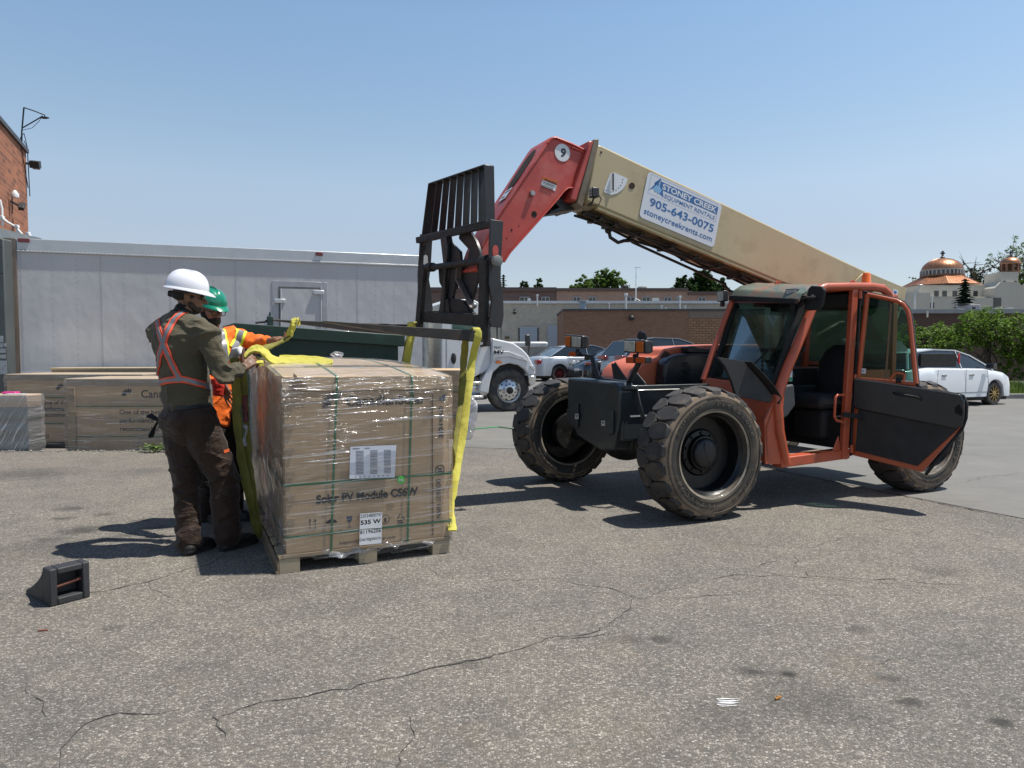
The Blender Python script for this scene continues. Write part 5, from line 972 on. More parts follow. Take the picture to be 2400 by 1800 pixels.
b = MB(); b.ext([dd(x, y, -.014) for x, y in ((2013, 958), (2248, 1003), (2151, 1092), (2006, 1056))], DNY * .012); b.build('door_panel_lower', mat('panel_grey', (.028, .026, .025), .8, var=.12, bump=.35, bs=200), door)
b = MB(); q = [(2003, 887), (2012, 887), (2252, 924), (2262, 940), (2262, 975), (2256, 1000), (2240, 1004), (2009, 958), (2000, 950)]; b.ext([dd(x, y, -.02) for x, y in q], DNY * .03); up = b.build('door_panel_upper', mat('panel_black', (.011, .012, .015), .38, coat=.25, var=.2, bump=.12, bs=50), door, bevel=.012, seg=3)
b = MB(); b.ext([dd(x, y, -.0515) for x, y in ((2003, 886), (2252, 922), (2252, 925), (2003, 889))], DNY * .003); b.build('panel_edge', mat('edge_shine', (.12, .12, .13), .25, coat=.3), up)
b = MB(); b.tube([dd(2095, 921, -.05), dd(2098, 923, -.085), dd(2150, 931, -.085), dd(2160, 937, -.05)], .012, 8); b.build('door_handle', MAT_, up, smooth=50)
b = MB(); b.ext([dd(x, y, -.052) for x, y in ((2238, 955), (2248, 947), (2256, 962), (2254, 975), (2238, 968))], DNY * .004); b.build('latch_recess', mat('void_black', (0, 0, 0)), up)
b = MB(); b.tube([dd(2247, 925, .0), dd(2258, 928, 0.0), dd(2266, 948, 0), dd(2264, 980, 0), dd(2255, 1005, 0), dd(2170, 1112, 0)], .014, 8); b.build('door_edge_seal', MAT_, door, smooth=50)
b = MB(); b.ext([dd(x, y, .004) for x, y in ((2037, 697), (2100, 711), (2114, 718), (2122, 732), (2127, 752), (2141, 893), (2017, 884))], DNY * .005); b.build('door_window', GL2, door)
b = MB(); b.bar(dd(2089, 712, .0), dd(2076, 888, .0), .012, .02, DNY); b.build('window_divider', mat('divider_brown', (.18, .09, .05), .5), door)
b = MB(); b.ext([dd(x, y, -.004) for x, y in ((2017, 863), (2030, 864), (2029, 876), (2016, 875))], DNY * .002); b.build('window_label', whd, door)
b = MB(); b.ext([dd(x, y, -.0065) for x, y in ((2018, 868), (2025, 868.5), (2025, 870.5), (2018, 870))], DNY * .001); b.build('label_mark', blu, door)
b = MB(); b.tube([dd(x, y, -.04) for x, y in ((2087, 888), (2096, 876), (2104, 874), (2116, 876), (2121, 879), (2118, 894))], .010, 8); wh = b.build('window_latch', mat('orange_door', (0, 0, 0)), door, smooth=50); b = MB(); b.box(dd(2106, 891, -.04), (.05, .03, .05)); b.build('latch_knob', MAT_, wh, bevel=.01)
# ---------------- stretch film and cardboard ----------------
def filmmat(name, dirn=0.0, hi=.55, scale=1.0, base=.03, axis='h', haze=.012, ztop_=None, bdist=.026, rough=.11):
    # clear stretch film: bumped pleats plus painted white glint streaks, nearly invisible elsewhere
    t = NT(name); rot = (0, R(dirn), 0) if axis == 'h' else (R(dirn), 0, 0)
    m1 = t.n('ShaderNodeMapping'); t.l(t.tc.outputs['Object'], m1.inputs[0]); m1.inputs['Rotation'].default_value = rot
    m2 = t.n('ShaderNodeMapping'); t.l(m1.outputs[0], m2.inputs[0]); m2.inputs['Scale'].default_value = (1.5 * scale, 1.5 * scale, 34 * scale)
    m3 = t.n('ShaderNodeMapping'); t.l(m1.outputs[0], m3.inputs[0]); m3.inputs['Scale'].default_value = (2.2 * scale, 2.2 * scale, 85 * scale); m3.inputs['Rotation'].default_value = (.04, .06, 0)
    n1 = t.noise(1.0, 4, .6, m2.outputs[0], .5); n2 = t.noise(1.0, 3, .6, m3.outputs[0], .4); big = t.noise(1.7, 4, .55)
    if ztop_:
        sp = t.n('ShaderNodeSeparateXYZ'); t.l(t.tc.outputs['Object'], sp.inputs[0]); bg_ = t.ramp(t.math('ADD', big, t.math('MULTIPLY_ADD', sp.outputs[2], .62, -.53)), [(.38, .26), (.66, 1.0)])  # painted glints grow stronger towards the top of the wrap
    else: bg_ = t.ramp(big, [(.35, .35), (.65, 1.0)])
    st = t.ramp(n1, [(.56, 0.0), (.64, 1.0)]); st2 = t.ramp(n2, [(.585, 0.0), (.64, 1.0)])
    sm = t.math('MULTIPLY', t.math('MAXIMUM', t.math('MULTIPLY', st, .5), st2), bg_)
    fr = t.n('ShaderNodeFresnel'); fr.inputs['IOR'].default_value = 1.4
    fac = t.math('MINIMUM', t.math('ADD', t.math('MULTIPLY_ADD', sm, hi * .5, base), t.math('MULTIPLY', fr.outputs[0], .55)), .95)
    tr = t.n('ShaderNodeBsdfTransparent'); gl = t.n('ShaderNodeBsdfGlossy'); gl.inputs['Roughness'].default_value = rough; gl.inputs['Color'].default_value = (1, 1, 1, 1); df = t.n('ShaderNodeBsdfDiffuse'); df.inputs[0].default_value = (.8, .8, .82, 1)
    bp_ = t.n('ShaderNodeBump'); bp_.inputs['Strength'].default_value = 1.0; bp_.inputs['Distance'].default_value = bdist; t.l(t.math('MULTIPLY', t.math('ADD', n1, t.math('MULTIPLY', n2, .5)), bg_), bp_.inputs['Height'])
    t.l(bp_.outputs[0], gl.inputs['Normal']); t.l(bp_.outputs[0], fr.inputs['Normal']); t.l(bp_.outputs[0], df.inputs['Normal'])
    a = t.n('ShaderNodeMixShader'); t.l(t.math('MULTIPLY_ADD', sm, hi * .55, haze), a.inputs[0]); t.l(tr.outputs[0], a.inputs[1]); t.l(df.outputs[0], a.inputs[2])
    m = t.n('ShaderNodeMixShader'); t.l(fac, m.inputs[0]); t.l(a.outputs[0], m.inputs[1]); t.l(gl.outputs[0], m.inputs[2]); t.l(m.outputs[0], t.out.inputs[0]); return t.m
def cardmat(name, c=(.30, .205, .125)):
    t = NT(name); n1 = t.noise(2.5, 6, .6); col = t.ramp(n1, [(.3, tuple(x * .88 for x in c)), (.7, tuple(x * 1.1 for x in c))]); m2 = t.co((90, 90, 2)); fl = t.noise(1, 2, .5, m2)
    col = t.mix(.12, col, t.ramp(fl, [(.3, tuple(x * .7 for x in c)), (.7, tuple(min(1, x * 1.4) for x in c))])); t.P(Base_Color=col, Roughness=.8, Spec=.25); t.bump(t.math('ADD', fl, t.noise(7, 4)), .12, .006); return t.m
CARD = cardmat('cardboard', (.46, .335, .215)); CARDL = cardmat('cardboard_light', (.37, .295, .215)); WOODP = mat('pallet_wood', (.34, .255, .16), .8, var=.18, vs=3, st=(1, 1, 22), bump=.35, bs=30, dirt=(.16, .12, .08), ds=2.5)
INK = mat('print_ink', (.02, .022, .03), .6); FILM = filmmat('stretch_film', 0); FILMD = filmmat('stretch_film_diagonal', 0, .8, 1.2, .10, 'h', .05); STRG = mat('strap_green', (.018, .13, .055), .45, var=.1)
def crate(x, y, z0, yaw, sx, sy, sz, label, lettering=(), top=CARDL, wood=False, body=CARD, group=None, film=FILM, tl=.10):
    t = empty('wrapped_carton', (x, y, z0), R(yaw), label, 'carton', group)
    b = MB(); b.b2((0, 0, .13), (sx, sy, sz)); bo = b.build('carton', body, t, bevel=.01)
    b = MB(); b.b2((-.006, -.006, sz - tl), (sx + .006, sy + .006, sz + .006)); b.build('lid', top, t, bevel=.01)
    b = MB(); b.b2((0, 0, .1), (sx, sy, .129))
    for fx in (0, .46, .92):
        for fy in (0, .45, .9): b.b2((fx * sx, fy * sy, 0), (fx * sx + .08 * sx, fy * sy + .1 * sy, .1))
    b.build('pallet', WOODP, t)
    if wood: b = MB(); b.b2((0.02, -.02, .13), (.13, -.007, sz - tl - .02)); b.b2((-.02, 0.02, .13), (-.007, .14, sz - tl - .02)); b.build('corner_board', WOODP, t, bevel=.003)
    for s_, tx, tz, size, bold in lettering: b = MB(); b.text(s_, basis((tx, -.004, tz), (1, 0, 0), (0, 0, 1)), size, bold, thick=.0006); b.build('lettering', INK, bo)
    b = MB()
    for zz in (.33 * sz, .68 * sz): b.b2((-.008, -.009, zz), (sx + .008, sy + .008, zz + .014))
    b.build('strap', STRG, t)
    b = MB(); n = 14; 
    ring = []
    for k in range(n + 1):
        z = .03 + (sz + .012 - .03) * k / n; q = []; e = .026 + .008 * math.sin(k * 2.1)
        for i in range(40):
            f = i / 40 * 4; j = int(f); g = f - j; cs = [(-e, -e), (sx + e, -e), (sx + e, sy + e), (-e, sy + e)]; a0, a1 = cs[j], cs[(j + 1) % 4]; p = Vector((a0[0] + (a1[0] - a0[0]) * g, a0[1] + (a1[1] - a0[1]) * g, z)); q.append(p + noise.noise_vector(p * 4 + Vector((x, y, 0))) * .006)
        ring.append(q)
    b.loft(ring, caps=False); b.build('plastic_wrap', film, t, smooth=60)
    return t
gc_ = 'wrapped cartons stored behind the workers'
def sol_logo(t, x, z, s, par=None):
    b = MB()
    for k in range(6):
        a = R(175 - k * 21); c = Vector((x + math.cos(a) * s * .55, -.0045, z + math.sin(a) * s * .5)); d = Vector((math.cos(a), 0, math.sin(a))) * s * .30; n_ = Vector((-d.z, 0, d.x)) * .33
        b.ext([c - d, c - d * .3 + n_, c + d * .6 + n_ * .9, c + d, c + d * .5 - n_ * .9, c - d * .4 - n_ * .7], (0, .001, 0))
    b.build('leaf_logo', INK, par or t)
PA = G(147, 1055, -.24)
ca = crate(-6.36, 10.12, -.24, 1.0, 2.3, 1.1, 1.245, 'front wrapped solar carton with a pale wooden corner board behind the white-helmeted man', [('CanadianSolar', 1.05, .98, .155, .01), ('One of the best s', .74, .74, .095, .008), ('performance ratio', .74, .62, .095, .008), ('recommended*', .74, .50, .095, .008), ('Solar PV Module', 1.18, .20, .10, .008)], wood=True, group=gc_)
sol_logo(ca, .88, 1.01, .13)
cb = crate(-8.55, 12.0, -.24, 0.5, 2.3, 1.0, 1.25, 'rear wrapped solar carton standing behind the dark grey box at the left', [('One of the best', .58, .74, .10, .008), ('performance', .58, .635, .10, .008), ('recommended*', .58, .53, .10, .008), ('II', .64, .16, .10, .008)], group=gc_); sol_logo(cb, .93, 1.0, .13)
t = empty('timber_crate', (-8.45, 13.02, -.16), R(10), 'long pale unwrapped carton just in front of the truck body', 'crate', None); b = MB(); b.b2((0, 0, .02), (2.4, .42, 1.22)); b.build('carton', CARDL, t, bevel=.01); b = MB(); b.b2((-.02, -.02, 1.222), (2.42, .44, 1.26)); b.build('lid', mat('pale_board', (.42, .345, .23), .8), t, bevel=.006)
t = crate(-7.92, 10.02, -.24, 0.0, 1.06, .30, 1.02, 'small dark grey box with a cardboard lid and loose clear film at the left edge', body=mat('grey_box', (.07, .075, .08), .5, var=.2), top=CARD, film=filmmat('loose_film', 60, .8, .6, .08, 'h', .16), group=None, tl=.17)
b = MB(); b.b2((.70, .03, 1.028), (.98, .16, 1.034)); b.build('packing_note', mat('white_paper', (.6, .6, .6), .7), t); b = MB(); b.b2((.58, .16, 1.028), (.79, .27, 1.06)); b.build('pink_bag', mat('pink', (.5, .03, .2), .5), t, bevel=.02)
cr = crate(-2.35, 11.3, 0, 0, 1.6, 1.1, 1.10, 'wrapped cartons with pale open tops behind the right end of the big pallet', group=gc_, top=cardmat('cardboard_pale', (.50, .36, .22)), tl=.08)
b = MB(); b.b2((.55, -.001, 1.107), (.565, 1.1, 1.112)); b.build('lid_seam', mat('seam', (.12, .08, .05), .8), cr)
b = MB(); rnd = random.Random(4)
for k in range(3): b.sph((1.62 + .04 * k, -.05 + .02 * k, .06 + .2 * k), (.10, .07, .12 + .05 * k), 12, 8)
b.jitter(.05, 9); b.build('loose_film', filmmat('crumpled_film', 35, .9, 1.0, .16, 'h', .25), cr, smooth=60)
# ---------------- box truck ----------------
TK = Fr(-9.31, 13.35, 0, 18.2); tk = fempty('box_truck', TK, 'white box truck with a long riveted cargo body and a conventional cab', 'truck')
T = lambda px, py, y=0.0: TK.cut(px, py, 1, y)
WH = mat('truck_white', (.62, .63, .64), .3, var=.04, coat=.4)
def boxside():
    t = NT('white_sheet'); c = t.ramp(t.noise(.7, 5, .6), [(.3, (.43, .43, .445)), (.7, (.50, .50, .51))]); c = t.mix(t.ramp(t.noise(1.2, 7, .7, t.co((1, 1, .4))), [(.62, 0.0), (.8, .25)]), c, (.34, .33, .31)); t.P(Base_Color=c, Roughness=.38, Spec=.5)
    t.bump(t.noise(1.1, 3, .5, t.co((1.3, 1, .8))), .55, .06); return t.m
BL = 7.86; ZB, ZT = 1.0, 3.5
b = MB(); b.b2((.06, 0, ZB), (BL - .14, 2.5, ZT - .02)); bx = b.build('cargo_body', boxside(), tk)
rail = mat('alu_rail', (.50, .52, .54), .4, .35, var=.06)
b = MB(); b.b2((0.06, -.025, ZT - .20), (BL - .1, 2.52, ZT + .012)); b.build('top_rail', rail, bx, bevel=.012); b = MB(); b.b2((0.06, -.034, ZT - .235), (BL - .1, -.001, ZT - .2)); b.build('rail_lip', rail, bx, bevel=.004)
b = MB(); b.b2((0.06, -.02, ZB - .12), (BL - .1, 2.5, ZB - .003)); b.build('bottom_rail', rail, bx)
b = MB(); b.b2((-.16, -.02, ZB - .1), (.06, 2.5, ZT + .01)); b.build('rear_corner_post', mat('stainless', (.20, .155, .125), .3, .6, var=.25, vs=.9), bx, bevel=.012)
b = MB(); b.lathe([(.13, ZB - .05), (.13, ZT - .06)], (BL - .12, .125, 0), n=20); b.b2((BL - .2, .13, ZB), (BL, 2.4, ZT - .04)); b.build('front_corner', mat('corner_grey', (.20, .22, .23), .3, .3, var=.3), bx, smooth=50)
# rivets
b = MB(); xs_ = [.10] + [.62 + k * .405 for k in range(17)]
def rivet(x, z, r=.009):
    v0 = [b.bm.verts.new((x + r * dx, -.001, z + r * dz)) for dx, dz in ((-1, 0), (0, -1), (1, 0), (0, 1))]; tip = b.bm.verts.new((x, -.008, z))
    for i in range(4): b.face([v0[i], v0[(i + 1) % 4], tip])
for i, x in enumerate(xs_):
    if 4.5 < x < 5.4: continue
    z = ZB + .05
    while z < ZT - .25: rivet(x, z, .008 if i % 3 else .0085); z += .105 if (i % 3) else .06
b.build('rivets', mat('rivet_grey', (.16, .16, .17), .5), bx)
b = MB(); x = .1
while x < BL - .15: rivet(x, ZT - .217 - .0, .009); x += .07
for v in b.bm.verts: v.co.y -= .034
b.build('rail_rivets', mat('rivet_light', (.7, .7, .7), .4), bx)
for i in range(0, len(xs_), 3):
    b = MB(); b.b2((xs_[i] + .014, -.002, ZB), (xs_[i] + .018, -.0005, ZT - .24)); b.build('panel_seam', mat('seam_grey', (.38, .38, .39), .5), bx)
for px, w_ in ((57, .19), (748, .15)):
    p = T(px, 564 if px < 100 else 596); b = MB(); b.b2((p.x - w_ / 2, -.05, p.z - .035), (p.x + w_ / 2, -.026, p.z + .035)); b.build('marker_lamp', mat('lamp_red', (.16, .015, .02), .3, coat=.4), bx, bevel=.006)
# side door
dl, dr, dt = T(638, 700).x, T(767, 700).x, T(700, 660).z; il, ir, it = T(653, 700).x, T(755, 700).x, T(700, 673).z
FRM = mat('door_frame_grey', (.38, .39, .41), .4, .4, var=.1); b = MB(); b.b2((dl, -.012, ZB), (il, -.001, dt)); b.b2((ir, -.012, ZB), (dr, -.001, dt)); b.b2((il, -.012, it), (ir, -.001, dt)); sd = b.build('side_door', FRM, tk, bevel=.003)
b = MB(); b.b2((il + .03, -.022, ZB + .02), (ir - .03, -.004, it - .04)); b.build('door_leaf', boxside(), sd); b = MB(); b.b2((il, -.018, ZB), (il + .03, -.004, it)); b.b2((ir - .03, -.018, ZB), (ir, -.004, it)); b.b2((il + .03, -.018, it - .04), (ir - .03, -.004, it)); b.build('door_gap', mat('gap_grey', (.12, .12, .12), .6), sd)
b = MB(); b.tube([(il + .05, -.04, ZB), (il + .05, -.04, it - .06)], .012, 6); b.tube([(ir - .02, -.04, ZB), (ir - .02, -.04, it + .02)], .014, 6); b.build('lock_rod', rail, sd, smooth=50)
for px, py in ((657, 706), (748, 686)):
    p = T(px, py); b = MB(); b.b2((p.x - .12, -.065, p.z - .045), (p.x + .10, -.024, p.z + .045)); b.build('latch', rail, sd, bevel=.012)
# cab
def tprism(pts, y0, y1, name, m, par=None, bev=.03, seg=3):
    b = MB(); b.ext([Vector((T(x, y, .1).x, y0, T(x, y, .1).z)) for x, y in pts], (0, y1 - y0, 0)); return b.build(name, m, par or tk, bevel=bev, seg=seg)
cb_ = tprism([(1034, 884), (1034, 712), (1046, 702), (1108, 701), (1122, 708), (1149, 789), (1152, 860), (1134, 873), (1112, 883)], .1, 2.3, 'cab_body', WH)
tprism([(1060, 776), (1060, 716), (1106, 714), (1128, 776)], .092, .099, 'cab_window', mat('teal_glass', (.04, .10, .09), .1, spec=.8), cb_, 0)
b = MB(); b.ext([Vector((T(x, y, .1).x + o_, yy, T(x, y, .1).z)) for (x, y), yy, o_ in (((1146, 780), .25, .03), ((1125, 716), .3, .03), ((1125, 716), 2.1, .03), ((1146, 780), 2.15, .03))], (.01, 0, 0)); b.build('windscreen', glassd, cb_)
b = MB()
for pts in ([(1047, 880), (1047, 770)], [(1151, 862), (1134, 875), (1048, 882)]):
    b.strap([Vector((T(x, y, .1).x, .098, T(x, y, .1).z)) for x, y in pts], .012, .004, (0, 1, 0))
b.build('door_gap', mat('gap_grey', (0, 0, 0)), cb_)
p = T(1063, 840, .1); b = MB(); b.sph((p.x, .09, p.z), (.06, .03, .13), 14, 10); b.build('door_handle', BLK_, cb_, smooth=50)
hd = tprism([(1151, 792), (1158, 794), (1200, 803), (1222, 818), (1236, 833), (1240, 842), (1246, 853), (1252, 864), (1253, 878), (1236, 878), (1228, 866), (1212, 855), (1192, 851), (1170, 857), (1154, 872), (1147, 895), (1143, 923), (1120, 918), (1122, 903), (1138, 872), (1150, 852)], .02, 2.35, 'hood', WH, None, .035)
tprism([(1151, 795), (1158, 796), (1200, 805), (1220, 819), (1236, 834), (1220, 828), (1190, 822), (1153, 822)], .35, 2.0, 'hood_crown', WH, hd, .05)
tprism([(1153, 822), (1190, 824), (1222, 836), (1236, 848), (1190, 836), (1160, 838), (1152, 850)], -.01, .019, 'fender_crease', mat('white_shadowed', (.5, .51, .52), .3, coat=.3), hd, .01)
tprism([(1159, 852), (1160, 846), (1166, 844), (1173, 848), (1174, 851)], .0, .019, 'marker_lamp', mat('amber_lens', (0, 0, 0)), hd, .004)
tprism([(1238, 856), (1247, 858), (1252, 866), (1250, 868), (1241, 864)], .0, .3, 'headlight', mat('headlight_glass', (.5, .52, .52), .1, .3, coat=.6), hd, .01)
tprism([(1235, 880), (1253, 880), (1252, 898), (1240, 906), (1236, 895)], .0, 2.4, 'bumper', mat('chrome', (.6, .6, .62), .15, .9, var=.3, vs=3), hd, .02)
b = MB(); p = T(1154, 818, .1); b.text('9641', basis((p.x, .0, p.z), (1, 0, 0), (0, 0, 1)), .10, 0, thick=.001); p = T(1154, 829, .1); b.text('MV', basis((p.x, -.012, p.z), (1, 0, 0), (0, 0, 1)), .11, .03, 1.6, thick=.001); b.build('fleet_number', mat('decal_black', (0, 0, 0)), hd)
def truckwheel(px, py, r, y, par):
    c = T(px, py, .15); c.z = r; b = MB(); w_ = .27; prof = [(.29, 0), (r * .72, -.02), (r * .9, -.015), (r * .985, .02), (r, .07), (r, w_ - .05), (r * .95, w_), (.3, w_)]
    b.lathe(prof, (c.x, y, r), (0, 1, 0), 40, caps=False, close=True); wt_ = b.build('wheel', RUB, par, smooth=35)
    b = MB(); b.lathe([(.300, -.005), (.295, .02), (.275, .05), (.25, .03), (.14, -.03), (.115, -.045), (.09, -.05), (.001, -.05)], (c.x, y, r), (0, 1, 0), 40, caps=False); rm = b.build('rim', mat('polished_alu', (.68, .68, .68), .22, .85, var=.1), wt_, smooth=35)
    b = MB()
    for k in range(10): a = 2 * math.pi * k / 10; b.lathe([(.026, 0), (.026, .004)], (c.x + .215 * math.cos(a), y + .012, r + .215 * math.sin(a)), (0, -1, .0), 12)
    b.lathe([(.085, -.055), (.08, -.075), (.001, -.08)], (c.x, y, r), (0, 1, 0), 20)
    for k in range(10): a = 2 * math.pi * (k + .5) / 10; b.lathe([(.014, 0), (.014, .02)], (c.x + .15 * math.cos(a), y - .03, r + .15 * math.sin(a)), (0, -1, .0), 6)
    b.build('hand_holes', MAT_, rm); return wt_
truckwheel(1192, 912, .5, .10, tk)
b = MB(); b.ext([Vector((T(x, y, .1).x, .14, T(x, y, .1).z)) for x, y in ((1150, 875), (1165, 858), (1192, 852), (1214, 858), (1230, 872), (1233, 900), (1150, 900))], (0, .6, 0)); b.build('wheel_arch', MAT_, tk)
b = MB(); b.b2((BL - .3, .6, .45), (BL + 1.9, 1.9, .90)); b.b2((.4, .6, .6), (BL, 1.9, .88)); b.build('truck_frame', MAT_, tk)
for x in (.9, 2.3): pass
p = T(1109, 935, .1); b = MB(); b.lathe([(.27, -.55), (.28, -.5), (.28, .45), (.27, .5)], (p.x - .1, .45, .55), (1, 0, 0), 24); b.build('fuel_tank', mat('polished_alu', (0, 0, 0)), tk, smooth=40)
for py, x0, x1 in ((898, 1085, 1129), (931, 1080, 1131)):
    a, c_ = T(x0, py, .1), T(x1, py, .1); b = MB(); b.b2((a.x, .02, a.z - .03), (c_.x, .3, a.z + .03)); b.build('cab_step', mat('polished_alu', (0, 0, 0)), tk, bevel=.006)
rw = truckwheel(300, 900, .5, .08, tk); rw.location.x = 0
# mirrors
b = MB(); p = T(1140, 790, .0); b.sph((p.x, -.15, p.z + .05), (.06, .09, .19), 14, 10).tube([(p.x - .1, .1, p.z - .20), (p.x, -.1, p.z - .18), (p.x + .06, -.1, p.z - .05)], .03, 8); b.build('mirror', BLK_, tk, smooth=50)
p0 = T(1235, 843, .3); p1 = T(1242, 800, .3); b = MB(); b.tube([p0, p1.lerp(p0, .3), p1], .02, 6); mr2 = b.build('hood_mirror', BLK_, tk, smooth=50); b = MB(); b.box(p1 + V(-.06, 0, .02), (.13, .05, .28)); b.build('mirror_head', BLK_, mr2, bevel=.03)
p = T(1165, 770, .6); b = MB(); b.tube([p + V(0, 0, -.3), p + V(0, 0, .35)], .02, 6); b.tube([p + V(.1, 0, -.3), p + V(.1, 0, .2)], .012, 5); b.build('antenna_rod', BLK_, tk)
# ---------------- grey compactor and brick building at the left ----------------
GM = mat('grey_sheet', (.10, .112, .112), .5, .2, var=.12, vs=1.5, bump=.1, bs=20)
Yc = 13.1; xr = wx(17, Yc)
t = empty('grey_compactor', (xr - 1.3, Yc, 0), 0, 'tall dark grey metal compactor with stickers at the left edge', 'compactor'); b = MB(); zt_, zm = hz(560, Yc), hz(528, Yc)
b.ext([(1.3, 0, 0), (1.3, 0, hz(562, Yc)), (1.15, 0, hz(558, Yc)), (.95, .0, zm), (-1.0, 0, hz(524, Yc)), (-1.2, 0, 0)], (0, 1.6, 0)); cp = b.build('housing', GM, t, bevel=.02)
b = MB()
for y in (582, 643): b.b2((.2, -.012, hz(y, Yc)), (1.29, -.001, hz(y, Yc) + .012))
b.build('seam', mat('seam_dark', (.05, .05, .05), .6), t)
lab = mat('sticker_grey', (.42, .43, .43), .6, var=.3, vs=25)
for x0, x1, y0, y1 in ((0, 10, 787, 802), (0, 9, 804, 814 - 0), (11, 19, 804, 812), (0, 14, 817, 827), (0, 14, 831, 840), (0, 18, 845, 877)):
    x1 = min(x1, 16.5); b = MB(); b.b2((wx(x0, Yc) - xr + 1.3, -.006, hz(y1, Yc)), (wx(x1, Yc) - xr + 1.3, -.001, hz(y0, Yc))); b.build('sticker', lab, t)
b = MB(); b.lathe([(.05, -.012), (.05, -.002)], (wx(4, Yc) - xr + 1.3, 0, hz(555, Yc)), (0, 1, 0), 20); b.build('round_badge', whd, t)
# brick building
b1 = Vector((-14.86, 22.0, 0)); b0 = Vector((-11.6, 14.6, 0)); di = (b0 - b1); Lb = di.length; yaw = math.atan2(di.y, di.x)
bd = empty('brick_building', b1, yaw, 'orange red brick building corner rising behind the truck at the left', 'building')
hb = hz(365, 22.0)
b = MB(); b.b2((0, -9, 0), (Lb, 0, hb)); b.build('wall', brickmat('red_brick', (.40, .145, .07), (.17, .06, .035), (.30, .18, .12), w=.40, h=.135, ms=.014, bump=.8), bd)
b = MB(); b.b2((-.06, -9.1, hb), (Lb, .07, hb + .12)); b.build('roof_edge', mat('dark_flashing', (.05, .05, .055), .5), bd)
BF = Fr(b1.x, b1.y, 0, math.degrees(yaw)); BQ = lambda px, py, y=0.0: BF.cut(px, py, 1, y)
DKM = mat('black_metal', (.02, .02, .02), .5)
p = BQ(74, 398, .0); t = empty('wall_light', BF.w(V(max(.05, p.x), .12, p.z)), yaw, 'black floodlight near the top corner of the brick wall', 'wall light'); b = MB(); b.box((-.0, .12, 0), (.36, .26, .22), Matrix.Rotation(.25, 4, 'Y')); l_ = b.build('housing', DKM, t, bevel=.02); b = MB(); b.box((-.19, .12, -.03), (.02, .2, .16)); b.build('lens', whd, t); b = MB(); b.bar((.05, -.12, .0), (.0, .05, 0), .06, .06); b.build('arm', DKM, t)
p = BQ(20, 462); t = empty('security_camera', BF.w(V(p.x, .05, p.z)), yaw, 'white dome camera above a black spotlight low on the brick wall', 'camera'); b = MB(); b.lathe([(.09, 0), (.10, .1), (.03, .2)], (0, .1, 0), (0, 0, 1), 14); b.build('dome', whd, t, smooth=50); b = MB(); b.tube([(0, .03, 0), (0, .03, -.45)], .015, 5); b.build('cable', DKM, t)
p = BQ(27, 482); t = empty('wall_light', BF.w(V(p.x, .1, p.z)), yaw, 'small black angled spotlight under the white camera on the brick wall', 'wall light'); b = MB(); b.box((-.0, .14, 0), (.30, .14, .10), Matrix.Rotation(.7, 4, 'Y')); b.build('housing', DKM, t, bevel=.015); b = MB(); b.bar((.15, -.1, .1), (.0, .1, .0), .05, .05); b.build('arm', DKM, t)
# roof lamp arm
p = BQ(51, 345, -.15); t = empty('roof_lamp_post', BF.w(V(p.x, -.15, hb)), 0, 'thin triangular lamp arm standing on the brick building roof', 'lamp'); o0 = t.location; W_ = lambda px, py: D(px, py, o0.y) - o0
b = MB(); b.tube([W_(51, 345), W_(51, 310), W_(56, 252)], .022, 6); b.build('post', DKM, t, smooth=50); b = MB(); b.tube([W_(56, 252), W_(80, 260), W_(105, 270), W_(105, 273)], .018, 6); b.tube([W_(54, 299), W_(80, 284), W_(100, 272)], .018, 6); b.tube([W_(53, 305), W_(75, 300), W_(92, 284), W_(97, 274)], .008, 5); b.tube([W_(51, 345), W_(48, 322), W_(56, 312), W_(64, 345), W_(56, 330)], .012, 5); b.build('brace', DKM, t, smooth=50); b = MB(); b.sph(W_(105, 276), (.14, .06, .035), 12, 6); b.build('lamp_head', DKM, t, smooth=50)
b = MB()
for x0, y0, x1, y1 in ((50, 345, 58, 395), (58, 395, 66, 440), (64, 345, 70, 460)): b.tube([BQ(x0, y0, .03), BQ(x1, y1, .03)], .014, 5)
b.build('wall_cable', DKM, bd)
# white conduit
t = empty('conduit', (0, 0, 0), 0, 'white painted conduit pipes running above the compactor beside the brick wall', 'pipe'); b = MB(); Q = lambda x, y: D(x, y, 15.2)
for pts in ([(0, 468), (5, 490), (6, 530)], [(2, 508), (18, 521), (38, 532), (44, 540), (55, 552), (70, 552), (84, 562)], [(40, 530), (40, 560)], [(65, 545), (65, 562)]): b.tube([Q(x, y) for x, y in pts], .022, 7)
b.build('pipe', WHP if 'WHP' in globals() else whitep, t, smooth=50); b = MB()
for x, y in ((5, 510), (40, 531), (66, 548)): b.box(Q(x, y), (.07, .07, .07))
b.build('junction_box', whitep, t, bevel=.01)
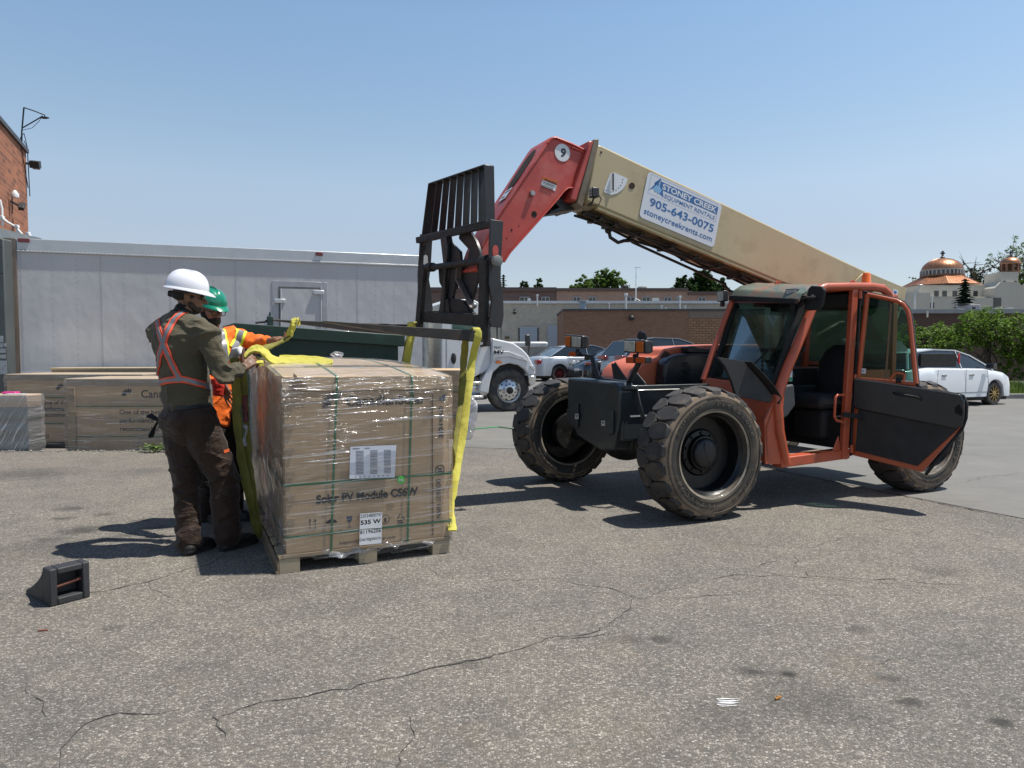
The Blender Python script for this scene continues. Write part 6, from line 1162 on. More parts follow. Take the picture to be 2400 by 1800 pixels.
# ---------------- green waste container ----------------
GRN = mat('dark_green_paint', (.003, .026, .018), .5, var=.15, vs=2, coat=.1, scr=.5, bump=.15, bs=25, dirt=(.03, .075, .06), ds=3)
A0 = V(-3.36, 8.60, 0); A1 = V(-1.45, 9.62, 0); di = A1 - A0; yaw = math.atan2(di.y, di.x); Lg = di.length; DF = Fr(A0.x, A0.y, 0, math.degrees(yaw))
q = lambda x, y, d=0.0: DF.cut(x, y, 1, d)
zl = q(557, 757).z; zr = q(951, 786).z
t = fempty('waste_container', DF, 'dark green steel waste container behind the wrapped pallet', 'dumpster'); b = MB()
for y0 in (0.04, 1.16): b.ext([(.06, y0, .08), (Lg - .08, y0, .08), (Lg - .08, y0, zr - .12), (.06, y0, zl - .12)], (0, .03, 0))
b.ext([(.06, .07, .08), (.06, 1.16, .08), (.06, 1.16, zl - .12), (.06, .07, zl - .12)], (.03, 0, 0)); b.ext([(Lg - .11, .07, .08), (Lg - .11, 1.16, .08), (Lg - .11, 1.16, zr - .12), (Lg - .11, .07, zr - .12)], (.03, 0, 0)); b.ext([(.06, .07, .08), (Lg - .08, .07, .08), (Lg - .08, 1.16, .08), (.06, 1.16, .08)], (0, 0, .03)); b.build('body', GRN, t, bevel=.005)
b = MB(); b.ext([(0, -.01, zl - .15), (Lg, -.01, zr - .15), (Lg, -.01, zr), (0, -.01, zl)], (0, .05, 0)); b.ext([(0, 1.17, zl - .15), (Lg, 1.17, zr - .15), (Lg, 1.17, zr), (0, 1.17, zl)], (0, .05, 0)); b.ext([(0, .041, zl - .15), (0, 1.169, zl - .15), (0, 1.169, zl), (0, .041, zl)], (.05, 0, 0)); b.ext([(Lg, .041, zr - .15), (Lg, 1.169, zr - .15), (Lg, 1.169, zr), (Lg, .041, zr)], (-.05, 0, 0)); b.build('rim', GRN, t, bevel=.008)
b = MB(); b.ext([(.5, .15, zl - .06), (Lg - .05, .15, zr - .02), (Lg - .05, 1.1, zr - .02), (.5, 1.1, zl - .06)], (0, 0, .03)); b.build('lid', MAT_, t)
p = q(634, 750); b = MB(); b.b2((p.x - .035, .0, p.z - .08), (p.x + .035, .05, p.z + .045)); b.tube([(p.x, .03, p.z + .04), (p.x, .03, p.z + .10)], .012, 6); b.build('lid_hinge', GRN, t, bevel=.004); b = MB(); b.tube([q(600, 756) + V(0, .05, 0), q(622, 754) + V(0, .05, 0), q(634, 748) + V(0, .05, 0), q(700, 756) + V(0, .05, 0)], .016, 6); b.build('lid_rod', BLK_, t, smooth=50)
# ---------------- cars ----------------
def car(name, x, y, z, yaw, prof, gh, belt, L_, W_, wheels, body, label, cat='car', rimm=None, wr=.32, extras=None, sill=.22, glassm=None):
    t = empty(name, (x, y, z), R(yaw), label, cat, 'parked cars' if False else None); hw = W_ / 2
    def top(x_):
        for (xa, za), (xb, zb) in zip(prof, prof[1:]):
            if xa <= x_ <= xb: return za + (zb - za) * (x_ - xa) / (xb - xa + 1e-9)
        return prof[-1][1]
    n = 64; rings = []
    for i in range(n + 1):
        x_ = -L_ / 2 + L_ * i / n; zt_ = top(x_); zl_ = sill
        for wx_ in wheels:
            d = abs(x_ - wx_)
            if d < wr * 1.16: zl_ = max(zl_, wr + math.sqrt((wr * 1.16) ** 2 - d * d))
        e = min(1, (L_ / 2 - abs(x_)) / .35); ww = hw * (.80 + .20 * (1 - (1 - e) ** 2)); zl_ = min(zl_, zt_ - .06); zm = zl_ + (zt_ - zl_) * .55
        rings.append([Vector((x_, s * w_, z_)) for s, w_, z_ in ((-1, ww - .05, zl_), (-1, ww, zl_ + .02), (-1, ww, zm), (-1, ww - .035, zt_ - .05), (-1, ww - .10, zt_), (0, 0, zt_ + .03), (1, ww - .10, zt_), (1, ww - .035, zt_ - .05), (1, ww, zm), (1, ww, zl_ + .02), (1, ww - .05, zl_))])
    b = MB(); b.loft(rings); bo = b.build('body', body, t, smooth=38)
    # greenhouse
    gm = glassm or mat('car_glass', (.015, .02, .025), .06, var=.2, spec=.8)
    zb = belt; top_z = max(p[1] for p in gh)
    def wat(z_): return (hw - .09) - (z_ - zb) * .36
    b = MB(); l_ = [Vector((x_, -wat(z_), z_)) for x_, z_ in gh]; r_ = [Vector((x_, wat(z_), z_)) for x_, z_ in gh]; b.loft([l_, r_]); b.build('window_glass', gm, t, smooth=30)
    rp = [(x_, z_) for x_, z_ in gh if z_ > top_z - .09]; rp.sort(); b = MB(); rr_ = [[Vector((x_, -wat(z_) - .012, z_ - .015)), Vector((x_, -wat(z_) + .06, z_ + .018)), Vector((x_, 0, z_ + .03)), Vector((x_, wat(z_) - .06, z_ + .018)), Vector((x_, wat(z_) + .012, z_ - .015)), Vector((x_, 0, z_ - .01))] for x_, z_ in rp]; b.loft(rr_); b.build('roof', body, t, smooth=40)
    # pillars and belt trim
    b = MB(); k = len(gh)
    for s in (-1, 1):
        for i in range(k):
            (xa, za), (xb, zb2) = gh[i], gh[(i + 1) % k]
            if za <= zb + .001 and zb2 <= zb + .001: continue
            b.bar((xa, s * (wat(za) + .004), za), (xb, s * (wat(zb2) + .004), zb2), .03, .05, (0, s, 0))
        for px_ in (extras or {}).get('pillars', ()):
            b.bar((px_, s * (wat(zb) + .004), zb - .02), (px_ - .05, s * (wat(top_z) + .004), top_z - .02), .02, .05, (0, s, 0))
    b.build('pillars', (extras or {}).get('pillar_mat', body), bo)
    for i, wx_ in enumerate(wheels):
        for s in (-1, 1):
            b = MB(); yy = s * (hw - .02); b.lathe([(wr * .66, 0), (wr * .9, -s * -.004), (wr * .98, -s * .02), (wr, -s * .05), (wr, -s * .2), (wr * .6, -s * .21)], (wx_, yy, wr), (0, 1, 0), 32, caps=False, close=True); w_ = b.build('wheel', RUB, t, smooth=35)
            b = MB(); b.lathe([(wr * .68, -s * .005), (wr * .62, -s * .03), (wr * .60, -s * .10)], (wx_, yy, wr), (0, 1, 0), 28, caps=False)
            for q_ in range(10): a = 2 * math.pi * q_ / 10; b.bar((wx_ + .04 * math.cos(a), yy - s * .015, wr + .04 * math.sin(a)), (wx_ + wr * .66 * math.cos(a), yy - s * .012, wr + wr * .66 * math.sin(a)), .022, .02, (0, 1, 0))
            b.lathe([(.055, 0), (.05, s * .012), (.001, s * .014)], (wx_, yy - s * .01, wr), (0, 1, 0), 16); b.build('rim', rimm or mat('rim_grey', (.35, .35, .36), .3, .8), w_)
            b = MB(); b.lathe([(wr * .6, -s * .08), (.001, -s * .08)], (wx_, yy, wr), (0, 1, 0), 24, caps=False); b.build('brake_disc', MAT_, w_)
            b = MB(); b.box((wx_, s * (hw - .3), wr + .1), (wr * 2.2, .42, wr * 1.6)); b.build('wheel_well', MAT_, bo)
    b = MB(); b.b2((-L_ / 2 + .25, -hw + .08, .14), (L_ / 2 - .25, hw - .08, sill + .1)); b.build('underbody', MAT_, t)
    def part(nm, m, c, d, rz=0): b = MB(); b.box(c, d, Matrix.Rotation(R(rz), 4, 'Z')); return b.build(nm, m, t, bevel=.012)
    for nm, m, c, d, rz in (extras or {}).get('parts', ()): part(nm, m, c, d, rz)
    return t
SIL = mat('car_silver', (.45, .48, .52), .3, .3, var=.03, coat=.8, rv=.01); BLC = mat('car_black', (.010, .012, .016), .2, coat=1.0, var=.1, rv=.01); GRC = mat('car_grey', (.22, .235, .27), .3, .3, coat=.8, var=.03, rv=.01); WHC = mat('car_white', (.68, .71, .75), .25, coat=.8, var=.02, rv=.01)
TL = mat('tail_lamp', (.25, .012, .015), .2, coat=.7); HLP = mat('headlight_glass', (0, 0, 0)); PLT = mat('plate_white', (.6, .62, .66), .5, var=.2, vs=60); DKR = mat('dark_rim', (.03, .03, .032), .35, .5); REDR = mat('red_rim', (.16, .02, .025), .35, .3); GOLD = mat('gold_rim', (.42, .31, .14), .3, .7)
# silver sedan: rear wheel at (1310, 866)
def place(px, Y, z, yaw, lx, ly):   # put local point (lx, ly) at that image column and depth
    p = D(px, 860, Y); a = R(yaw); return p.x - (lx * math.cos(a) - ly * math.sin(a)), Y - (lx * math.sin(a) + ly * math.cos(a)), z
sp_ = [(-2.3, .78), (-2.2, .96), (-1.5, 1.0), (.9, .96), (1.9, .84), (2.2, .70), (2.3, .55)]
gs = [(-1.75, .98), (-1.1, 1.36), (-.5, 1.45), (.2, 1.44), (.6, 1.33), (1.25, .95)]
x_, y_, z_ = place(1312, 28.0, .22, 18, -1.35, -.9)
car('silver_sedan', x_, y_, z_, 18, sp_, gs, .98, 4.6, 1.8, (-1.35, 1.4), SIL, 'silver sedan with dark red wheels parked beside the white truck cab', 'car', REDR, extras=dict(pillars=(-.1,), parts=[('tail_lamp', TL, (-2.17, -.70, .78), (.26, .3, .16), 0), ('tail_lamp', TL, (-2.17, .70, .78), (.26, .3, .16), 0), ('number_plate', PLT, (-2.31, .0, .78), (.02, .42, .13), 0), ('bumper_trim', MAT_, (-2.27, 0, .33), (.08, 1.3, .14), 0), ('door_handle', SIL, (-.75, -.91, .80), (.18, .03, .04), 0), ('exhaust_tip', STEEL, (-2.3, -.55, .27), (.08, .1, .07), 0)]))
# black hatchback, nose to the left
hp_ = [(-2.1, .75), (-2.0, .95), (-1.2, 1.0), (.85, .98), (1.7, .86), (2.1, .70), (2.2, .5)]
gs2 = [(-1.95, .98), (-1.55, 1.36), (-.7, 1.47), (.0, 1.45), (.45, 1.33), (1.25, .96)]
x_, y_, z_ = place(1421, 26.2, .2, 201, 1.32, .88)
car('black_hatchback', x_, y_, z_, 201, hp_, gs2, .98, 4.35, 1.76, (-1.3, 1.32), BLC, 'glossy black hatchback parked nose first towards the silver sedan', 'car', DKR, extras=dict(pillars=(-.3,), parts=[('headlight', mat('amber_red', (.30, .06, .04), .2, coat=.5), (1.92, .68, .76), (.34, .24, .09), -16), ('headlight', HLP, (1.92, -.68, .76), (.34, .24, .09), 16), ('number_plate', PLT, (2.20, .2, .50), (.02, .40, .13), 0), ('grille', MAT_, (2.17, 0, .40), (.08, 1.1, .22), 0)]))
# grey crossover
sp3 = [(-2.2, .95), (-2.15, 1.05), (-1.3, 1.08), (1.0, 1.08), (1.9, .98), (2.25, .8), (2.3, .6)]
gs3 = [(-2.15, 1.05), (-1.75, 1.55), (-.9, 1.68), (.1, 1.66), (.6, 1.52), (1.35, 1.07)]
x_, y_, z_ = place(1432, 24.6, .2, 21, -2.2, -.0)
car('grey_crossover', x_, y_, z_, 21, sp3, gs3, 1.06, 4.5, 1.84, (-1.35, 1.4), GRC, 'grey crossover with its back to the camera beyond the black hatchback', 'car', DKR, wr=.35, extras=dict(pillars=(-.1, -1.15), parts=[('tail_lamp', TL, (-2.19, -.62, 1.0), (.16, .5, .13), 0), ('tail_lamp', TL, (-2.19, .62, 1.0), (.16, .5, .13), 0), ('number_plate', PLT, (-2.27, .0, .72), (.02, .34, .17), 0), ('bumper_trim', MAT_, (-2.24, 0, .35), (.1, 1.6, .2), 0)]))
# white hatchback with raised tailgate
hp4 = [(-2.05, .70), (-2.0, .95), (-1.2, 1.0), (.9, .97), (1.7, .85), (2.05, .68), (2.1, .5)]
gs4 = [(-1.9, .97), (-1.75, 1.36), (-.8, 1.45), (.0, 1.43), (.5, 1.30), (1.25, .94)]
a4 = R(23); lx, ly = 1.28, -.86; fx, fy = 12.62, 18.55; x_ = fx - (lx * math.cos(a4) - ly * math.sin(a4)); y_ = fy - (lx * math.sin(a4) + ly * math.cos(a4))
wc = car('white_hatchback', x_, y_, 0, 23, hp4, gs4, .97, 4.2, 1.78, (-1.25, 1.28), WHC, 'white hatchback with gold wheels and its tailgate raised beyond the telehandler', 'car', GOLD, wr=.305, extras=dict(pillars=(.05,), parts=[('mirror', BLC, (.92, -1.0, 1.02), (.14, .2, .13), 0), ('door_handle', STEEL, (.35, -.885, .80), (.16, .03, .05), 0), ('door_handle', STEEL, (-.68, -.885, .80), (.16, .03, .05), 0), ('tail_lamp', TL, (-2.04, -.72, .82), (.12, .2, .25), 0)]))
b = MB(); b.strap([(.12, -.893, .35), (.12, -.893, .7), (.14, -.88, .95)], .012, .004, (1, 0, 0)); b.strap([(-.85, -.893, .35), (-.95, -.893, .6), (-.9, -.88, .95)], .012, .004, (1, 0, 0)); b.strap([(.98, -.893, .40), (1.0, -.893, .6), (.95, -.88, .92)], .012, .004, (1, 0, 0)); b.strap([(-.85, -.893, .36), (.98, -.893, .36)], .012, .004, (0, 0, 1)); b.build('door_gap', mat('gap_grey', (0, 0, 0)), wc)
b = MB(); rr_ = [[Vector((x1, yy, z1)) for yy in (-.68, -.4, 0, .4, .68)] for x1, z1 in ((-1.72, 1.44), (-2.0, 1.66), (-2.35, 1.74), (-2.5, 1.70))]; b.loft(rr_, closed=False); b.loft([[p + V(.02, 0, -.05) for p in r_] for r_ in rr_], closed=False); b.build('tailgate', WHC, wc, smooth=50)
b = MB(); b.box((-.78, -.765, 1.19), (1.30, .07, .32)); b.build('window_shade', mat('shade_black', (.012, .012, .012), .8), wc, bevel=.01); b = MB(); b.box((-.05, -.805, 1.22), (.07, .03, .26)); b.build('red_strap', mat('red_strap', (.5, .01, .02), .5), wc, bevel=.02)
# plastic-wrapped goods beyond the truck hood
t = empty('wrapped_goods', (wx(1226, 31), 31, .22), 0, 'low plastic-wrapped pallet of goods beyond the truck hood', 'pallet'); b = MB(); b.b2((-1.0, 0, .12), (1.0, 1.2, 1.45)); b.build('goods', mat('goods_grey', (.30, .29, .26), .8, var=.3, vs=3), t, bevel=.05); b = MB(); b.b2((-1.1, -.05, 1.40), (1.05, 1.2, 1.62)); b.jitter(.08, 3); b.build('plastic_cover', mat('plastic_white', (.6, .6, .6), .3, var=.2), t, bevel=.06)
# ---------------- wrapped pallet in the foreground ----------------
BXF = Fr(*G(655, 1346)[:2], 0, 25.0); BW, BD = 1.13, 2.28
pal = fempty('wrapped_pallet', BXF, 'big film-wrapped solar carton on a wooden pallet being rigged with yellow slings', 'pallet')
q = lambda px, py, y=-.003: BXF.cut(px, py, 1, y)
b = MB(); PH = .115
for x0, x1 in ((0, .125), (.50, .62), (BW - .125, BW)):
    for y0, y1 in ((0, .13), (1.05, 1.2), (BD - .13, BD)): b = MB(); b.b2((x0, y0, 0), (x1, y1, PH - .024)); b.build('pallet_block', mat('block_wood', (.40, .33, .22), .85, var=.25, vs=2, st=(1, 1, 45), bump=.5, bs=25, dirt=(.13, .10, .07), ds=2), pal, bevel=.003)
b = MB(); b.b2((-.004, -.004, PH - .022), (BW + .004, .10, PH)); b.b2((-.004, BD - .1, PH - .022), (BW + .004, BD + .004, PH))
for k in range(9): b.b2((0.0, .115 + k * .242, PH - .022), (BW, .27 + k * .242, PH - .001))
b.build('pallet_deck', WOODP, pal, bevel=.002)
b = MB(); b.b2((-.022, 0, .0), (-.001, BD, .018)); b.b2((-.012, .0, .02), (-.001, BD, PH - .03)); b.build('pallet_skirt', mat('skirt_wood', (.22, .16, .10), .85, var=.3, vs=2), pal, bevel=.002)
# carton: grid box, slightly crowned and sagging
ZF, ZR = 1.235, 1.335; XA, XB = .040, BW + .008
def ztop(x, y): return ZF + (ZR - ZF) * (1 - (1 - y / BD) ** 2.2) + .018 * math.sin(math.pi * x / BW) * math.sin(math.pi * min(1, y / BD)) - .012 * (x / BW)
def gbox(b, x0, x1, y0, y1, zb, zt, nx=24, ny=30, nz=20, amp=.004, seed=0.0, lid=False):
    def P_(u, v, w):
        x = x0 + (x1 - x0) * u; y = y0 + (y1 - y0) * v; a = zb(x, y) if callable(zb) else zb; c = zt(x, y) if callable(zt) else zt; p = Vector((x, y, a + (c - a) * w))
        return p + noise.noise_vector(p * 3.1 + Vector((seed, 0, 0))) * amp
    def sheet(f, n, m):
        g = [[b.bm.verts.new(f(i / n, j / m)) for j in range(m + 1)] for i in range(n + 1)]
        for i in range(n):
            for j in range(m): b.face([g[i][j], g[i + 1][j], g[i + 1][j + 1], g[i][j + 1]])
    sheet(lambda u, w: P_(u, 0, w), nx, nz); sheet(lambda u, w: P_(u, 1, w), nx, nz); sheet(lambda v, w: P_(0, v, w), ny, nz); sheet(lambda v, w: P_(1, v, w), ny, nz); sheet(lambda u, v: P_(u, v, 1), nx, ny)
b = MB(); gbox(b, XA + .006, XB - .006, .012, BD - .01, PH + .002, lambda x, y: ztop(x, y) - .02, amp=.0012); crt = b.build('carton', CARD, pal, smooth=40, weld=True)
b = MB(); gbox(b, XA, XB, .004, BD, lambda x, y: ztop(x, y) - .088, ztop, nz=4, amp=.003, seed=3.0); b.build('lid', cardmat('lid_card', (.42, .32, .215)), pal, smooth=40, weld=True)
b = MB(); b.strap([V(XA + .004, .0015, ztop(0, 0) - .090), V(.4, .0015, ztop(.4, 0) - .090), V(.8, .0015, ztop(.8, 0) - .090), V(XB - .004, .0015, ztop(BW, 0) - .090)], .004, .002, (0, 0, 1)); b.build('lid_edge', mat('seam', (.12, .08, .05), .8), crt)
# folded corner of the lid and tape tabs
b = MB(); b.ext([q(688, 874, -.001), q(684, 914, -.001), q(730, 914, -.001)], (0, -.004, 0)); b.build('corner_flap', cardmat('flap_card', (.25, .17, .10)), crt, bevel=.001)
b = MB()
for k in range(6): z = .30 + k * .15; b.b2((XA + .012, .003 - .004, z), (XA + .058, .009, z + .045))
b.build('tape_tab', cardmat('tab_card', (.34, .26, .18)), crt, bevel=.001)
b = MB(); x_ = q(1015, 1100).x; b.b2((x_, .0065, PH + .02), (x_ + .004, .0115, ztop(x_, 0) - .12)); b.build('flap_seam', mat('seam', (.12, .08, .05), .8), crt)
# printing
INKF = mat('print_faded', (.045, .046, .05), .6, var=.25, vs=20); FY = .0104
def ptext(s_, x0, y0, x1, capx, name, m=INK, bold=.01, par=crt, fy=FY):
    a = q(x0, y0, fy); c = q(x1, y0, fy); b = MB(); h = abs((q(x0, y0, fy) - q(x0, y0 - capx, fy)).z) / .72
    b.text(s_, Matrix.Identity(4), h, bold, thick=.0001); xs = [v.co.x for v in b.bm.verts]; k = (c.x - a.x) / (max(xs) - min(xs)); mm = basis(a, (1, 0, 0), (0, 0, 1))
    for v in b.bm.verts: v.co = mm @ Vector(((v.co.x - min(xs)) * k, v.co.y, v.co.z))
    return b.build(name, m, par)
ptext('CanadianSolar', 811, 951, 998, 23, 'brand_lettering', INK, .022); ptext('Solar PV Module CS6W', 741, 1180, 980, 19, 'model_lettering', INK, .042); ptext('support@canadiansolar.com', 796, 1276, 926, 8, 'support_lettering', INKF, .008)
b = MB()
for k in range(8):
    a = R(186 - k * 17); c = q(788, 950, FY) + V(math.cos(a) * .062, 0, math.sin(a) * .062 + .005); d = V(math.cos(a), 0, math.sin(a)) * .032; n_ = V(-d.z, 0, d.x) * .34
    b.ext([c - d, c - d * .2 + n_, c + d * .6 + n_ * .8, c + d, c + d * .5 - n_ * .6, c - d * .4 - n_ * .6], (0, -.0006, 0))
b.build('leaf_logo', INKF, crt)
def vtext(s_, px, y0, y1, wpx, name, m=INK, bold=.012):
    a = q(px, y0, FY); c = q(px, y1, FY); b = MB(); h = abs((q(px, y0, FY) - q(px + wpx, y0, FY)).x) / .72
    b.text(s_, Matrix.Identity(4), h, bold, thick=.0004); xs = [v.co.x for v in b.bm.verts]; k = (a.z - c.z) / (max(xs) - min(xs)); mm = basis(a, (0, 0, -1), (1, 0, 0))
    for v in b.bm.verts: v.co = mm @ Vector(((v.co.x - min(xs)) * k, v.co.y, v.co.z))
    return b.build(name, m, crt)
vtext('OPEN HERE', 1029, 952, 1026, 10, 'open_lettering'); vtext('DO NOT OPEN', 1023, 1124, 1215, 10, 'warning_lettering')
b = MB(); b.ext([q(x, y, FY) for x, y in ((1029, 939), (1044, 939), (1044, 924), (1041, 924), (1029, 934))], (0, -.0005, 0)); b.build('open_symbol', mat('ink_blue', (.06, .08, .12), .6), crt)
def ring(b, c, r, w, n=28, dirv=None):
    o_ = [c + V(math.cos(2 * math.pi * k / n) * r, 0, math.sin(2 * math.pi * k / n) * r) for k in range(n)]; i_ = [c + V(math.cos(2 * math.pi * k / n) * (r - w), 0, math.sin(2 * math.pi * k / n) * (r - w)) for k in range(n)]
    for k in range(n): b.poly([o_[k], o_[(k + 1) % n], i_[(k + 1) % n], i_[k]])
b = MB(); c_ = q(1031, 1101, FY); ring(b, c_, .034, .006); b.bar(c_ + V(-.024, 0, .024), c_ + V(.024, 0, -.024), .006, .001, (0, 1, 0)); b.b2((c_.x - .012, c_.y - .0005, c_.z - .016), (c_.x + .012, c_.y, c_.z + .008)); b.build('no_open_symbol', INK, crt)
# handling symbols
b = MB()
for x in (727, 739): p = q(x, 1240, FY); b.b2((p.x - .002, p.y - .0005, p.z + .004), (p.x + .002, p.y, p.z + .062)); b.ext([p + V(-.008, 0, .05), p + V(.008, 0, .05), p + V(0, 0, .068)], (0, -.0005, 0))
p0 = q(724, 1241, FY); p1 = q(743, 1241, FY); b.b2((p0.x, p0.y - .0005, p0.z - .002), (p1.x, p0.y, p0.z + .002)); b.build('arrow_symbol', INK, crt)
b = MB(); c_ = q(777, 1226, FY); b.ext([c_ + V(.036 * math.cos(a), 0, .026 * math.sin(a)) for a in [math.pi * k / 12 for k in range(13)]], (0, -.0005, 0)); b.b2((c_.x - .0015, c_.y - .0005, c_.z - .03), (c_.x + .0015, c_.y, c_.z)); b.build('umbrella_symbol', INK, crt)
b = MB(); c_ = q(819, 1214, FY); b.ext([c_ + V(x, 0, z) for x, z in ((-.018, .012), (.018, .012), (.017, -.012), (.006, -.028), (-.006, -.028), (-.017, -.012))], (0, -.0005, 0)); b.b2((c_.x - .0015, c_.y - .0005, c_.z - .058), (c_.x + .0015, c_.y, c_.z - .028)); b.b2((c_.x - .014, c_.y - .0005, c_.z - .062), (c_.x + .014, c_.y, c_.z - .058)); b.build('glass_symbol', mat('ink_blue', (0, 0, 0)), crt)
b = MB(); c_ = q(903, 1217, FY); ring(b, c_, .03, .004); b.ext([c_ + V(x, 0, z) for x, z in ((-.008, -.018), (.008, -.018), (.006, .01), (-.006, .01))], (0, -.0005, 0)); b.build('stack_symbol', INKF, crt)
b = MB(); c_ = q(939, 1214, FY); tri = [c_ + V(.034 * math.cos(R(90 + 120 * k)), 0, .034 * math.sin(R(90 + 120 * k))) for k in range(3)]
for k in range(3): A_, B2 = tri[k], tri[(k + 1) % 3]; b.bar(A_.lerp(B2, .12), A_.lerp(B2, .7), .007, .0008, (0, 1, 0))
b.b2((c_.x - .02, c_.y - .0005, c_.z - .036), (c_.x + .02, c_.y, c_.z - .028)); b.build('recycle_symbol', INKF, crt)
b = MB()
for x in (718, 755, 797, 838, 916, 958):
    for yy, s in ((1211, -1), (1243, 1)): p = q(x, yy, FY); b.b2((p.x, p.y - .0004, p.z), (p.x + .014, p.y, p.z + .0015)); b.b2((p.x, p.y - .0004, min(p.z, p.z + s * .01)), (p.x + .0015, p.y, max(p.z, p.z + s * .01)))
b.build('corner_marks', INKF, crt)
# packing list and labels (outside the film)
def quad(pts, y, name, m, par=pal, th=.0008): b = MB(); b.ext([q(a, c, y) for a, c in pts], (0, -th, 0)); return b.build(name, m, par)
PAP = mat('paper_bluewhite', (.56, .59, .66), .55, var=.04); PRN = mat('print_grey', (.16, .17, .19), .6)
sh = quad([(821, 1047), (929, 1043), (925, 1119), (819, 1122)], -.012, 'packing_list', PAP)
b = MB()
for c0, c1_ in ((.12, .29), (.43, .59), (.73, .88)):
    for k in range(17):
        v0 = .14 + k * .044; pt = lambda a, v: q(821 + 108 * a, 1047 - 4 * a + v * 75, -.0130); b.ext([pt(c0, v0), pt(c1_, v0), pt(c1_, v0 + .026), pt(c0, v0 + .026)], (0, -.0001, 0))
b.ext([pt(.05, .05), pt(.2, .05), pt(.2, .08), pt(.05, .08)], (0, -.0004, 0)); b.ext([pt(.31, .05), pt(.42, .05), pt(.42, .075), pt(.31, .075)], (0, -.0004, 0))
for k in range(8): b.ext([pt(.10 + .1 * k, .93), pt(.13 + .1 * k, .93), pt(.13 + .1 * k, .96), pt(.10 + .1 * k, .96)], (0, -.0004, 0))
b.build('table_print', PRN, sh)
lb1 = quad([(844, 1204), (896, 1200), (895, 1237), (843, 1240)], -.040, 'shipping_label', mat('label_paper', (.66, .67, .69), .5)); lb2 = quad([(843, 1242), (895, 1239), (894, 1273), (842, 1278)], -.040, 'shipping_label', mat('label_paper', (0, 0, 0)))
LK = mat('label_ink', (.01, .01, .012), .6)
ptext('23034800747', 845, 1214, 895, 8, 'label_text', LK, .0, lb1, -.0411); ptext('535 W', 845, 1230, 893, 10, 'label_text', LK, .03, lb1, -.0411); ptext('81196206', 844, 1252, 893, 9, 'label_text', LK, .012, lb2, -.0411); ptext('Green Integrations Inc', 843, 1269, 893, 9, 'label_text', LK, .0, lb2, -.0411)
b = MB(); c_ = q(940, 1125, -.014); b.lathe([(.026, 0), (.026, .0012)], c_, (0, -1, 0), 28); gs_ = b.build('round_sticker', mat('green_sticker', (.08, .5, .06), .4), pal); b = MB(); b.text('535', basis(c_ + V(-.015, -.002, -.008), (1, 0, 0), (0, 0, 1)), .02, .02, thick=.0004); b.build('sticker_text', whd, gs_)
# green straps
def strapx(x0, x1, name='packing_strap'):
    xa, xb = x0, x1; b = MB(); path = [V(xb, -.006, PH + .0), V((xa + xb) / 2, -.004, .7), V(xa, -.0045, ztop(xa, 0) - .004), V(xa, .004, ztop(xa, 0) + .005)] + [V(xa, y, ztop(xa, y) + .006) for y in (.3, .7, 1.1, 1.5, 1.9, 2.27)] + [V(xa, BD + .006, 1.2), V(xa, BD + .006, .12)]
    b.strap(path, .014, .002, (1, 0, 0)); b.build(name, STRG, pal)
strapx(q(790, 880).x, q(776, 1310).x); strapx(q(966, 880).x, q(955, 1290).x)
for z in (.555, .225):
    b = MB(); b.strap([V(XA - .006, BD, z), V(XA - .006, 0.02, z), V(XA - .004, -.005, z + .0), V(XB + .004, -.0045, z), V(XB + .006, .02, z), V(XB + .006, BD, z)], .014, .002, (0, 0, 1)); b.build('packing_strap', STRG, pal)
for y in (.5, 1.5):
    b = MB(); b.strap([V(XA - .006, y, .1), V(XA - .006, y, ztop(0, y)), V(XA + .004, y, ztop(0, y) + .006), V(.4, y, ztop(.4, y) + .006), V(.8, y, ztop(.8, y) + .006), V(XB, y, ztop(BW, y) + .006), V(XB + .006, y, 1.2), V(XB + .006, y, .1)], .016, .002, (0, 1, 0)); b.build('packing_strap', STRG, pal)
# stretch film shell
def filmwall(f, n, m, name, material, amp=.005, sc=(3, 3, 9)):
    b = MB(); g = []
    for i in range(n + 1):
        r_ = []
        for j in range(m + 1):
            p = f(i / n, j / m); r_.append(b.bm.verts.new(p + noise.noise_vector(Vector((p.x * sc[0], p.y * sc[1], p.z * sc[2]))) * amp))
        g.append(r_)
    for i in range(n):
        for j in range(m): b.face([g[i][j], g[i + 1][j], g[i + 1][j + 1], g[i][j + 1]])
    return b.build(name, material, pal, smooth=80, weld=True)
FB = .075
bt = lambda t_: FB + .02 * math.sin(t_ * 9) * math.sin(t_ * 4) - (.02 if .15 < t_ < .45 or .6 < t_ < .85 else 0)
def wallz(x, y, w_, t_): lo = bt(t_); hi_ = ztop(min(max(x, 0), BW), min(max(y, 0), BD)) + .006; return lo + (hi_ - lo) * w_
filmwall(lambda u, w_: V(XA - .012 + (XB - XA + .024) * u, -.010 - .010 * math.sin(math.pi * u) * (1 - w_), wallz(BW * u, 0, w_, u)), 60, 70, 'stretch_film', filmmat('stretch_film_front', 2, 1.1, 1.0, .02, 'h', .012, True, .028, .14), .006, (2.5, 3, 16))
filmwall(lambda u, w_: V(XA - .014 - .03 * math.sin(math.pi * u) * math.sin(math.pi * w_) ** .6 * .6, BD * u, wallz(0, BD * u, w_, u)), 70, 60, 'stretch_film', filmmat('stretch_film_side', -24, 1.1, .95, .16, 'x', .02, None, .05, .06), .012, (3, 4, 7))
filmwall(lambda u, w_: V(XB + .014, BD * u, wallz(BW, BD * u, w_, u)), 30, 30, 'stretch_film', FILM, .008); filmwall(lambda u, w_: V(BW * u, BD + .014, wallz(BW * u, BD, w_, u)), 20, 30, 'stretch_film', FILM, .008)
filmwall(lambda u, v_: V(BW * u, BD * v_ , ztop(BW * u, BD * v_) + .008), 40, 50, 'stretch_film', filmmat('stretch_film_top', 0, .5, .6, .06, 'h', .08), .004)
b = MB(); rnd = random.Random(8)
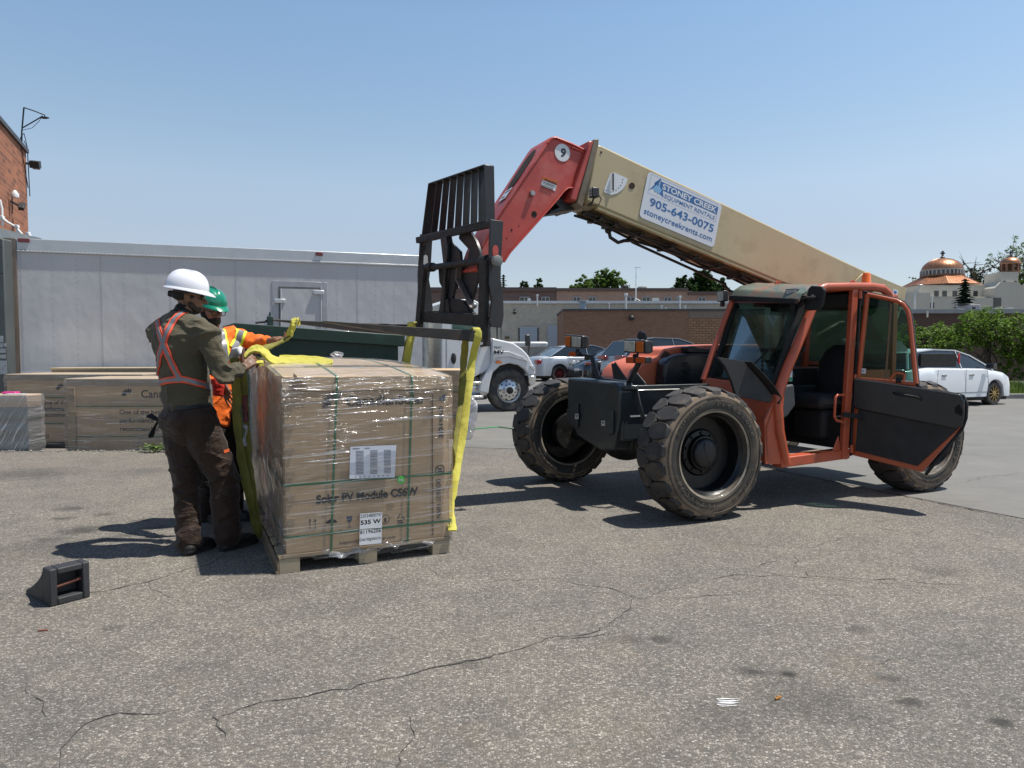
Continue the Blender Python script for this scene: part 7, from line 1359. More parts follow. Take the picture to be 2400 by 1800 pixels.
for k in range(14): x = .15 + rnd.random() * (BW - .2); b.sph((x, -.015 + rnd.random() * .03, .075 + rnd.random() * .04), (.04 + rnd.random() * .07, .008, .008 + rnd.random() * .010), 12, 8)
b.sph((BW - .06, -.01, 1.20), (.04, .03, .03), 10, 6); b.sph((.75, 1.9, 1.36), (.06, .04, .03), 10, 6)
b.jitter(.03, 14); b.build('film_crumple', filmmat('crumpled_film2', 0, .9, 1.2, .10, 'h', .08), pal, smooth=60)
# ---------------- yellow round slings ----------------
def slingmat():
    t = NT('sling_yellow'); n1 = t.noise(9, 5, .6); c = t.ramp(n1, [(.3, (.40, .355, .035)), (.7, (.52, .48, .07))]); c = t.mix(t.ramp(t.noise(4, 6, .7), [(.55, 0.0), (.8, .35)]), c, (.3, .26, .06)); t.P(Base_Color=c, Roughness=.75, Sheen=.2); t.bump(t.math('ADD', t.noise(16, 4, .6), t.math('MULTIPLY', t.noise(120, 2), .2)), .7, .012); return t.m
SLG = slingmat(); SLSH = mat('sling_shaded', (.20, .185, .035), .8, var=.25, vs=9, bump=.6, bs=18, bd=.01)  # second material: darker olive copy, the shade on the slings put into its colour
def smoothpath(pts, n=6):
    pts = [Vector(p) for p in pts]; out = []
    for i in range(len(pts) - 1):
        p0, p1, p2, p3 = pts[max(0, i - 1)], pts[i], pts[i + 1], pts[min(len(pts) - 1, i + 2)]
        for k in range(n):
            t_ = k / n; out.append(.5 * ((2 * p1) + (-p0 + p2) * t_ + (2 * p0 - 5 * p1 + 4 * p2 - p3) * t_ ** 2 + (-p0 + 3 * p1 - 3 * p2 + p3) * t_ ** 3))
    out.append(pts[-1]); return out
def sling(pts, w, name, m, par, th=.010, side=(1, -.3, 0), tw=.0, seed=0, n=7):
    pp = smoothpath(pts, n); rnd = random.Random(seed); L_ = len(pp); sd = []
    for i in range(L_): a = tw * math.sin(i * .35 + seed) + .25 * noise.noise(Vector((i * .3, seed, 0))); s_ = Vector(side); u_ = Vector((-s_.y, s_.x, 0)); sd.append(s_ * math.cos(a) + u_ * math.sin(a))
    ww = [w * (.88 + .22 * noise.noise(Vector((i * .45, seed * 3, 1)))) for i in range(L_)]; tt = [th * (1 + .5 * noise.noise(Vector((i * .6, seed * 5, 2)))) for i in range(L_)]
    b = MB(); b.strap(pp, ww, tt, sd); b.jitter(.004, 28); b.jitter(.005, 11); return b.build(name, m, par, smooth=60)
def fp(px, py, v): return CR_.w(CR_.cut(px, py, 1, v))
A1_ = fp(1112, 775, FORKV); A2_ = fp(1092, 797, FORKV)
s1 = empty('lifting_sling', (0, 0, 0), 0, 'long yellow sling hanging from the near fork heel to the right pallet corner', 'sling', 'yellow lifting slings')
bot = BXF.w(V(1.14, -.03, .16)); lat = CR_.m.to_3x3() @ V(0, 1, 0)
p_top = fp(1111, 781, FORKV) + lat * .064
sling([fp(1111, 772, FORKV) - lat * .03, fp(1111, 771, FORKV) + lat * .035, p_top + V(0, 0, -.03), D(1106, 850, 5.55), D(1095, 940, 5.4), D(1081, 1040, 5.25), D(1068, 1120, 5.1), D(1056, 1190, 4.98), bot], .065, 'sling_leg', SLG, s1, .014, (1, 0, 0), .25, 1)
sling([fp(1091, 796, FORKV) + V(0, 0, -.004), D(1087, 850, 5.72), D(1081, 940, 5.6), D(1071, 1030, 5.42), D(1063, 1110, 5.2), D(1054, 1195, 5.03), bot + V(-.01, .02, .0)], .062, 'sling_leg', SLSH, s1, .012, (1, 0, 0), .2, 2)
s2 = empty('lifting_sling', (0, 0, 0), 0, 'yellow sling over the far fork dropping behind the right end of the wrapped pallet', 'sling', 'yellow lifting slings')
tp = fp(966, 772, FORKV2); bt2 = BXF.w(V(1.17, 1.75, .15))
sling([tp + V(.03, -.05, .045), tp + V(0, -.07, .05), tp + V(0, -.07, -.05), tp.lerp(bt2, .25) + V(.0, -.05, 0), tp.lerp(bt2, .6), bt2], .085, 'sling_leg', SLG, s2, .02, (1, 0, 0), .5, 3)
sling([tp + V(-.03, .05, .045), tp + V(-.04, .06, -.05), tp.lerp(bt2, .3) + V(-.03, .05, 0), bt2 + V(-.01, .03, 0)], .06, 'sling_leg', SLSH, s2, .016, (1, 0, 0), .3, 4)
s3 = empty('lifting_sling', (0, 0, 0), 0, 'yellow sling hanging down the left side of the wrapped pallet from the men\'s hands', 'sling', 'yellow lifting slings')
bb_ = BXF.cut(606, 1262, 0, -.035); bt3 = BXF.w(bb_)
sling([D(550, 838, 5.15), D(553, 900, 5.17), D(556, 980, 5.18), D(566, 1070, 5.17), D(584, 1160, 5.14), bt3], .07, 'sling_leg', SLSH, s3, .012, (1, 0, 0), .2, 5)
sling([D(566, 850, 5.2), D(572, 915, 5.22), D(577, 990, 5.24), D(583, 1080, 5.22), D(595, 1170, 5.17), bt3 + V(.02, .01, -.01)], .06, 'sling_leg', SLSH, s3, .010, (1, 0, 0), .25, 6)
sling([D(574, 926, 5.15), D(575, 960, 5.15), D(577, 990, 5.15)], .045, 'sling_tag', mat('tag_red', (.10, .015, .015), .6, var=.6, vs=30), s3, .006, (1, 0, 0), 0, 7)
sling([D(573, 995, 5.12), D(578, 1010, 5.12), D(572, 1030, 5.12), D(576, 1045, 5.12)], .03, 'loose_tape', mat('tape_grey', (.3, .3, .32), .4), s3, .006, (1, 0, 0), .8, 8)
b = MB(); b.tube([D(552, 862, 5.22), D(548, 835, 5.22), D(552, 824, 5.2), D(562, 821, 5.17), D(566, 832, 5.15)], [.034, .036, .034, .03, .022], 12); b.build('white_sleeve', mat('sleeve_white', (.62, .62, .64), .6, bump=.6, bs=22, bd=.01), s3, smooth=60)
s4 = empty('lifting_sling', (0, 0, 0), 0, 'loose yellow sling the men hold, its end lying folded on top of the carton', 'sling', 'yellow lifting slings')
def band(edge_a, edge_b, name, m=SLG, n=8, th=.006, seed=0):      # webbing given by its two edges (pixel x, pixel y, depth)
    A_ = smoothpath([D(*p) for p in edge_a], n); B2 = smoothpath([D(*p) for p in edge_b], n); rings = []
    for i, (p, q_) in enumerate(zip(A_, B2)):
        t_ = (A_[min(i + 1, len(A_) - 1)] - A_[max(0, i - 1)]); nn = t_.cross(q_ - p); nn = nn.normalized() if nn.length > 1e-9 else V(0, -1, 0); row = []
        for k in range(9):
            f = k / 8; c0 = p.lerp(q_, f); fold = .006 * math.sin(f * 7 + i * .23 + seed) + .007 * noise.noise(Vector((i * .25, f * 3, seed))); row.append(c0 + nn * fold)
        rings.append([r_ + nn * th for r_ in row] + [r_ - nn * th for r_ in row[::-1]])
    b = MB(); b.loft(rings); return b.build(name, m, s4, smooth=60)
band([(572, 832, 5.16), (585, 817, 5.2), (604, 811, 5.22), (624, 819, 5.24), (642, 834, 5.27), (668, 841, 5.30), (700, 842, 5.30), (740, 844, 5.30), (770, 843, 5.30), (780, 850, 5.25)], [(575, 839, 5.13), (589, 827, 5.15), (606, 827, 5.16), (622, 839, 5.16), (641, 852, 5.17), (668, 855, 5.19), (700, 857, 5.19), (740, 858, 5.18), (768, 857, 5.18), (779, 854, 5.2)], 'sling_body', SLG, 8, .008, 1)
band([(780, 850, 5.26), (772, 841, 5.38), (750, 838, 5.42), (700, 836, 5.42), (655, 834, 5.42)], [(779, 856, 5.2), (768, 849, 5.32), (750, 846, 5.32), (700, 845, 5.32), (655, 842, 5.32)], 'sling_body', SLG, 8, .007, 2)
band([(581, 850, 5.14), (598, 838, 5.18), (612, 842, 5.2), (618, 848, 5.2), (606, 855, 5.15)], [(583, 861, 5.11), (598, 854, 5.12), (612, 851, 5.13), (619, 851, 5.15), (608, 858, 5.12)], 'sling_body', SLG, 8, .006, 3)
band([(596, 820, 5.30), (620, 810, 5.36), (645, 802, 5.42), (668, 793, 5.46), (680, 787, 5.48)], [(606, 828, 5.26), (626, 820, 5.32), (650, 808, 5.38), (672, 798, 5.42), (683, 790, 5.44)], 'sling_body', SLSH, 8, .005, 4)
band([(671, 785, 5.44), (675, 772, 5.44), (680, 759, 5.44), (684, 750, 5.45), (692, 746, 5.47), (699, 750, 5.50), (698, 762, 5.50)], [(685, 789, 5.44), (689, 776, 5.44), (695, 762, 5.44), (699, 753, 5.45), (700, 748, 5.48), (701, 752, 5.52), (700, 764, 5.52)], 'sling_loop', SLG, 8, .006, 5)
# ---------------- wheel chock ----------------
ck = empty('wheel_chock', G(120, 1425), R(20), 'black rubber wheel chock with a hollow end lying alone on the asphalt', 'wheel chock'); CB = mat('chock_rubber', (.028, .029, .032), .6, var=.25, bump=.35, bs=70, scr=.25)
ck.location = (0, 0, 0); ck.rotation_euler = (0, 0, 0)
co_ = G(118, 1424); sd_ = V(.58, .81, 0).normalized() * .205; wd_ = V(-.79, .61, 0).normalized(); HT = .205; ck.location = co_
def kp(a, c_, z): return sd_ * a + wd_ * c_ + V(0, 0, z)     # a across the hollow end, c_ towards the thin tip
t1, t2 = .19, .82
b = MB()
for a0, a1, z0, z1 in ((0, t1, 0, HT), (t2, 1, 0, HT), (t1, t2, 0, .040), (t1, t2, HT - .035, HT)): b.ext([kp(a0, 0, z0), kp(a1, 0, z0), kp(a1, 0, z1), kp(a0, 0, z1)], wd_ * .10)
b.ext([kp(t1, .085, .04), kp(t2, .085, .04), kp(t2, .085, HT - .035), kp(t1, .085, HT - .035)], wd_ * .015); b.build('chock_body', CB, ck, bevel=.008, seg=3)
b = MB(); prof = [(.101, 0), (.101, HT - .004)] + [(.10 + .26 * (k / 9), max(.028, HT - .006 - (HT - .03) * (k / 9) ** .62)) for k in range(1, 10)] + [(.37, 0)]
b.ext([kp(.01, c_, z) for c_, z in prof], sd_ * .98); b.build('ramp', CB, ck, bevel=.008)
b = MB(); b.tube([kp(t1 - .05, .03, .095), kp(t2 + .05, .03, .115)], .010, 10); b.build('pull_bar', mat('rust_bar', (.12, .04, .025), .7, var=.3), ck, smooth=50)
# ---------------- people ----------------
from mathutils.bvhtree import BVHTree
def remesh(b, vox, sm=2, disp=None, name='m'):
    me = bpy.data.meshes.new(name); b.bm.to_mesh(me); b.bm.free(); ob = bpy.data.objects.new(name, me); COL.objects.link(ob)
    md = ob.modifiers.new('r', 'REMESH'); md.mode = 'VOXEL'; md.voxel_size = vox; md.adaptivity = 0
    dg = bpy.context.evaluated_depsgraph_get(); dg.update(); m2 = bpy.data.meshes.new_from_object(ob.evaluated_get(dg)); bpy.data.objects.remove(ob); bpy.data.meshes.remove(me)
    bm = bmesh.new(); bm.from_mesh(m2); bpy.data.meshes.remove(m2)
    for _ in range(sm): bmesh.ops.smooth_vert(bm, verts=bm.verts, factor=.5, use_axis_x=True, use_axis_y=True, use_axis_z=True)
    if disp:
        bm.normal_update(); ds = [(v, disp(v.co, v.normal)) for v in bm.verts]
        for v, d in ds: v.co += v.normal * d
    nb = MB(); nb.bm.free(); nb.bm = bm; return nb
def bvh_of(o): bm = bmesh.new(); bm.from_mesh(o.data); t = BVHTree.FromBMesh(bm); bm.free(); return t
def surf_strap(bv, pxs, w, name, m, par, off=.006, th=.003, cols=5, step=6.0):
    pts = []
    for (a, c_), (d, e) in zip(pxs, pxs[1:]):
        n = max(1, int(math.hypot(d - a, e - c_) / step))
        for k in range(n): pts.append((a + (d - a) * k / n, c_ + (e - c_) * k / n))
    pts.append(pxs[-1]); P3 = []
    for x, y in pts:
        h = bv.ray_cast(EYE, ray(x, y).normalized())
        if h[0] is not None: P3.append((h[0], h[1]))
    if len(P3) < 2: return None
    # smooth the depth
    for _ in range(2): P3 = [P3[0]] + [((P3[i - 1][0] + P3[i][0] * 2 + P3[i + 1][0]) / 4, (P3[i - 1][1] + P3[i][1] * 2 + P3[i + 1][1]).normalized()) for i in range(1, len(P3) - 1)] + [P3[-1]]
    b = MB(); rings = []
    for i, (p, n_) in enumerate(P3):
        t_ = (P3[min(i + 1, len(P3) - 1)][0] - P3[max(i - 1, 0)][0]).normalized(); s_ = n_.cross(t_).normalized(); up, dn = [], []
        for k in range(cols):
            c0 = p + s_ * w * (k / (cols - 1) - .5); h = bv.find_nearest(c0)
            base, nn = (h[0], h[1]) if h[0] is not None else (c0, n_)
            if (base - c0).length > w: base, nn = c0, n_
            up.append(base + nn * (off + th)); dn.append(base + nn * (off - th))
        rings.append(up + dn[::-1])
    b.loft(rings); return b.build(name, m, par, smooth=50)
def hand(b, w, d, n, curls, s=1.0, thumb=1, spread=.08, tcurl=.5, tdir=None):
    w = Vector(w); d = Vector(d).normalized(); n = Vector(n); n = (n - d * n.dot(d)).normalized(); l = d.cross(n) * thumb
    kn = []
    for i, (off, Lm) in enumerate(((.030, .088), (.010, .092), (-.011, .087), (-.031, .078))):
        k = w + d * Lm * s + l * off * s; kn.append(k); b.rc(w + l * off * .55 * s, k, .016 * s, .0125 * s, 8)
    b.rc(w - d * .02, w + d * .05 * s, .026 * s, .028 * s, 10, l, .62)
    for i, (ln, r) in enumerate((((.044, .026, .021), .0098), ((.048, .030, .022), .0100), ((.045, .028, .021), .0095), ((.034, .021, .018), .0085))):
        p = kn[i]; ang = 0; dd_ = d + l * (1.5 - i) * spread; dd_.normalize()
        for j, q_ in enumerate(ln):
            ang += curls[i] * (.8, 1.1, .8)[j]; v = dd_ * math.cos(ang) + n * math.sin(ang); e = p + v * q_ * s; b.rc(p, e, r * s * (1 - .07 * j), r * s * (.95 - .09 * j), 8); p = e
    td = Vector(tdir).normalized() if tdir is not None else (d * .55 + l * .75 + n * .35).normalized(); p = w + d * .022 * s + l * .026 * s; e = p + td * .045 * s; b.rc(p, e, .017 * s, .0125 * s, 8); td2 = (td * math.cos(tcurl) + d * math.sin(tcurl)).normalized(); e2 = e + td2 * .034 * s; b.rc(e, e2, .0118 * s, .0105 * s, 8); b.rc(e2, e2 + td2 * .026 * s, .0105 * s, .0085 * s, 8)
def head(b, c, f, up, s=1.0):
    # c = centre between the ears; f = facing; up = head up
    f = Vector(f).normalized(); up = Vector(up); up = (up - f * up.dot(f)).normalized(); r = f.cross(up); M = Matrix((f, r, up)).transposed(); X = lambda x, y, z: Vector(c) + (M @ Vector((x, y, z))) * s; M4 = M.to_4x4()
    sp = lambda p, rad, nu=18, nv=12: b.sph(X(*p), tuple(q_ * s for q_ in rad), nu, nv, M4)
    sp((-.012, 0, .035), (.098, .078, .090)); sp((.015, 0, -.02), (.080, .066, .095)); sp((.045, 0, -.078), (.040, .040, .038)); sp((.02, .035, -.055), (.05, .025, .035)); sp((.02, -.035, -.055), (.05, .025, .035))
    sp((.072, 0, .020), (.022, .052, .018)); b.rc(X(.086, 0, .012), X(.112, 0, -.022), .009 * s, .0145 * s, 8); sp((.100, .013, -.027), (.011, .009, .009)); sp((.100, -.013, -.027), (.011, .009, .009))
    sp((.084, 0, -.052), (.013, .024, .007)); sp((.082, 0, -.063), (.013, .020, .007)); sp((.062, .036, -.012), (.024, .020, .018)); sp((.062, -.036, -.012), (.024, .020, .018))
    for sd in (-1, 1): b.sph(X(-.008, sd * .079, -.010), (.021 * s, .010 * s, .033 * s), 12, 8, M4); b.sph(X(-.014, sd * .086, .004), (.017 * s, .009 * s, .020 * s), 10, 6, M4)
    return X, M4
def skinmat(name, c):
    t = NT(name); col = t.ramp(t.noise(14, 5, .6), [(.3, tuple(x * .85 for x in c)), (.7, tuple(x * 1.12 for x in c))]); t.P(Base_Color=col, Roughness=.5, Spec=.4); t.b.inputs['Subsurface Weight'].default_value = .08; t.b.inputs['Subsurface Radius'].default_value = (.02, .008, .004); t.bump(t.noise(160, 3), .12, .002); return t.m
def cloth(name, c, var=.12, fold=.5, fs=9, weave=220, st=(1, 1, 1.8), rough=.9):
    t = NT(name); co = t.co(st); n1 = t.noise(fs, 4, .55, co, .6); n2 = t.noise(weave, 2, .5); col = t.ramp(t.noise(5, 5, .6), [(.3, tuple(x * (1 - var) for x in c)), (.7, tuple(min(1, x * (1 + var)) for x in c))]); t.P(Base_Color=col, Roughness=rough, Spec=.2, Sheen=.15); t.bump(t.math('ADD', n1, t.math('MULTIPLY', n2, .06)), fold, .02); return t.m
def fold_disp(amp, seed, zs=1.0, joints=()):
    def f(co, n_):
        p = Vector((co.x * 7, co.y * 7, co.z * 13 * zs)) + Vector((seed, 0, 0)); a = 1 - abs(noise.noise(p)) * 2.4; a = max(0, a) ** 2; w_ = .35
        for j, r_ in joints:
            w_ = max(w_, 1.6 * math.exp(-((co - j).length / r_) ** 2))
        return amp * (a - .35) * w_ + .0035 * noise.noise(co * 3.0)
    return f
def hardhat(c, f, up, s, m, par, brim=.0, peak=.04, name='hard_hat'):
    f = Vector(f).normalized(); up = Vector(up); up = (up - f * up.dot(f)).normalized(); r = f.cross(up); M = Matrix((f, r, up)).transposed()
    X = lambda x, y, z: Vector(c) + M @ Vector((x * s, y * s, z * s)); b = MB(); rings = []; A_, B2, Hh = .142, .116, .118; n = 44
    for k in range(13):
        th = math.pi / 2 * k / 12; cz, sz = math.cos(th), math.sin(th); rg = []
        for i in range(n):
            a = 2 * math.pi * i / n; rr_ = cz ** .75; ridge = .006 * max(0, 1 - abs(math.sin(a)) * 6) * (1 if k > 1 else 0) + (.007 if abs(math.sin(a)) < .22 and k > 1 else 0)
            rg.append(X(A_ * rr_ * math.cos(a), B2 * rr_ * math.sin(a), Hh * sz + ridge * sz))
        rings.append(rg)
    lip = []
    for o_, z in ((1.0, -.0), (1.02, -.012), (1.05, -.016)): lip.append([X((A_ * o_ + (brim if o_ > 1 else 0)) * math.cos(2 * math.pi * i / n) + (peak * max(0, math.cos(2 * math.pi * i / n)) ** 1.5 if o_ > 1.0 else 0) * (1 if o_ > 1.03 else .55), (B2 * o_ + (brim if o_ > 1 else 0)) * math.sin(2 * math.pi * i / n), z - (.012 * max(0, math.cos(2 * math.pi * i / n)) if o_ > 1.03 else 0)) for i in range(n)])
    under = [[p - M @ Vector((0, 0, .004)) for p in lip[-1]], [X(A_ * .97 * math.cos(2 * math.pi * i / n), B2 * .97 * math.sin(2 * math.pi * i / n), -.01) for i in range(n)], [X(A_ * .8 * math.cos(2 * math.pi * i / n), B2 * .8 * math.sin(2 * math.pi * i / n), .05) for i in range(n)]]
    b.loft(under[::-1] + lip[::-1] + rings); return b.build(name, m, par, smooth=50), X
def boot(par, heel, toe, name='boot', m=None, s=1.0):
    heel = Vector(heel); toe = Vector(toe); f = (toe - heel); f.z = 0; L_ = f.length; f.normalize(); r = Vector((f.y, -f.x, 0)); b = MB()
    b.rc(heel + f * .05 + V(0, 0, .05), toe - f * .06 + V(0, 0, .038), .043, .038, 14, r, .9); b.rc(heel + f * .05 + V(0, 0, .05), toe - f * .1 + V(0, 0, .055), .046, .042, 14, r, .8); b.rc(heel + f * .07 + V(0, 0, .06), heel + f * .09 + V(0, 0, .11), .040, .040, 14); b.rc(heel + f * .045 + V(0, 0, .025), toe - f * .055 + V(0, 0, .022), .044, .043, 14, r, .45)
    nb = remesh(b, .006, 2, lambda co, n_: .002 * noise.noise(co * 60)); 
    for v in nb.bm.verts: v.co.z = max(v.co.z, .012)
    bo = nb.build(name, m, par, smooth=60); b = MB(); pr = []
    for k in range(24): a = 2 * math.pi * k / 24; q_ = heel.lerp(toe, .5); pr.append(V(*(q_ + f * math.cos(a) * L_ * .5 + r * math.sin(a) * .048 * (1 if math.cos(a) > -.2 else .82)).to_2d(), .002))
    b.ext(pr, (0, 0, .022)); b.build('sole', mat('sole_black', (.02, .019, .018), .8, bump=.3), bo, bevel=.004); b = MB()
    for k in range(5): c0 = heel.lerp(toe, .42 + .09 * k); zz = .13 - .016 * k; b.tube([c0 - r * .028 + V(0, 0, zz - .022), c0 + V(0, 0, zz - .005 - .006 * k), c0 + r * .028 + V(0, 0, zz - .022)], .0035, 5)
    b.build('laces', mat('lace', (.03, .03, .03), .9), bo, smooth=50); return bo
# ---- man in the white hard hat ----
p1 = empty('person', (-2.2, 4.9, 0), 0, 'person in a white hard hat, olive shirt and brown trousers with their back turned', 'person')
p1i = p1.location.copy()
def local(o, p): o.location = -p
YT = 4.95; f1 = V(.5, .866, 0); r1 = V(.866, -.5, 0)
SK1 = skinmat('skin_brown', (.17, .083, .048)); OLV = cloth('olive_cloth', (.082, .071, .045), .16, 1.0, 9); BRN = cloth('brown_trousers', (.030, .0158, .0095), .2, 1.0, 10, 160, (1, 1, 2.4), .6)
hipc = D(440, 965, 4.98); chest = D(428, 820, 4.95); neck = D(428, 738, 4.96); hd1 = D(443, 697, 4.98)
shR = D(484, 780, 4.86); shL = D(373, 778, 5.10); elR = D(522, 882, 4.86); wrR = D(570, 862, 5.06); hipR = hipc + r1 * .095 + V(0, 0, -.04); hipL = hipc - r1 * .095 + V(0, 0, -.04)
knR = D(524, 1125, 4.98); anR = D(534, 1262, 4.95); knL = D(436, 1130, 4.93); anL = D(443, 1275, 4.86)
elL = D(412, 862, 5.25); wrL = D(545, 868, 5.22)
hf = V(.93, .36, -.10).normalized(); hu = V(.12, .0, 1)
def body1(b):
    b.rc(hipc + V(0, 0, -.02), chest, .12, .13, 16, r1, .6); b.rc(chest - r1 * .1, chest + r1 * .1 + V(0, 0, .03), .085, .085, 16); b.rc(shL, neck + V(0, 0, -.10), .045, .055, 12); b.rc(shR, neck + V(0, 0, -.10), .045, .055, 12)
    b.rc(neck + V(0, 0, -.06), hd1 + V(-.01, -.005, -.03), .062, .056, 14)
    b.rc(shR, elR, .055, .043, 12); b.rc(elR, wrR, .042, .027, 12); b.rc(shL, elL, .055, .043, 12); b.rc(elL, wrL, .042, .027, 12)
    for a, k, n_ in ((hipL, knL, anL), (hipR, knR, anR)): b.rc(a, k, .088, .06, 14); b.rc(k, n_, .056, .04, 12)
b = MB(); body1(b); HX1, HM1 = head(b, hd1, hf, hu, .98)
hand(b, wrR, D(600, 838, 5.14) - wrR, V(-.2, .9, -.4), (.35, .55, .75, .9), 1.05, 1, .10, .3, D(566, 806, 5.06) - D(568, 845, 5.07)); hand(b, wrL, D(575, 850, 5.24) - wrL, V(0, -.6, .7), (.5, .6, .7, .8), 1.0, -1)
nb = remesh(b, .0052, 2); bd1 = nb.build('body', SK1, p1, smooth=80); bd1.location = -p1i
# shirt
b = MB(); b.rc(hipc + V(0, 0, .055), hipc.lerp(chest, .5), .182, .184, 20, r1, .82); b.rc(hipc.lerp(chest, .35), chest + V(-.01, -.01, .03), .184, .186, 20, r1, .80); b.rc(neck + V(0, 0, -.11), neck + V(0, 0, -.035), .13, .084, 14); b.rc(shL + V(0, 0, -.01), neck - f1 * .03 + V(0, 0, -.07), .09, .105, 14); b.rc(shR + V(0, 0, -.01), neck - f1 * .02 + V(0, 0, -.07), .09, .10, 14); b.rc(chest - r1 * .085 - f1 * .02 + V(0, 0, .05), chest + r1 * .085 + V(0, 0, .05), .135, .135, 16); b.rc(shL + V(.01, 0, -.0), neck + V(0, .01, -.075), .078, .085, 14); b.rc(shR, neck + V(0, .01, -.075), .082, .085, 14)
b.rc(chest - f1 * .05 + V(0, 0, .09), chest - f1 * .045 + V(0, 0, -.02), .12, .13, 14)
b.rc(shR, shR.lerp(elR, .6), .080, .070, 14); b.rc(shR.lerp(elR, .5), elR, .070, .062, 14); b.rc(elR, elR.lerp(wrR, .5), .062, .050, 14); b.rc(elR.lerp(wrR, .5), elR.lerp(wrR, .93), .050, .036, 12); b.rc(shL, elL, .078, .062, 14); b.rc(elL, elL.lerp(wrL, .94), .060, .038, 12)
# hem

nb = remesh(b, .0075, 3, fold_disp(.024, 1.0, 1.0, ((elR, .12), (shR, .12), (hipc + V(0, 0, .1), .16), (elR.lerp(wrR, .6), .1)))); sh1 = nb.build('shirt', OLV, p1, smooth=80); 
bv1 = bvh_of(sh1); sh1.location = -p1i
# trousers
b = MB(); b.rc(hipc + V(0, 0, .035), hipc + V(0, 0, -.08), .172, .182, 18, r1, .84); b.rc(hipL, hipL.lerp(knL, .5), .125, .115, 16); b.rc(hipR, hipR.lerp(knR, .5), .130, .122, 16); b.rc(hipL.lerp(knL, .45), knL, .108, .094, 16); b.rc(hipR.lerp(knR, .45), knR + f1 * .01, .116, .106, 16); b.rc(knL, anL + V(0, 0, .03), .092, .080, 16); b.rc(knR, anR + V(0, 0, .03), .104, .086, 16); b.rc(anL + V(0, 0, .08), anL + V(0, 0, .02), .086, .090, 14); b.rc(anR + V(0, 0, .08), anR + V(0, 0, .02), .090, .094, 14)
b.sph(hipR + r1 * .08 + V(0, 0, -.12), (.05, .07, .12), 12, 8); b.rc(hipc - f1 * .06 - r1 * .06 + V(0, 0, -.06), hipc - f1 * .06 + r1 * .06 + V(0, 0, -.06), .11, .11, 14)
nb = remesh(b, .0075, 2, fold_disp(.014, 5.0, .9, ((knL, .2), (knR, .22), (anL + V(0, 0, .08), .14), (anR + V(0, 0, .08), .14), (hipR + V(0, 0, -.15), .12)))); tr1 = nb.build('trousers', BRN, p1, smooth=80); bvt = bvh_of(tr1); tr1.location = -p1i
def adj(o, pi=p1i):
    if o is not None and o.parent is not None and o.parent.type == 'EMPTY': o.location = -pi
    return o
BLT = mat('belt_black', (.012, .012, .012), .5); adj(surf_strap(bvt, [(372, 952), (400, 955), (440, 955), (480, 950), (512, 945)], .035, 'belt', BLT, p1, .004, .003))
for nm, px_ in (('pocket_seam', [(440, 967), (470, 970), (500, 965), (520, 960)]), ('pocket_seam', [(495, 960), (505, 985), (518, 998)]), ('pocket_seam', [(490, 1010), (505, 1012), (530, 1008)]), ('pocket_seam', [(490, 1010), (492, 1055)])): surf_strap(bvt, px_, .006, nm, mat('seam_brown', (.012, .008, .006), .7), tr1, .001, .0015, 3)
adj(surf_strap(bvt, [(492, 945), (507, 968), (518, 992)], .065, 'pocket_flap', mat('pocket_black', (.006, .006, .008), .8), p1, .003, .003)); surf_strap(bvt, [(524, 1059), (536, 1055)], .022, 'brand_patch', mat('patch_orange', (.5, .09, .02), .7), tr1, .003, .002)
surf_strap(bvt, [(500, 1013), (501, 1015)], .006, 'rivet', STEEL, tr1, .002, .002, 3); surf_strap(bvt, [(526, 1010), (527, 1012)], .006, 'rivet', STEEL, tr1, .002, .002, 3)
# harness
HO = mat('hivis_redorange', (.75, .085, .035), .6, var=.06); HG = mat('reflective_grey', (.20, .20, .215), .45, .2, var=.08)
for px_ in ([(438, 730), (420, 738), (402, 757), (388, 790), (376, 830), (370, 870), (370, 905)], [(370, 752), (374, 775), (385, 810), (400, 845), (415, 875), (423, 893)], [(370, 897), (400, 890), (430, 888), (455, 895), (480, 903), (505, 915)]):
    o = adj(surf_strap(bv1, px_, .047, 'harness_strap', HO, p1, .006, .003, 7)); 
    if o: surf_strap(bv1, px_, .022, 'reflective_tape', HG, o, .0105, .0015, 5)
adj(surf_strap(bv1, [(480, 903), (505, 915)], .05, 'harness_buckle', HG, p1, .012, .003, 5))
# gaiter, cuffs
b = MB(); b.rc(neck + V(-.005, 0, -.055), neck + V(.005, .0, .01), .085, .074, 16); b.rc(neck + V(-.01, -.02, -.06), neck + V(0, 0, -.02), .09, .085, 16); nb = remesh(b, .007, 2, fold_disp(.012, 9.0, 2.2, ((neck, .2),))); adj(nb.build('neck_gaiter', cloth('gaiter_black', (.010, .011, .010), .1, .6, 14), p1, smooth=80))
HH, HXh = hardhat(hd1 + V(-.012, 0, .062), V(.93, .36, -.15), V(.14, 0, 1), 1.01, mat('hat_white', (.72, .73, .78), .22, coat=.6, var=.02, scr=.1), p1, .004, .038); adj(HH)
b = MB(); b.rc(HX1(-.08, -.03, .03), HX1(.0, -.074, .03), .012, .010, 8); 
rg = [HX1(.092 * math.cos(a), .078 * math.sin(a), .045) for a in [2 * math.pi * k / 28 for k in range(29)]]; b.tube(rg, .016, 8, sq=1.0); adj(b.build('hat_liner', mat('liner_black', (.010, .010, .011), .6), p1, smooth=60)); b = MB(); b.lathe([(.02, -.02), (.024, 0), (.02, .02)], HX1(-.115, -.01, .012), HM1.to_3x3() @ V(-1, -.2, 0), 16); adj(b.build('ratchet_knob', mat('liner_black', (0, 0, 0)), p1, smooth=50))
b = MB(); b.box(HXh(.06, -.098, .045), (.014, .014, .04)); b.sph(HXh(.06, -.105, .025), (.012, .008, .018), 8, 6); b.build('hat_clip', mat('clip_navy', (.01, .012, .03), .4), HH)
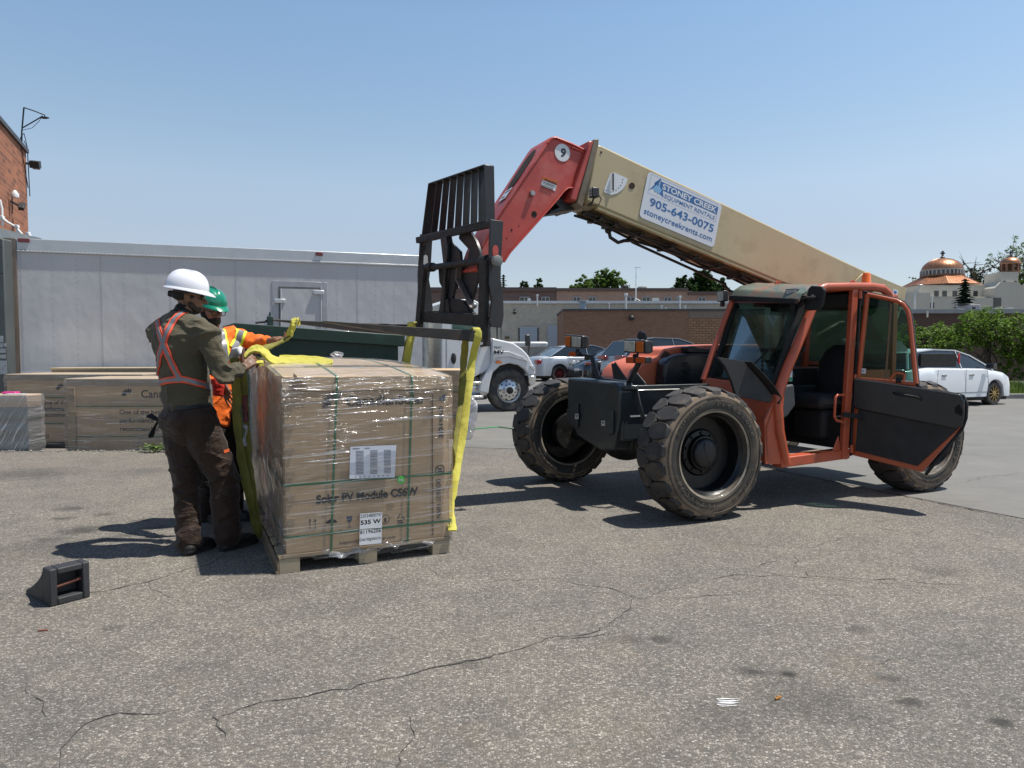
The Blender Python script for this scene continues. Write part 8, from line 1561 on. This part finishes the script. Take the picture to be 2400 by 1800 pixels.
b = MB(); b.rc(HX1(.02, -.076, .014), HX1(.086, -.060, .012), .005, .006, 6); b.rc(HX1(-.03, -.08, .022), HX1(.02, -.078, .014), .004, .005, 6)
for sd in (-1, 1): b.sph(HX1(.092, sd * .034, .008), (.014, .030, .018), 12, 8, HM1)
adj(b.build('safety_glasses', mat('shades_black', (.012, .012, .010), .08, spec=.9, coat=.5), p1, smooth=60))
b = MB(); b.sph(HX1(-.02, 0, .012), (.098, .0775, .05), 18, 12, HM1); adj(b.build('hair', mat('hair_black', (.010, .008, .007), .8, bump=.5, bs=160), p1, smooth=60))
b = MB(); b.sph(HX1(.047, 0, -.075), (.046, .046, .040), 16, 10, HM1); b.rc(HX1(.02, -.055, -.05), HX1(.05, -.035, -.08), .022, .022, 8); b.rc(HX1(.02, .055, -.05), HX1(.05, .035, -.08), .022, .022, 8); adj(b.build('beard', mat('stubble', (.035, .022, .016), .85, bump=.6, bs=220), p1, smooth=60))
BT = mat('boot_black', (.010, .0095, .009), .6, var=.3, bump=.3, bs=60)
for h_, t_ in ((G(428, 1308) + V(0, .03, 0), G(428, 1308) + V(.09, .32, 0)), (G(512, 1298) + V(0, .04, 0), G(512, 1298) + V(.16, .32, 0))): adj(boot(p1, h_, t_, m=BT))
# cloth tied at the hip
b = MB(); c0 = D(372, 985, 4.93); b.tube([c0 + V(.05, 0, 0), c0, c0 + V(-.06, 0, .035), c0 + V(-.075, 0, .03)], [.012, .02, .026, .012], 10, sq=.5); b.tube([c0, c0 + V(-.03, 0, -.04), c0 + V(-.055, 0, -.11), c0 + V(-.06, 0, -.125)], [.015, .02, .03, .02], 10, sq=.5); b.jitter(.012, 25); adj(b.build('tied_cloth', cloth('cloth_black', (.010, .011, .011), .1, .6, 20), p1, smooth=60))
# ---- man in the green hard hat ----
p2 = empty('person', (-2.35, 5.7, 0), 0, 'bearded person in a green hard hat and orange high-visibility top reaching out with the sling', 'person'); p2i = p2.location.copy()
adj2 = lambda o: adj(o, p2i)
SK2 = skinmat('skin_tan', (.27, .135, .085)); ORC = cloth('hivis_orange', (.85, .16, .015), .05, .55, 11, 200, (1, 1, 1.6), .8); DKB = cloth('dark_trousers', (.018, .013, .011), .15, .7, 11)
f2 = V(.80, -.60, 0).normalized(); l2 = V(.60, .80, 0).normalized()
hip2 = D(496, 975, 5.72); ch2 = D(512, 840, 5.75); nk2 = D(500, 775, 5.72); hd2 = D(495, 726, 5.62); sL = ch2 + l2 * .17 + V(.01, 0, .14); sR = ch2 - l2 * .17 + V(-.02, 0, .13); eL = D(602, 806, 5.86); wL = D(656, 796, 5.66); eR = D(478, 905, 5.42); wR = D(521, 895, 5.34)
sL = D(545, 788, 5.88)
hL2, hR2 = hip2 + l2 * .1, hip2 - l2 * .1; kL, kR = D(548, 1095, 5.86), D(490, 1110, 5.70); aL2, aR2 = D(548, 1200, 5.9), D(484, 1218, 5.80)
b = MB(); b.rc(hip2, ch2, .125, .14, 16, l2, .72); b.rc(sL, nk2 + V(0, 0, -.05), .058, .065, 12); b.rc(sR, nk2 + V(0, 0, -.05), .058, .065, 12); b.rc(nk2 + V(0, 0, -.07), hd2 + V(-.01, .01, -.04), .058, .055, 12)
b.rc(sL, eL, .052, .042, 12); b.rc(eL, wL, .044, .028, 12); b.rc(sR, eR, .052, .04, 12); b.rc(eR, wR, .042, .028, 12)
for a, k, n_ in ((hL2, kL, aL2), (hR2, kR, aR2)): b.rc(a, k, .085, .06, 14); b.rc(k, n_, .056, .042, 12)
hf2 = V(.80, -.52, -.34).normalized(); hu2 = V(.30, -.2, 1); HX2, HM2 = head(b, hd2, hf2, hu2, .98)
hand(b, wL, D(688, 788, 5.52) - wL, V(.2, -.5, .8), (.35, .4, .45, .5), 1.02, 1, .05, .3); hand(b, wR, V(.35, -.05, -.95), V(.4, .8, .1), (.15, .2, .28, .35), 1.02, -1, .12, .3)
nb = remesh(b, .0055, 2); o = nb.build('body', SK2, p2, smooth=80); o.location = -p2i
b = MB(); b.rc(hip2 + V(0, 0, .0), hip2.lerp(ch2, .5), .175, .165, 18, l2, .8); b.rc(hip2.lerp(ch2, .4), ch2, .152, .16, 18, l2, .8); b.rc(ch2 - l2 * .08 + V(0, 0, .05), ch2 + l2 * .08 + V(0, 0, .05), .125, .125, 16); b.rc(sL, nk2 + V(0, 0, -.085), .074, .08, 14); b.rc(sR, nk2 + V(0, 0, -.085), .074, .08, 14); b.rc(sL, eL, .078, .064, 14); b.rc(eL, eL.lerp(wL, .42), .064, .056, 14); b.rc(sR, eR, .074, .06, 14); b.rc(eR, eR.lerp(wR, .6), .06, .05, 12)

nb = remesh(b, .0075, 3, fold_disp(.022, 12.0, 1.0, ((eL, .12), (sL, .12), (hip2, .16)))); sh2 = nb.build('high_visibility_top', ORC, p2, smooth=80); bv2 = bvh_of(sh2); sh2.location = -p2i
b = MB(); b.rc(hip2 + V(0, 0, .0), hip2 + V(0, 0, -.08), .15, .155, 18, l2, .82)
for a, k, n_ in ((hL2, kL, aL2), (hR2, kR, aR2)): b.rc(a, a.lerp(k, .5), .108, .10, 16); b.rc(a.lerp(k, .4), k, .10, .088, 16); b.rc(k, n_ + V(0, 0, .02), .086, .08, 14)
nb = remesh(b, .009, 2, fold_disp(.016, 15.0, 1.1, ((kL, .2), (kR, .2)))); adj2(nb.build('trousers', DKB, p2, smooth=80))
YL = mat('hivis_yellow', (.72, .80, .03), .6, var=.04)
def vest(px_, w=.085, g=.045):
    o = adj2(surf_strap(bv2, px_, w, 'yellow_band', YL, p2, .006, .003, 7, 4.0))
    if o: surf_strap(bv2, px_, g, 'reflective_tape', HG, o, .0105, .0015, 5, 4.0)
vest([(512, 762), (520, 785), (526, 815), (529, 845)], .075, .04); vest([(566, 776), (562, 792), (554, 808), (546, 818)], .085, .045)
H2, HXg = hardhat(hd2 + V(-.004, .004, .058), V(.80, -.52, -.28), V(.30, -.2, 1), .97, mat('hat_green', (.004, .20, .115), .28, coat=.5, var=.04), p2, .0, .042); adj2(H2)
b = MB(); b.sph(HX2(.045, 0, -.078), (.056, .054, .052), 18, 12, HM2); b.rc(HX2(.0, -.066, -.03), HX2(.045, -.042, -.085), .024, .03, 8); b.rc(HX2(.0, .066, -.03), HX2(.045, .042, -.085), .024, .03, 8); b.rc(HX2(.092, -.022, -.043), HX2(.092, .022, -.043), .007, .007, 6); b.sph(HX2(-.03, 0, .0), (.085, .076, .07), 16, 10, HM2); b.jitter(.004, 60); adj2(b.build('beard_and_hair', mat('hair_black', (0, 0, 0)), p2, smooth=60))
b = MB()
for sd in (-1, 1):
    c0 = HX2(.104, sd * .033, .004); ux = HM2.to_3x3() @ V(0, 1, 0); uz = HM2.to_3x3() @ V(0, 0, 1); pts = [c0 + ux * .026 * (abs(math.cos(a)) ** .5) * (1 if math.cos(a) > 0 else -1) + uz * .019 * (abs(math.sin(a)) ** .6) * (1 if math.sin(a) > 0 else -1) for a in [2 * math.pi * k / 20 for k in range(21)]]; b.tube(pts, .0028, 6); b.tube([HX2(.100, sd * .060, .010), HX2(.05, sd * .079, .008), HX2(-.01, sd * .084, .004)], .003, 6)
b.tube([HX2(.106, -.009, .008), HX2(.106, .009, .008)], .003, 6); adj2(b.build('glasses', mat('frame_black', (.01, .01, .01), .3), p2, smooth=60))
for h_, t_ in ((G(466, 1226) + V(0, .08, 0), G(466, 1226) + V(.24, -.02, 0)), (V(aL2.x - .07, aL2.y, 0), V(aL2.x + .2, aL2.y - .12, 0))): adj2(boot(p2, h_, t_, m=BT))
b = MB(); c0 = D(515, 905, 5.34); b.tube([c0 + V(-.02, 0, .06), c0 + V(0, -.01, 0), c0 + V(.0, -.01, -.07)], [.045, .05, .045], 12); nb = remesh(b, .007, 2, fold_disp(.012, 4, 1.5)); adj2(nb.build('sleeve_cuff', cloth('cuff_red', (.55, .03, .02), .1, .5, 12), p2, smooth=80))
